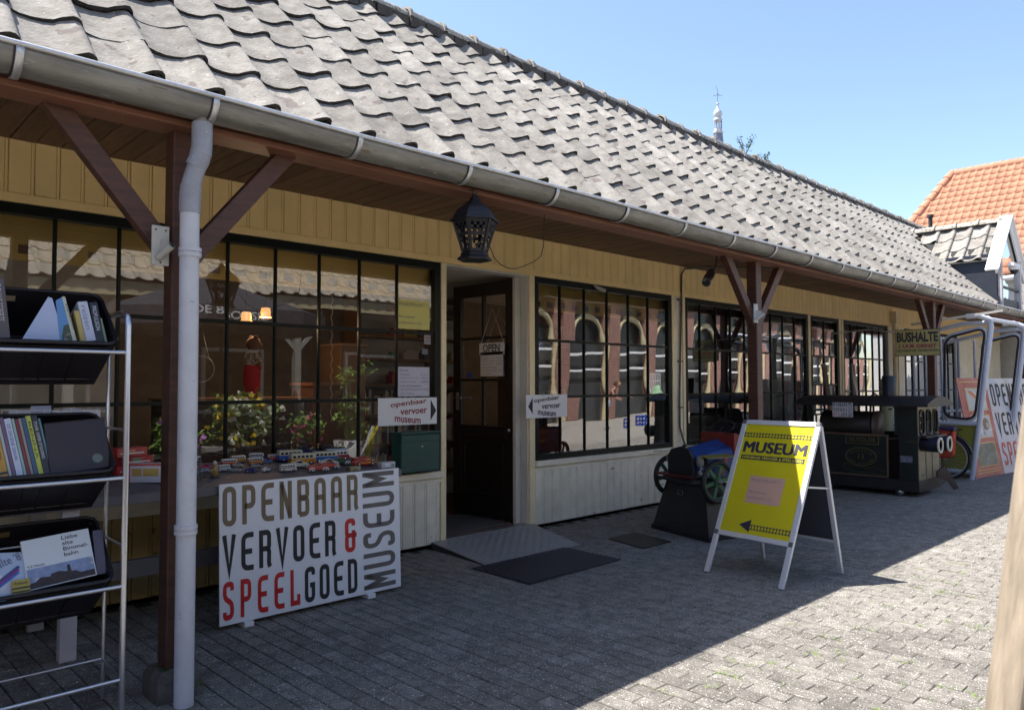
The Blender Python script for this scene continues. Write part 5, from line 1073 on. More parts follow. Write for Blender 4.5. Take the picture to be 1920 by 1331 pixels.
# lettering on the side, faces -x: axes ux = -y
Ux = Vector((0, -1, 0)); xs_ = tx0 - .0005
q = MB(); P = rring((0, 0), .44, .115, .012); q.tube([Vector((xs_ - .001, -1.38, .735)) + Ux * a + Vector((0, 0, b)) for a, b in P], .005, 5, closed=True); q.build('name_frame', M_gold, tr, world=True)
text('SILVOLDE', (xs_ - .001, -1.20, .705), Ux, Z, .36, .065, M_gold, tr, world=True, wt=.01)
q = MB(); q.tube([(xs_ - .001, -1.36 + .205 * math.cos(a), .50 + .125 * math.sin(a)) for a in [2 * PI * k / 40 for k in range(40)]], .006, 5, closed=True); q.build('oval_frame', M_gold, tr, world=True)
text('13', (xs_ - .001, -1.325, .468), Ux, Z, .075, .07, M_gold, tr, world=True)
def arc_text(s, cy, cz, rx, rz_, a0, a1, h, flip=False):
    for k, ch in enumerate(s):
        if ch == ' ': continue
        a = a0 + (a1 - a0) * k / (len(s) - 1); c = Vector((xs_ - .001, cy - rx * math.cos(a), cz + rz_ * math.sin(a))); tx = Vector((0, -1 * (-math.sin(a)) * rx, 0)) * 0
        tv = Ux * math.sin(a) * rx + Vector((0, 0, -math.cos(a) * rz_)); tv = tv if not flip else -tv; tv.normalize(); up = Vector((-1, 0, 0)).cross(tv); text(ch, c - tv * h * .35 - up * h * .5, tv, up, h * .62, h, M_gold, tr, world=True, t=.0008)
arc_text('GELDERSCHE', -1.36, .50, .155, .088, math.radians(155), math.radians(25), .030)
arc_text('TRAMWEG MAATSCHAPPIJ', -1.36, .50, .165, .095, math.radians(195), math.radians(345), .024, True)
q = MB(); P = [(-.26, .02), (-.22, .075), (-.05, .03), (.10, .03), (.20, .055), (.24, .02), (.33, .0), (.25, -.01), (.27, -.05), (.1, -.035), (-.1, -.03), (-.22, .0)]; q.tube([Vector((xs_ - .001, -1.36, .32)) + Ux * a + Vector((0, 0, b)) for a, b in P], .004, 5, closed=True); q.build('ribbon', mat('ribbon_green', (.06, .065, .03), .5), tr, world=True)
q = MB(); q.prism([(0, 0), (.15, 0), (.15, .085), (0, .085)], (xs_, -1.88, .46), Ux, Z, .001); q.build('label', mat('label_grey', (.17, .18, .24), .5, var=.6, vscale=90), tr, world=True)
q = MB(); q.bar((xs_ - .001, -1.95, .74), (xs_ - .001, -2.08, .735), .003, .004); q.build('gold_line', M_gold, tr, world=True)
mp_ = museum_board('small_museum_poster', 'small white museum poster hanging from the roof edge of the toy tram', 'sign', (10.742, -1.02, 1.045), Ux, Z, .285, .205, .002, M_ink, M_ink, M_ink, M_tau)
# ------------------------------------------------------------------ bus stop sign
Sx = Vector((.22, -.975, 0)).normalized(); SP = Vector((11.95, -1.465, 1.925))
bs = thing('bus_stop_sign', 'old yellow enamel sign reading BUSHALTE fixed to the third post', 'sign', SP)
M_en = mat('enamel_yellow', (.30, .25, .085), .4, var=.12, vscale=8, spots=[(20, .72, (.15, .12, .06))])
q = MB(); q.prism([(0, 0), (.58, 0), (.58, .385), (0, .385)], SP, Sx, Z, -.012); q.build('plate', M_en, bs, world=True, bev=.002)
q = MB(); q.tube([SP + Sx * a + Vector((0, 0, b)) for a, b in ((0, 0), (.58, 0), (.58, .385), (0, .385))], .006, 5, closed=True); q.build('border', M_black, bs, world=True)
So = lambda a, b: SP + Sx * a + Vector((0, 0, b)) + Sx.cross(Vector(Z)) * .001
M_enr = mat('enamel_red', (.20, .015, .035), .5)
def bold(s, a, b, W, H, ma, parent, n=3, o=So, ux=Sx):
    text(s, o(a, b), ux, Z, W, H, ma, parent, world=True, t=.001, wt=.045 if n == 3 else .025)
bold('BUSHALTE', .02, .20, .54, .15, M_black, bs); bold('1 UUR DIENST', .05, .115, .49, .055, M_enr, bs); bold('GELDERSCHE TRAMWEGEN', .015, .06, .55, .032, M_black, bs, 2)
q = MB(); q.tube([So(-.02, .36), (12.2, -1.0, 2.36), (12.4, -.35, 2.34)], .010, 6); q.tube([So(.58, .30), (12.62, -1.80, 2.3)], .012, 6); q.tube([So(.58, .10), (12.62, -1.80, 2.1)], .010, 6); q.build('bracket', M_alu, bs, world=True)
# ------------------------------------------------------------------ bus front shell
M_bus = mat('bus_frame_paint', (.52, .55, .64), .4, var=.06, spots=[(14, .72, (.36, .28, .2))]); M_busy = mat('bus_yellow', (.24, .23, .035), .45, var=.1)
BG = glass_mat('bus_glass', 0, ior=1.4, boost=.8)
def bus_shell(X0, label, wside=.68, panel=True):
    t = thing('bus_front_shell', label, 'bus shell', (X0, -1.8, 0), group='pale blue tubular bus fronts by the eave')
    yl, yr = -1.56, -2.02; top = 2.52
    q = MB(); q.tube([(X0, yr, .0), (X0, yr - .14, 1.0), (X0, yr - .32, 2.40), (X0 + .03, yr - .30, 2.50), (X0 + .10, yr - .25, 2.54)], .040, 12); q.build('front_tube', M_bus, t, world=True)
    q = MB(); q.tube([(X0, yl, .02), (X0, yl, 2.30)], .022, 10); q.build('rear_tube', M_bus, t, world=True)
    q = MB(); q.tube([(X0, yr - .33, 2.46), (X0, -1.95, 2.46), (X0, -1.5, 2.36), (X0, -1.10, 2.28)], .034, 10); q.build('top_tube', M_bus, t, world=True)
    for z in (.88, .12): q = MB(); q.tube([(X0, yl + .02, z), (X0, yr - .13 * z, z)], .034, 10); q.build('cross_tube', M_bus, t, world=True)
    q = MB(); q.tube([(X0, yr - .31, 2.50), (X0 - .12, -2.20, 2.57), (X0 - .20, -2.05, 2.56)], .042, 10); q.build('roof_stub', M_bus, t, world=True)
    q = MB(); q.tube([(X0 + .06, yr - .27, 2.52), (X0 + 2.2, yr - .22, 2.56)], .036, 10); q.build('roof_tube', M_bus, t, world=True)
    # window frame rounded quadrilateral with rubber
    C4 = [Vector((X0 - .035, a, b)) for a, b in ((-1.66, .98), (-2.09, .95), (-2.27, 2.38), (-1.70, 2.24))]; P = []
    for k in range(4):
        p, a, b = C4[k], C4[k - 1], C4[(k + 1) % 4]; r = .14; A = p + (a - p).normalized() * r; B = p + (b - p).normalized() * r
        P += [A * (1 - s) ** 2 + p * 2 * s * (1 - s) + B * s * s for s in [i / 6 for i in range(7)]]
    q = MB(); q.tube(P, .018, 8, closed=True); q.build('window_rubber', M_rub, t, world=True)
    outer = []
    cen = sum(P, Vector()) / len(P)
    for p in P: d = p - cen; outer.append(p + d.normalized() * .06 + Vector((.025, 0, 0)))
    q = MB(); m_ = len(P); q.add([p + Vector((.02, 0, 0)) for p in P] + outer, [(k, (k + 1) % m_, m_ + (k + 1) % m_, m_ + k) for k in range(m_)]); o = q.build('window_surround', M_bus, t, world=True); o.modifiers.new('t', 'SOLIDIFY').thickness = .01
    q = MB(); q.add(P, [tuple(range(m_))]); q.build('windscreen', BG, t, world=True)
    if panel: q = MB(); q.prism([(-1.57, .14), (-2.03, .14), (-2.12, .86), (-1.57, .86)], (X0 + .01, 0, 0), (0, 1, 0), Z, .01); q.build('lower_panel', M_busy, t, world=True)
    q = MB(); q.box(X0 - .06, X0 + .08, yr - .07, yr + .05, 0, .008); q.build('foot_plate', M_steel, t, world=True)
bus_shell(13.5, 'pale blue tubular bus front with a rubber framed window and yellow lower panel'); bus_shell(15.6, 'second pale blue tubular bus front at the right edge of the picture', panel=False)
q = MB(); q.bar((13.0, -1.35, 2.46), (13.3, -2.55, 2.62), .02, .035); tag(q.build('awning_arm', tmat((.50, .47, .42), .5)), 'long pale awning arm sloping up above the bus front', 'awning arm')
# side windows of the bus parts stacked behind (mullions seen through the first window)
wf = thing('bus_side_frame', 'row of pale blue bus window pillars behind the bus front', 'bus frame', (14.6, -1.2, 0))
for k in range(7): q = MB(); x = 14.0 + k * .42; q.tube([(x, -1.05 - .06 * (k % 2), .02), (x, -1.05 - .06 * (k % 2), 2.35)], .022, 8); q.build('pillar', M_bus, wf, world=True)
for z in (2.36, 1.0, .3): q = MB(); q.tube([(13.9, -1.08, z), (16.6, -1.08, z)], .026, 8); q.build('rail', M_bus, wf, world=True)
# ------------------------------------------------------------------ bicycle with red panniers
bk = thing('bicycle', 'parked bicycle with a fat black rear tyre standing behind the toy tram', 'bicycle', (13.2, -1.4, 0)); Mk = mat('bike_black', (.015, .015, .02), .35)
for cy, nm in ((-1.74, 'rear'), (-.66, 'front')):
    q = MB(); q.tube([(13.2, cy + .335 * math.cos(a), .36 + .335 * math.sin(a)) for a in [2 * PI * k / 36 for k in range(36)]], .021, 8, closed=True); q.build('tyre', M_wt, bk, world=True)
    q = MB(); q.tube([(13.2, cy + .305 * math.cos(a), .36 + .305 * math.sin(a)) for a in [2 * PI * k / 36 for k in range(36)]], .009, 6, closed=True); [q.tube([(13.2, cy + .02 * math.cos(a + .6), .36 + .02 * math.sin(a + .6)), (13.2, cy + .305 * math.cos(a), .36 + .305 * math.sin(a))], .0016, 4, cap=False) for a in [2 * PI * k / 24 for k in range(24)]]; q.lathe([(.03, -.05), (.03, .05)], (13.2, cy, .36), 10, (1, 0, 0)); q.build('wheel', M_alu, bk, world=True)
q = MB(); q.tube([(13.2, -1.74 + .375 * math.cos(a), .36 + .375 * math.sin(a)) for a in [math.radians(170 - 8 * k) + 0 for k in range(18)][::1]], .022, 6); q.build('mudguard', Mk, bk, world=True)
q = MB(); [q.tube(P, .016, 8) for P in ([(13.2, -1.74, .36), (13.2, -1.28, .33), (13.2, -1.42, .92)], [(13.2, -1.74, .36), (13.2, -1.40, .80)], [(13.2, -1.28, .33), (13.2, -.80, .86), (13.2, -1.38, .78)], [(13.2, -.66, .36), (13.2, -.80, .86), (13.2, -.84, 1.05)])]; q.build('frame', Mk, bk, world=True)
q = MB(); q.tube([(13.45, -.92, 1.12), (13.2, -.84, 1.10), (12.95, -.92, 1.12), (12.93, -1.06, 1.10)], .012, 8); q.build('handlebar', Mk, bk, world=True)
q = MB(); q.sphere((13.2, -1.44, .95), .12, 12, 6, (.6, 1.1, .35)); q.build('saddle', Mk, bk, world=True)
q = MB(); q.tube([(13.2, -1.52, .80), (13.2, -2.0, .80)], .009, 6); q.tube([(13.2, -1.95, .8), (13.2, -1.74, .36)], .007, 6); q.build('luggage_rack', Mk, bk, world=True)
pn = thing('pannier', 'orange red bicycle pannier bag with a dark purple lid', 'bag', (13.05, -1.78, .45)); M_pan = mat('pannier_red', (.46, .055, .025), .6, var=.12, bump=.1)
q = MB(); q.prism([(-1.93, .78), (-1.64, .80), (-1.62, .42), (-1.68, .36), (-1.86, .36), (-1.91, .42)], (13.12, 0, 0), (0, 1, 0), Z, -.14); q.build('bag', M_pan, pn, world=True, bev=.02)
q = MB(); q.box(12.965, 13.13, -1.94, -1.62, .79, .85); q.build('lid', mat('pannier_lid', (.05, .035, .10), .6), pn, world=True, bev=.015)
q = MB(); q.tube([(12.96, -1.92, .79), (12.95, -1.85, .70), (12.95, -1.70, .70), (12.96, -1.63, .79)], .008, 6); q.build('strap', M_black, pn, world=True)
# dark bike handlebar seen above the tram
bk2 = thing('bicycle', 'dark bicycle leaning by the far window behind the toy tram', 'bicycle', (12.4, -.7, 0))
q = MB(); q.tube([(12.2, -1.15, 1.30), (12.3, -1.02, 1.36), (12.4, -.80, 1.22), (12.5, -.60, 1.32)], .014, 8); q.tube([(12.35, -.95, 1.30), (12.4, -.90, .85), (12.45, -.85, .36)], .018, 8); q.tube([(12.4, -.9, .95), (12.7, -.45, .80)], .018, 8); q.build('frame', Mk, bk2, world=True)
for c in ((12.5, -.85), (13.1, -.25)):
    q = MB(); q.tube([(c[0] + .24 * math.cos(a), c[1] + .24 * math.cos(a), .36 + .335 * math.sin(a)) for a in [2 * PI * k / 28 for k in range(28)]], .018, 6, closed=True); q.build('tyre', M_wt, bk2, world=True)
# planks and post stacked behind the sign
for k, (x, y, dx, c, lab) in enumerate([(12.9, -.55, .25, (.17, .12, .09), 'brown plank leaning to the right under the bus stop sign'), (12.7, -.30, -.12, (.10, .07, .05), 'darker brown plank leaning against the far window'), (13.4, -1.0, .05, (.42, .45, .52), 'pale blue painted plank standing behind the third post')]):
    q = MB(); q.bar((x, y, .005), (x + dx, y + .2, 1.85), .14, .03, up=(0, 1, 0)); tag(q.build('plank', tmat(c, .7), bev=.003), lab, 'plank')
sp = thing('stand_pipe', 'pale green post with a dark pipe on top beside the leaning planks', 'post', (13.0, -.95, 0))
q = MB(); q.lathe([(.085, 0), (.085, 1.45), (.10, 1.46), (.10, 1.56), (.07, 1.60)], (13.0, -.95, 0), 16); q.build('post', tmat((.40, .42, .27), .5), sp, world=True); q = MB(); q.tube([(13.0, -.95, 1.6), (13.0, -.95, 2.35)], .045, 12); q.build('pipe', tmat((.05, .055, .055), .4), sp, world=True)
# ------------------------------------------------------------------ leaning exhibition panel
PB = Vector((13.66, -2.04, .005)); PU = Vector((15.28, -2.24, .005)) - PB; PWd = PU.length; PU.normalize(); PV = Vector((-.02, .27, 1.60)); PHt = PV.length; PV = (PV - PU * PV.dot(PU)).normalized(); PN = PU.cross(PV)
pb = thing('exhibition_panel', 'large red and white museum panel with three pictures leaning on the bus front', 'panel', PB)
M_pred = mat('panel_red', (.36, .030, .045), .22, var=.25, vscale=2.5, col2=(.50, .16, .18)); M_pw = mat('panel_white', (.55, .57, .63), .2)
po = lambda a, b, n=0: PB + PU * (a * PWd) + PV * (b * PHt) + PN * n
def pr_(pts, ma, nm, n=.0015, t=.001):
    q = MB(); q.add([po(a, b, n) for a, b in pts], [tuple(range(len(pts)))]); return q.build(nm, ma, pb, world=True)
q = MB(); q.prism([(0, 0), (1.9 * PWd, 0), (1.9 * PWd, PHt), (0, PHt)], PB, PU, PV, -.012); q.build('board', M_pred, pb, world=True)
pr_([(.68, 0), (1.9, 0), (1.9, 1), (.68, 1)], M_pw, 'white_field'); M_gy = tmat((.55, .33, .05), .4)
def frame(a0, a1, b0, b1, nm, ma):
    pr_([(a0, b0), (a1, b0), (a1, b1), (a0, b1)], M_gy, nm + '_border', .002); pr_([(a0 + .015, b0 + .01), (a1 - .015, b0 + .01), (a1 - .015, b1 - .01), (a0 + .015, b1 - .01)], ma, nm, .003)
frame(.14, .60, .66, .90, 'picture', tmat((.42, .47, .50), .3)); frame(.14, .60, .38, .62, 'picture', tmat((.50, .53, .58), .3)); frame(.14, .60, .10, .34, 'picture', mat('market_picture', (.10, .13, .12), .35, var=.7, vscale=9, spots=[(6, .6, (.32, .24, .22))]))
pr_([(.17, .87), (.30, .88), (.57, .72), (.57, .69), (.48, .71)], tmat((.60, .60, .62), .3), 'train_body', .004); pr_([(.18, .865), (.28, .87), (.55, .71), (.50, .70)], tmat((.52, .12, .03), .3), 'train_stripe', .005); pr_([(.40, .83), (.48, .84), (.47, .79), (.41, .80)], tmat((.06, .12, .2), .3), 'train_window', .006)
def disc(a, b, ra, rb, ma, nm, n=.004): pr_([(a + ra * math.cos(k * PI / 10), b + rb * math.sin(k * PI / 10)) for k in range(20)], ma, nm, n)
disc(.28, .52, .055, .055, tmat((.30, .42, .34), .3), 'signal_disc'); disc(.28, .52, .04, .04, tmat((.42, .46, .40), .3), 'signal_disc', .005); disc(.18, .49, .03, .035, tmat((.08, .11, .05), .3), 'signal_disc'); disc(.47, .52, .075, .065, tmat((.16, .09, .06), .3), 'cap_picture'); disc(.50, .51, .03, .03, tmat((.4, .42, .44), .3), 'cap_badge', .005)
pr_([(.27, .47), (.29, .47), (.32, .40), (.30, .40)], tmat((.2, .18, .15), .3), 'handle_picture', .004); pr_([(.38, .48), (.43, .48), (.43, .41), (.38, .41)], tmat((.25, .27, .32), .3), 'plate_picture', .004)
for b in (.955, .065, .04): pr_([(.06, b), (.64, b), (.64, b + .008), (.06, b + .008)], M_gy, 'gold_line', .002)
for wd_, b, ma in (('OPENBAAR', .70, M_ink), ('VERVOER', .39, M_ink), ('SPEELGOED', .08, M_red)): display(wd_, po(.74, b, .002), PU, PV, len(wd_) * .14 * PWd, .24 * PHt, ma, pb, name='lettering')
# ------------------------------------------------------------------ near wooden post (out of focus at the right edge)
q = MB(); q.bar((1.45, -5.18, 0.0), (1.70, -5.41, 2.15), .135, .09, up=(-.694, -.72, 0)); o = tag(q.build('wooden_post', mat('bare_wood', (.25, .205, .155), .75, var=.3, vscale=9, stretch=(6, 6, .4), bump=.1), bev=.006), 'pale bare wooden post leaning at the right edge close to the camera', 'post')

# ------------------------------------------------------------------ dormer on the roof (part of the building)
M_slate = mat('slate_cheek', (.022, .028, .045), .5, var=.15)
q = MB(); A = 4.79
for x0, x1 in ((16.42, 16.46), (17.94, 17.98)): q.prism([(-1.75, 3.02), (-1.75, 3.98), (-.80, 3.98)], (x0, 0, 0), (0, 1, 0), Z, .04)
q.box(16.42, 17.98, -1.78, -1.75, 3.0, 3.15); dm = q.build('dormer', M_slate, bld)
q = MB(); q.add([(17.2, -1.74, 4.66), (17.2, -.1, 4.66), (16.36, -.9, 3.84), (16.36, -1.74, 3.84)], [(0, 1, 2, 3)]); q.add([(17.2, -1.74, 4.66), (17.2, -.1, 4.66), (18.04, -.9, 3.84), (18.04, -1.74, 3.84)], [(3, 2, 1, 0)]); q.build('dormer_roof', M_tedge, dm)
for sd_, rz in ((-1, -PI / 2), (1, PI / 2)):
    for c in range(7):
        for r_i in range(3):
            s = .03 + r_i * tg; yy = -1.78 + c * tw * .98
            xx = 17.2 + sd_ * (.86 - s * .7071); zz = 3.86 + s * .7071
            ylim = (zz - 4.78)
            if yy > ylim + .05: continue
            if sd_ < 0: inst(R.choice(tmesh), 'dormer_tile', dm, (xx + .03, yy + tw, zz), (0, 0, 0)).rotation_euler = (Matrix.Rotation(-PI / 2, 4, 'Z') @ Matrix.Rotation(TH - .04, 4, 'X')).to_euler()
            else: inst(R.choice(tmesh), 'dormer_tile', dm, (xx, yy, zz), (0, 0, 0)).rotation_euler = (Matrix.Rotation(PI / 2, 4, 'Z') @ Matrix.Rotation(TH - .04, 4, 'X')).to_euler()
for k in range(5): inst(cm, 'dormer_ridge_tile', dm, (17.2, -1.70 + k * .40, 4.70), (0, 0, PI / 2))
for sg in (-1, 1):
    q = MB(); q.bar((17.2, -1.76, 4.80), (17.2 + sg * 1.15, -1.76, 3.62), .22, .035, up=(sg, 0, 1)); q.build('verge_board', mat('bright_white', (.80, .80, .80), .4), dm)
    q = MB(); q.bar((17.2, -1.80, 4.70), (17.2 + sg * 1.05, -1.80, 3.62), .03, .16, up=(sg, 0, 1)); q.build('barge_board', M_white, dm)
    q = MB(); q.box(17.2 + sg * .70 - .05, 17.2 + sg * .70 + .05, -1.82, -1.76, 2.98, 3.98); q.build('corner_board', mat('board_pale', (.50, .48, .50), .6, var=.15), dm)
q = MB(); q.add([(16.5, -1.765, 3.05), (17.9, -1.765, 3.05), (17.9, -1.765, 4.0), (17.2, -1.765, 4.6), (16.5, -1.765, 4.0)], [(0, 1, 2, 3, 4)]); q.build('dormer_window', G2, dm)
q = MB(); q.prism([(16.47, 3.0), (17.93, 3.0), (17.93, 3.95), (17.2, 4.55), (16.47, 3.95)], (0, -1.66, 0), X, Z, -.02); q.build('dormer_interior', M_int, dm)
q = MB(); q.box(16.5, 17.9, -1.80, -1.765, 3.35, 3.38); q.build('window_bar', M_blk, dm)
ds = thing('dome_camera', 'white dome camera on an arm under the white gable of the roof dormer', 'camera', (16.62, -2.0, 3.66))
q = MB(); q.box(16.48, 16.95, -2.02, -1.92, 3.72, 3.78); q.build('arm', M_white, ds, world=True); q = MB(); q.lathe([(.09, 3.72), (.09, 3.66)], (16.72, -1.97, 0), 14); q.build('collar', M_white, ds, world=True); q = MB(); q.sphere((16.72, -1.97, 3.65), .075, 12, 8); q.build('dome', M_twin, ds, world=True)
for i, (x, y, z) in enumerate([(19.5, .30, 5.0), (20.5, .05, 4.85)]):
    t = thing('vent_pipe', ['taller black vent pipe at the far end of the grey roof ridge', 'shorter black vent pipe beyond the dormer ridge'][i], 'pipe', (x, y, z)); q = MB(); q.tube([(x, y, z), (x, y, z + .48 - .1 * i)], .045, 10); q.build('pipe', M_black, t, world=True); q = MB(); q.lathe([(.07, 0), (.07, .06)], (x, y, z + .46 - .1 * i), 10); q.build('cap', M_black, t, world=True)
# weeds on the ridge
M_gl = mat('weed_leaf', (.05, .10, .03), .7, var=.4)
for (x, h, n, lab) in ((10.77, .30, 44, 'small leafy weed growing on the roof ridge beside the spire'), (11.35, .17, 34, 'lower leafy weed growing on the roof ridge right of the taller one')):
    t = thing('weed', lab, 'plant', (x, .28, 5.12)); q = MB(); tipz = []
    for k in range(7):
        a = R.uniform(0, 2 * PI); P = [(x, .28, 5.10)]; l = h * R.uniform(.6, 1)
        for j in range(1, 5): P.append((x + math.cos(a) * l * .14 * j + R.uniform(-.01, .01), .28 + math.sin(a) * l * .12 * j, 5.10 + l * j / 4))
        q.tube(P, .004, 4); tipz += P[2:]
    q.build('stem', M_gl, t, world=True); q = MB()
    for k in range(n * 3):
        c = Vector(R.choice(tipz)) + Vector((R.gauss(0, .025), R.gauss(0, .02), R.gauss(0, .02))); a = R.uniform(0, 6.3); d = Vector((math.cos(a), math.sin(a) * .6, R.uniform(-.5, .6))) * .022; e = Vector((-d.y, d.x, R.uniform(-.3, .3) * .02)).normalized() * .010
        q.add([c - d, c + e, c + d, c - e], [(0, 1, 2, 3)])
    q.build('leaves', M_gl, t, world=True, kind='stuff')
# ------------------------------------------------------------------ orange roofed house
M_or = mat('orange_tile', (.40, .19, .12), .8, var=.14, vscale=2.5, spec=.2, bump=.2, bscale=40, spots=[(14, .70, (.55, .25, .14))])
oh = thing('orange_house', 'house with a steep hipped orange pantile roof behind the dormer', 'house', (26, -2, 0))
q = MB(); q.box(24.3, 32.5, -3.4, 3.4, 0, 4.45); q.build('wall', mat('rendered_wall', (.60, .60, .58), .7, var=.05), oh, world=True)
rs = Vector((-4.2, 0, -4.1)).normalized()   # down slope
q = MB(); RE, RW = Vector((28.2, 2.2, 8.56)), Vector((28.2, -2.2, 8.56)); EE, EW = Vector((24.0, 3.8, 4.46)), Vector((24.0, -3.6, 4.46)); E2, E3 = Vector((32.4, 3.8, 4.46)), Vector((32.4, -3.6, 4.46))
q.add([RE, RW, EE, EW, E2, E3], [(0, 1, 3, 2), (0, 2, 4), (1, 5, 3), (0, 4, 5, 1)]); orf = q.build('roof', mat('roof_under', (.16, .05, .03), .9), oh, world=True)
q = MB(); otw, otg = .215, .335; pr2 = [(0, .022), (.25, 0), (.5, -.004), (.75, .02), (.92, .034), (1.04, .028)]; n_s = int(5.87 / otg)
nrm = Vector((-.698, 0, .716)); upv = -rs
for j in range(n_s + 1):
    s = j * otg; f = s / 5.87
    ymax = 3.8 - 1.6 * f; ymin = -3.7 + 1.5 * f
    c = 0
    while ymax - (c + 1) * otw > ymin:
        y = 3.8 - (c + 1) * otw; c += 1
        if y + otw > ymax + .12: continue
        O = Vector((24.0, y, 4.46)) + upv * s + nrm * .05 + Vector((0, R.uniform(-.004, .004), 0)); L2 = otg + .05; vs = []
        for v, l in ((0, .016), (L2, 0)):
            for u, h in pr2: vs.append(O + Vector((0, (1 - u) * otw, 0)) + upv * v + nrm * (h + l))
        for u, h in pr2: vs.append(O + Vector((0, (1 - u) * otw, 0)) + nrm * (h - .012))
        m_ = len(pr2); q.add(vs, [(k, k + 1, m_ + k + 1, m_ + k) for k in range(m_ - 1)] + [(k, 2 * m_ + k, 2 * m_ + k + 1, k + 1) for k in range(m_ - 1)], True)
q.build('roof_tile', M_or, orf, world=True, kind='stuff')
for nm, a, b, n in (('ridge_tile', RE, RE + Vector((0, -4.4, 0)), 11), ('hip_tile', EE + Vector((0, 0, .05)), RE + Vector((0, 0, .05)), 15)):
    for k in range(n): q = MB(); p0, p1 = a.lerp(b, k / n), a.lerp(b, (k + 1) / n + .004); q.tube([p0, p1], [.15, .125], 10); q.build(nm, M_or, orf, world=True)
q = MB(); q.tube([(23.95, 4, 4.40), (23.95, -3.7, 4.40)], .07, 10); q.build('gutter', M_white, oh, world=True)
for y in (-1.5,): 
    q = MB(); q.box(24.26, 24.32, y - .6, y + .6, 2.3, 3.8); wq = q.build('window', M_white, oh, world=True); q = MB(); q.box(24.24, 24.262, y - .5, y + .5, 2.4, 3.7); q.build('pane', M_twin, wq, world=True)
q = MB(); q.box(20.0, 20.5, .62, 1.1, 4.6, 5.35); pcx = tag(q.build('chimney_block', tmat((.40, .38, .36), .7)), 'small grey rendered block at the far end of the grey ridge', 'chimney')
# ------------------------------------------------------------------ church spire
ch = thing('church_tower', 'slender slate church spire with an open lantern and onion top rising beyond the roof', 'church', (116, 57.4, 0)); cx0, cy0 = 116.2, 63.0
M_lead = mat('lead', (.17, .17, .21), .45, .3, var=.25, vscale=.8); M_led2 = mat('lead_pale', (.42, .43, .46), .5, .2, var=.15, vscale=1)
q = MB(); q.lathe([(4.2, 0), (4.2, 28), (4.5, 28.3)], (cx0, cy0, 0), 8, smooth=False); q.build('tower_shaft', mat('church_brick', (.22, .12, .09), .8, var=.2), ch, world=True)
q = MB(); q.lathe([(4.4, 28.3), (1.9, 36), (1.05, 42.5), (.80, 45.2)], (cx0, cy0, 0), 8, smooth=False, rot=.2); q.build('spire', M_lead, ch, world=True)
q = MB(); q.lathe([(.82, 45.2), (.93, 45.3), (.93, 45.5), (.75, 45.55), (.70, 46.1)], (cx0, cy0, 0), 8, smooth=False, rot=.2); q.build('gallery', M_led2, ch, world=True)
for k in range(8): a = k * PI / 4 + .2; q = MB(); q.tube([(cx0 + .62 * math.cos(a), cy0 + .62 * math.sin(a), 46.0), (cx0 + .62 * math.cos(a), cy0 + .62 * math.sin(a), 47.6)], .10, 6); q.build('column', M_led2 if k % 2 else M_lead, ch, world=True)
q = MB(); q.lathe([(.66, 47.4), (.76, 47.5), (.76, 47.8), (.45, 48.0), (.62, 48.25), (.78, 48.7), (.66, 49.1), (.38, 49.5), (.18, 49.9), (.12, 50.3)], (cx0, cy0, 0), 12, rot=.2); q.build('onion_dome', M_led2, ch, world=True)
q = MB(); q.sphere((cx0, cy0, 50.5), .26, 10, 8); q.build('ball', M_led2, ch, world=True)
q = MB(); q.tube([(cx0, cy0, 50.6), (cx0, cy0, 53.0)], .045, 5); rx = Vector((.72, -.694, 0)); c = Vector((cx0, cy0, 52.0)); q.tube([c - rx * .65, c + rx * .65], .04, 5); [q.tube([c - rx * .3 * s, c + Vector((0, 0, .45)), ], .035, 5) for s in (-1, 1)]; [q.sphere(c + rx * .65 * s, .09) for s in (-1, 1)]; q.tube([(cx0, cy0, 53.0), c + Vector((0, 0, 1.35)) - rx * .25, c + Vector((0, 0, 1.75)) - rx * .2], .04, 5); q.build('weathercock_cross', M_lead, ch, world=True)

# ------------------------------------------------------------------ inside the museum
M_shelf = mat('shelf_wood', (.22, .10, .045), .5, var=.2, stretch=(1, 6, 6))
bc = thing('bookcase', 'tall wooden bookcase against the back wall seen through the doorway', 'bookcase', (6.4, 2.2, .05))
for z in (.42, .78, 1.13, 1.50, 1.80, 2.08, 2.38): q = MB(); q.box(4.9, 8.6, 2.05, 2.40, z, z + .025); q.build('shelf', M_shelf, bc, world=True)
for x in (4.88, 6.1, 7.35, 8.6): q = MB(); q.box(x, x + .025, 2.05, 2.40, .05, 2.6); q.build('upright', M_shelf, bc, world=True)
q = MB(); q.box(4.9, 8.6, 2.405, 2.42, .05, 2.6); q.build('back', M_intw, bc, world=True)
bcols = [(.30, .27, .22), (.22, .05, .04), (.35, .33, .30), (.08, .09, .12), (.28, .14, .06), (.42, .40, .38), (.12, .03, .03), (.05, .07, .05)]
bmesh_cache = {}
for z, zt in ((.445, .76), (.805, 1.11), (1.155, 1.47)):
    x = 4.92
    while x < 8.5:
        w_, h = R.uniform(.022, .05), R.uniform(.20, .295); c = R.choice(bcols)
        if not (6.08 < x + w_ < 6.14 or 7.33 < x + w_ < 7.39):
            t = MB(); t.box(0, w_ - .001, 0, .2, 0, h); o = t.build('book', tmat(c, .6)); o.location = (x, 2.06, z + .001); tag(o, 'book standing in the rows of the bookcase inside the museum', 'book', 'books in the bookcase')
        x += w_ + (.05 if 6.04 < x < 6.12 or 7.30 < x < 7.37 else 0)
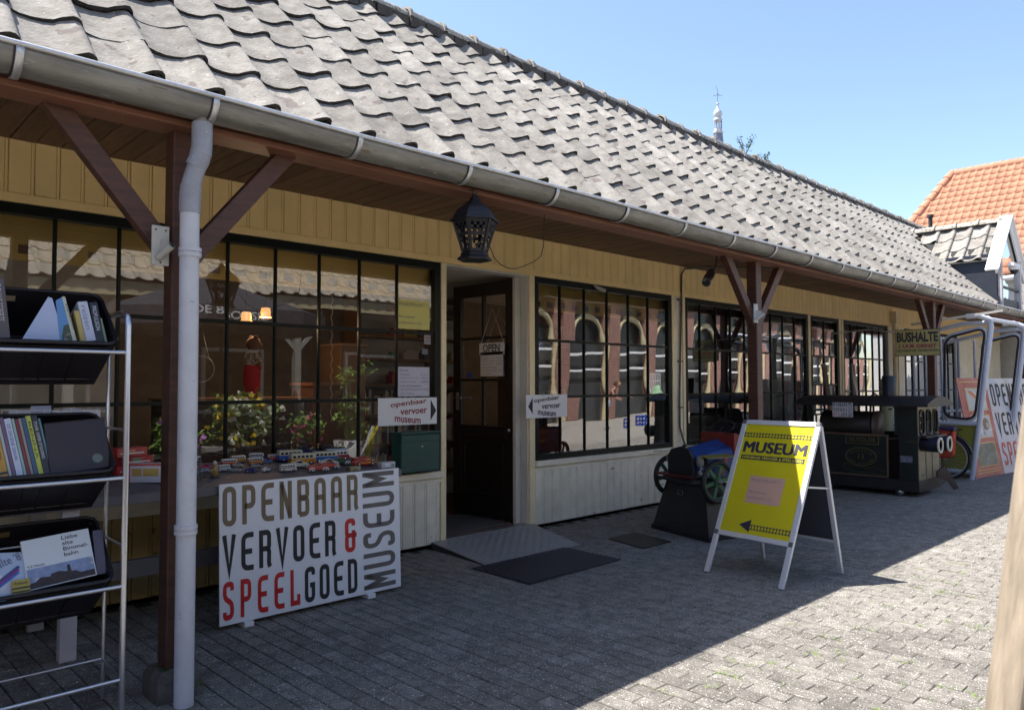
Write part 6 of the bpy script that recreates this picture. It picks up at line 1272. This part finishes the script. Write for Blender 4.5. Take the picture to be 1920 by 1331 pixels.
for z in (1.526, 1.826, 2.106, 2.406):
    x = 5.35
    while x < 8.4:
        w_, h = R.uniform(.08, .22), R.uniform(.05, .15); c = R.choice([(.42, .05, .04), (.05, .10, .25), (.45, .42, .38), (.40, .25, .05), (.06, .06, .07), (.08, .2, .12), (.35, .3, .25)])
        t = MB(); t.box(0, w_, 0, .12, 0, h * .7); t.box(w_ * .15, w_ * .8, .01, .11, h * .7, h); o = t.build('toy_model', tmat(c, .4)); o.location = (x, 2.06, z); tag(o, 'small toy model standing on the upper shelves of the bookcase inside', 'toy model', 'toy models on the upper bookcase shelves'); x += w_ + R.uniform(.03, .12)
for i, (x, z) in enumerate([(2.92, 2.06), (3.10, 2.11)]):
    t = thing('pendant_lamp', ['lit frosted pendant lamp, the lower left one of the pair behind the display window', 'lit frosted pendant lamp, the higher right one of the pair behind the display window'][i], 'lamp', (x, .8, z), group='pendant lamps behind the display window')
    q = MB(); q.lathe([(.052, 0), (.050, .012), (.041, .02), (.045, .05), (.041, .062), (.040, .085), (.018, .09)], (x, .8, z), 18); q.build('lamp_shade', mat('lamp_shade', (1.0, .48, .16), .4, emit=.42), t, world=True)
    q = MB(); q.tube([(x, .8, z + .09), (x, .8, 2.70)], .003, 5); q.build('cord', M_black, t, world=True)
    pl = bpy.data.lights.new('lamp_light', 'POINT'); pl.energy = 2.4; pl.color = (1, .72, .42); pl.shadow_soft_size = .03; po_ = bpy.data.objects.new('lamp_light', pl); COL.objects.link(po_); po_.location = (x, .8, z - .03)
cb = thing('cabinet', 'dark low cabinet inside the display window carrying the dressed bear', 'cabinet', (2.7, .75, .05)); q = MB(); q.box(2.2, 3.4, .5, 1.0, .05, 1.38); q.build('carcass', mat('cabinet_dark', (.05, .025, .018), .5, var=.3), cb, world=True, bev=.006); q = MB(); q.box(2.18, 3.42, .48, 1.02, 1.382, 1.40); q.build('top', M_shelf, cb, world=True)
br = thing('dressed_bear', 'brown toy bear in red dungarees and a patterned shirt behind the window', 'toy bear', (2.91, .65, 1.40)); M_br = mat('bear_fur', (.20, .10, .055), .9, var=.3, bump=.5, bscale=90)
q = MB(); q.sphere((2.92, .65, 1.86), .062, 14, 10); q.sphere((2.965, .63, 1.845), .028, 10, 6); [q.sphere((2.92, .65 + s * .045, 1.915), .022, 8, 6) for s in (-1, 1)]; q.build('head', M_br, br, world=True)
q = MB(); q.lathe([(.055, 1.62), (.068, 1.68), (.062, 1.76), (.03, 1.81)], (2.91, .65, 0), 16); [q.tube([(2.91, .65 + s * .06, 1.77), (2.93, .65 + s * .085, 1.70)], [.03, .028], 8) for s in (-1, 1)]; q.build('shirt', mat('bear_shirt', (.48, .40, .32), .8, spots=[(90, .52, (.08, .03, .03))]), br, world=True)
q = MB(); [q.tube([(2.93, .65 + s * .085, 1.70), (2.98, .65 + s * .05, 1.66)], [.024, .018], 8) for s in (-1, 1)]; q.build('arm', M_br, br, world=True)
q = MB(); q.lathe([(.055, 1.45), (.072, 1.52), (.073, 1.62), (.066, 1.70), (.04, 1.72)], (2.91, .65, 0), 16); [q.tube([(2.91, .65 + s * .035, 1.56), (2.91, .65 + s * .04, 1.43)], .038, 10) for s in (-1, 1)]; q.build('dungarees', mat('bear_red', (.42, .02, .02), .8), br, world=True)
q = MB(); [q.sphere((2.93, .65 + s * .04, 1.42), .035, 8, 6, (1.3, .9, .7)) for s in (-1, 1)]; q.build('foot', M_br, br, world=True)
q = MB(); c = Vector((2.315, .25, 1.63)); q.tube([c + Vector((.10 * math.cos(a), 0, .10 * math.sin(a))) for a in [2 * PI * k / 28 for k in range(28)]], .004, 6, closed=True); q.tube([c + Vector((-.05, 0, .085)), (2.30, .25, 2.0), c + Vector((.06, 0, .08))], .002, 4); tag(q.build('hanging_ring', tmat((.3, .3, .3), .4)), 'thin round wire ornament hanging behind the display window', 'ornament')
q = MB(); [q.sphere((3.36 + .008 * math.sin(k), .10, 1.2 + k * .016), .0055, 5, 4) for k in range(84)]; tag(q.build('bead_chain', tmat((.45, .42, .38), .4), kind='stuff'), 'white bead chain of the blind hanging inside the display window', 'chain', kind='stuff')
for i, (x, y, w_, h, c, lab) in enumerate([(3.7, .9, .35, 1.5, (.13, .06, .035), 'tall brown wooden cabinet inside the display window at the right'), (4.2, 1.3, .3, 1.9, (.16, .085, .04), 'pale brown shelf case inside the display window beside the door'), (.9, .6, .5, 1.05, (.12, .11, .10), 'grey counter inside the left window behind the rack'),
        (6.6, .7, .9, .95, (.18, .05, .02), 'long orange brown counter behind the window right of the door'), (8.0, 1.2, .6, 1.3, (.10, .08, .06), 'dark display case behind the window right of the door'), (9.6, .9, 1.2, 1.0, (.14, .13, .12), 'grey counter inside the third window'), (11.0, 1.2, .8, 1.5, (.07, .06, .055), 'dark cupboard inside the third window')]):
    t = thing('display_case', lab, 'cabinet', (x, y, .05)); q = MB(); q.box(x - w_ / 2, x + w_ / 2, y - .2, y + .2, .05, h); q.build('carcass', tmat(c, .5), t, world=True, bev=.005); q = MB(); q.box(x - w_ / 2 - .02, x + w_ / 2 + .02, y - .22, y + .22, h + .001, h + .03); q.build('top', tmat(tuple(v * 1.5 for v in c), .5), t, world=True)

# ------------------------------------------------------------------ the other side of the yard (seen mirrored in the windows)
M_drk = mat('dark_wood', (.035, .018, .012), .6, var=.3); M_cream2 = mat('cream_render', (.52, .45, .28), .6, var=.06)
cf = thing('yard_building', 'long brown building with a grey pantile roof across the yard', 'building', (1, -11, 0))
q = MB(); q.box(-14, 13.5, -13.5, -11.2, 0, 3.6); q.build('wall', M_drk, cf, world=True)
q = MB(); q.add([(-14.2, -9.1, 3.42), (13.7, -9.1, 3.42), (13.7, -11.5, 5.45), (-14.2, -11.5, 5.45)], [(0, 1, 2, 3)]); q.add([(-14.2, -14, 3.42), (13.7, -14, 3.42), (13.7, -11.5, 5.45), (-14.2, -11.5, 5.45)], [(0, 3, 2, 1)]); cr = q.build('roof', M_tedge, cf, world=True)
q = MB(); th2 = math.atan2(2.03, 2.4)
for c in range(88):
    for r_i in range(8):
        s = r_i * .40; v, f = tile_geo(); Mx = Matrix.Translation((13.6 - c * tw, -9.0 - s * math.cos(th2), 3.44 + s * math.sin(th2))) @ Matrix.Rotation(PI, 4, 'Z') @ Matrix.Rotation(th2 - .04, 4, 'X') @ Matrix.Diagonal((1, 1.08, 1, 1)); q.add([Mx @ Vector(p) for p in v], f, True)
q.build('roof_tile', mat('yard_tile', (.38, .34, .28), .8, var=.15, vscale=8, rnd=.1), cr, world=True, kind='stuff')
q = MB(); q.box(-14.2, 13.7, -9.15, -9.08, 3.15, 3.40); q.build('fascia', M_cream2, cf, world=True)
q = MB(); q.box(-14.2, 13.7, -11.2, -9.16, 3.2, 3.22); q.build('soffit', M_drk, cf, world=True)
for x in (-9, -4.9, -.7, 3.5, 7.8, 13.2):
    q = MB(); q.box(x, x + .14, -9.35, -9.20, 0, 3.15); q.build('post', mat('yard_post', (.30, .29, .27), .6), cf, world=True)
    for s in (-1, 1): q = MB(); q.bar((x + .07, -9.28, 2.3), (x + .07 + s * .75, -9.28, 3.1), .08, .08); q.build('brace', mat('yard_post', (.3, .29, .27)), cf, world=True)
for k in range(7):
    x = -12 + k * 3.7; q = MB(); q.box(x, x + 1.6, -11.2, -11.12, .9, 2.3); wq = q.build('window', M_white, cf, world=True); q = MB(); q.box(x + .08, x + 1.52, -11.12, -11.11, .98, 2.22); q.build('pane', M_twin, wq, world=True)
def brick_tex(name):
    m = bpy.data.materials.new(name); m.use_nodes = True; n = m.node_tree; b = n.nodes['Principled BSDF']; b.inputs['Roughness'].default_value = .85
    tc = n.nodes.new('ShaderNodeTexCoord'); sp_ = n.nodes.new('ShaderNodeSeparateXYZ'); cb_ = n.nodes.new('ShaderNodeCombineXYZ'); n.links.new(tc.outputs['Object'], sp_.inputs[0]); n.links.new(sp_.outputs[0], cb_.inputs[0]); n.links.new(sp_.outputs[2], cb_.inputs[1])
    t = n.nodes.new('ShaderNodeTexBrick'); t.inputs['Scale'].default_value = 1; t.inputs['Brick Width'].default_value = .24; t.inputs['Row Height'].default_value = .085; t.inputs['Mortar Size'].default_value = .010
    t.inputs['Color1'].default_value = (.24, .07, .05, 1); t.inputs['Color2'].default_value = (.17, .05, .04, 1); t.inputs['Mortar'].default_value = (.42, .38, .32, 1); n.links.new(cb_.outputs[0], t.inputs[0]); n.links.new(t.outputs[0], b.inputs['Base Color']); return m
M_bk = brick_tex('red_brick')
ar = thing('brick_arcade', 'red brick arcade building with cream arched frames at the end of the yard', 'building', (32, -17, 0))
q = MB(); q.box(15, 60, -24, -17.6, 0, 6.2); q.build('glazed_wall', mat('shop_glass', (.05, .055, .06), .08), ar, world=True)
for k in range(14):
    x = 15.5 + k * 3.2; q = MB(); q.box(x, x + .85, -17.6, -17.1, 0, 5.4); q.build('pier', M_bk, ar)
    q = MB(); q.tube([(x + .87, -17.3, 0), (x + .87, -17.3, 3.9)] + [(x + 2.02 - 1.15 * math.cos(a), -17.3, 3.9 + .95 * math.sin(a)) for a in [PI * j / 10 for j in range(1, 10)]] + [(x + 3.17, -17.3, 3.9), (x + 3.17, -17.3, 0)], .14, 6); q.build('arch', M_cream2, ar, world=True)
    for z in (2.3, 2.9): q = MB(); q.box(x + .95, x + 3.1, -17.42, -17.36, z, z + .10); q.build('transom', M_white, ar, world=True)
for o in [c for c in ar.children if c.name.startswith('pier')]: o.location = (-32, 17, 0)
q = MB(); q.box(15, 60, -17.75, -16.9, 5.42, 6.6); q.build('cornice', M_cream2, ar, world=True)
q = MB(); q.add([(14.5, -16.6, 6.6), (60.5, -16.6, 6.6), (60.5, -20.8, 9.8), (14.5, -20.8, 9.8)], [(0, 1, 2, 3)]); q.add([(14.5, -25, 6.6), (60.5, -25, 6.6), (60.5, -20.8, 9.8), (14.5, -20.8, 9.8)], [(0, 3, 2, 1)]); q.build('roof', mat('arcade_roof', (.30, .28, .26), .8, var=.3, vscale=5), ar, world=True)
hs = thing('end_house', 'pale house closing the near end of the yard', 'house', (-18, -5, 0)); q = MB(); q.box(-22, -15, -12, 4, 0, 5); q.build('wall', M_bk, hs, world=True); q = MB(); q.prism([(-12.4, 5), (4.4, 5), (-4, 10)], (-22.3, 0, 0), (0, 1, 0), Z, 7.6); q.build('roof', mat('arcade_roof', (.3, .28, .26)), hs, world=True)
# parasol
pa = thing('parasol', 'large charcoal parasol with white beer lettering standing in the yard', 'parasol', (5.6, -7.9, 0)); M_para = mat('parasol_cloth', (.05, .052, .065), .8)
q = MB(); q.tube([(5.6, -7.9, 0), (5.6, -7.9, 3.35)], .035, 10); q.build('pole', M_drk, pa, world=True)
q = MB(); q.lathe([(0, 3.48), (2.0, 2.76)], (5.6, -7.9, 0), 8, smooth=False, rot=PI / 8); q.lathe([(2.0, 2.76), (2.0, 2.52)], (5.6, -7.9, 0), 8, smooth=False, rot=PI / 8); q.build('canopy', M_para, pa, world=True)
for s, x, z, W_, H_ in (('DE BOTSIE', 4.55, 2.60, 1.1, .13),): text(s, (x, -6.03, z), X, Z, W_, H_, M_white, pa, world=True, wt=.02)
text('Hertog Jan', (4.30, -6.65, 2.57), Vector((.70, .70, 0)), Z, .55, .13, M_white, pa, world=True, wt=.02)
for k in range(8): a = k * PI / 4 + PI / 8; q = MB(); q.tube([(5.6, -7.9, 3.36), (5.6 + 1.95 * math.cos(a), -7.9 + 1.95 * math.sin(a), 2.76)], .015, 5); q.build('rib', M_shelf, pa, world=True)
# planters
def planter(x, y, label, sx, sy, sz, ph_, cols, box=True):
    t = thing('planter', label, 'planter', (x, y, 0)); q = MB()
    if box: q.box(x - sx / 2, x + sx / 2, y - sy / 2, y + sy / 2, 0, sz)
    else: q.lathe([(sx * .36, 0), (sx * .5, sz), (sx * .46, sz)], (x, y, 0), 18)
    q.build('pot', mat('planter_grey' if box else 'planter_zinc', (.30, .29, .27) if box else (.36, .38, .40), .6, var=.1), t, world=True)
    q = MB(); fl_ = {k: MB() for k in range(len(cols))}
    cl = [Vector((x + R.uniform(-.42, .42) * sx, y + R.uniform(-.3, .5) * sy, sz + R.uniform(.1, 1) * ph_)) for k in range(int(9 + 10 * sx))]
    for c0 in cl:
        q.tube([(x + (c0.x - x) * .5, y, sz - .05), c0], .006, 4); rad = R.uniform(.07, .13)
        for k in range(30):
            c = c0 + Vector((R.gauss(0, rad), R.gauss(0, rad), R.gauss(0, rad * .7))); a = R.uniform(0, 6.3); d = Vector((math.cos(a), math.sin(a), R.uniform(-.9, .4))).normalized() * R.uniform(.045, .09); e = Vector((-d.y, d.x, R.uniform(-.03, .03))).normalized() * .022
            q.add([c - d, c + e, c + d, c - e], [(0, 1, 2, 3)])
        if cols and R.random() < .75:
            w_ = R.randrange(len(cols))
            for k in range(R.randint(2, 6)): fl_[w_].lathe([(.012, 0), (.018, .05), (.042, .085)], c0 + Vector((R.gauss(0, rad), .08 + abs(R.gauss(0, .04)), R.gauss(0, rad * .7))), 6, (R.uniform(-.4, .4), .6, R.uniform(-1, .4)))
    q.build('foliage', mat('planter_leaf', (.20, .33, .06), .6, var=.45, vscale=9), t, world=True, kind='stuff')
    for k, c in enumerate(cols):
        if fl_[k].v: fl_[k].build('flowers', tmat(c, .6), t, world=True, kind='stuff')
planter(5.45, -6.35, 'grey wooden planter with white trumpet and yellow flowers', 1.4, .45, .55, .75, [(.7, .7, .6), (.65, .45, .02)])
planter(6.55, -6.4, 'zinc tub planted with pink flowers beside the wooden planter', .5, .5, .45, .6, [(.6, .08, .25)], False); planter(7.5, -6.5, 'tall leafy shrub in a zinc tub in the yard', .6, .6, .5, 1.35, [], False); planter(4.3, -6.3, 'grey planter with small purple flowers', .5, .4, .45, .5, [(.4, .15, .4)])
cr_ = thing('bottle_crate', 'blue plastic bottle crate standing in the yard', 'crate', (22.8, -11.3, 0)); q = MB(); [q.box(22.55, 23.05, -11.5, -11.1, z, z + .06) for z in (0.002, .14, .28)]; [q.box(x, x + .05, y, y + .05, 0.002, .34) for x in (22.55, 22.78, 23.0) for y in (-11.5, -11.15)]; q.build('frame', tmat((.02, .08, .5), .4), cr_, world=True)
dr_ = thing('clothes_rack', 'white wire rack with a green patterned dress in the yard', 'rack', (23.9, -11.2, 0)); q = MB(); [q.tube([(23.6 + k * .12, -11.2, .1), (23.6 + k * .12, -11.2, 2.0)], .012, 5) for k in range(7)]; [q.tube([(23.6, -11.2, z), (24.32, -11.2, z)], .012, 5) for z in (.1, .5, .9, 1.3, 1.7, 2.0)]; q.build('wire_frame', M_white, dr_, world=True); q = MB(); q.lathe([(.28, .6), (.20, 1.1), (.13, 1.4), (.10, 1.5)], (23.95, -11.1, 0), 14); q.build('dress', mat('dress_green', (.30, .48, .30), .8, var=.5, vscale=14), dr_, world=True)
# a visitor across the yard, seen only in the window
def skin(name, ma, parent, V, E, rad):
    me = bpy.data.meshes.new(name); me.from_pydata([tuple(v) for v in V], E, []); o = bpy.data.objects.new(name, me); COL.objects.link(o); o.parent = parent
    bpy.context.view_layer.objects.active = o; o.modifiers.new('skin', 'SKIN')
    if not me.skin_vertices: bm = bmesh.new(); bm.from_mesh(me); bm.verts.layers.skin.verify(); bm.to_mesh(me); bm.free()
    for i, r in enumerate(rad): me.skin_vertices[0].data[i].radius = (r, r); me.skin_vertices[0].data[i].use_root = (i == 0)
    s = o.modifiers.new('sub', 'SUBSURF'); s.levels = s.render_levels = 1; me.materials.append(ma)
    return o
pe = thing('person', 'bending person in brown top and pale blue shorts across the yard', 'person', (21.9, -11.9, 0), math.radians(60))
V = [(0, 0, .92), (.05, 0, 1.1), (.16, 0, 1.32), (.20, 0, 1.40), (.26, 0, 1.47), (0, .10, .86), (.03, .11, .48), (0, .11, .09), (.12, .11, .04), (0, -.10, .86), (.05, -.11, .48), (-.05, -.11, .09), (.07, -.11, .04),
     (.16, .19, 1.33), (.28, .22, 1.08), (.46, .16, 1.02), (.54, .15, 1.01), (.16, -.19, 1.33), (.24, -.22, 1.06), (.42, -.18, .95), (.50, -.17, .93)]
Ed = [(0, 1), (1, 2), (2, 3), (3, 4), (0, 5), (5, 6), (6, 7), (7, 8), (0, 9), (9, 10), (10, 11), (11, 12), (2, 13), (13, 14), (14, 15), (15, 16), (2, 17), (17, 18), (18, 19), (19, 20)]
rd = [.14, .13, .14, .06, .055, .09, .062, .04, .035, .09, .062, .04, .035, .055, .042, .03, .032, .055, .042, .03, .032]
M_skin = mat('skin', (.42, .22, .15), .6)
for s in (15, 19):
    b0 = Vector(V[s + 1]); i0 = s + 1
    for k, a in enumerate((-.9, -.3, 0, .3, .55)):
        V.append(tuple(b0 + Vector((.05 * math.cos(a), .05 * math.sin(a), -.01)))); V.append(tuple(b0 + Vector((.085 * math.cos(a), .085 * math.sin(a), -.035)))); n = len(V); Ed += [(i0, n - 2), (n - 2, n - 1)]; rd += [.010, .008]
skin('body', M_skin, pe, V, Ed, rd)
q = MB(); q.sphere((.32, 0, 1.57), .105, 14, 10, (1.05, .85, 1.2)); q.sphere((.425, 0, 1.555), .018, 6, 4); [q.sphere((.31, s * .09, 1.56), .022, 6, 4, (.6, .4, 1)) for s in (-1, 1)]; q.build('head', M_skin, pe)
q = MB(); q.sphere((.30, 0, 1.60), .118, 14, 10, (1.0, .88, 1.1)); hr = q.build('hair', mat('hair', (.12, .07, .04), .7), pe); hr.location = (-.035, 0, .03)
skin('shirt', mat('shirt_brown', (.10, .035, .03), .8), pe, [(0, 0, .98), (.05, 0, 1.1), (.16, 0, 1.32), (.16, .17, 1.32), (.21, .20, 1.2), (.16, -.17, 1.32), (.20, -.20, 1.2)], [(0, 1), (1, 2), (2, 3), (3, 4), (2, 5), (5, 6)], [.155, .15, .155, .07, .06, .07, .06])
skin('shorts', mat('shorts_blue', (.38, .44, .58), .8), pe, [(0, 0, .98), (0, 0, .90), (0, .10, .82), (.02, .11, .62), (0, -.10, .82), (.03, -.11, .62)], [(0, 1), (1, 2), (2, 3), (1, 4), (4, 5)], [.155, .16, .11, .10, .11, .10])
for s, x in ((1, .0), (-1, -.05)): q = MB(); q.sphere((x + .06, s * .11, .035), .05, 10, 6, (2.4, 1, .75)); q.build('shoe', M_black, pe)
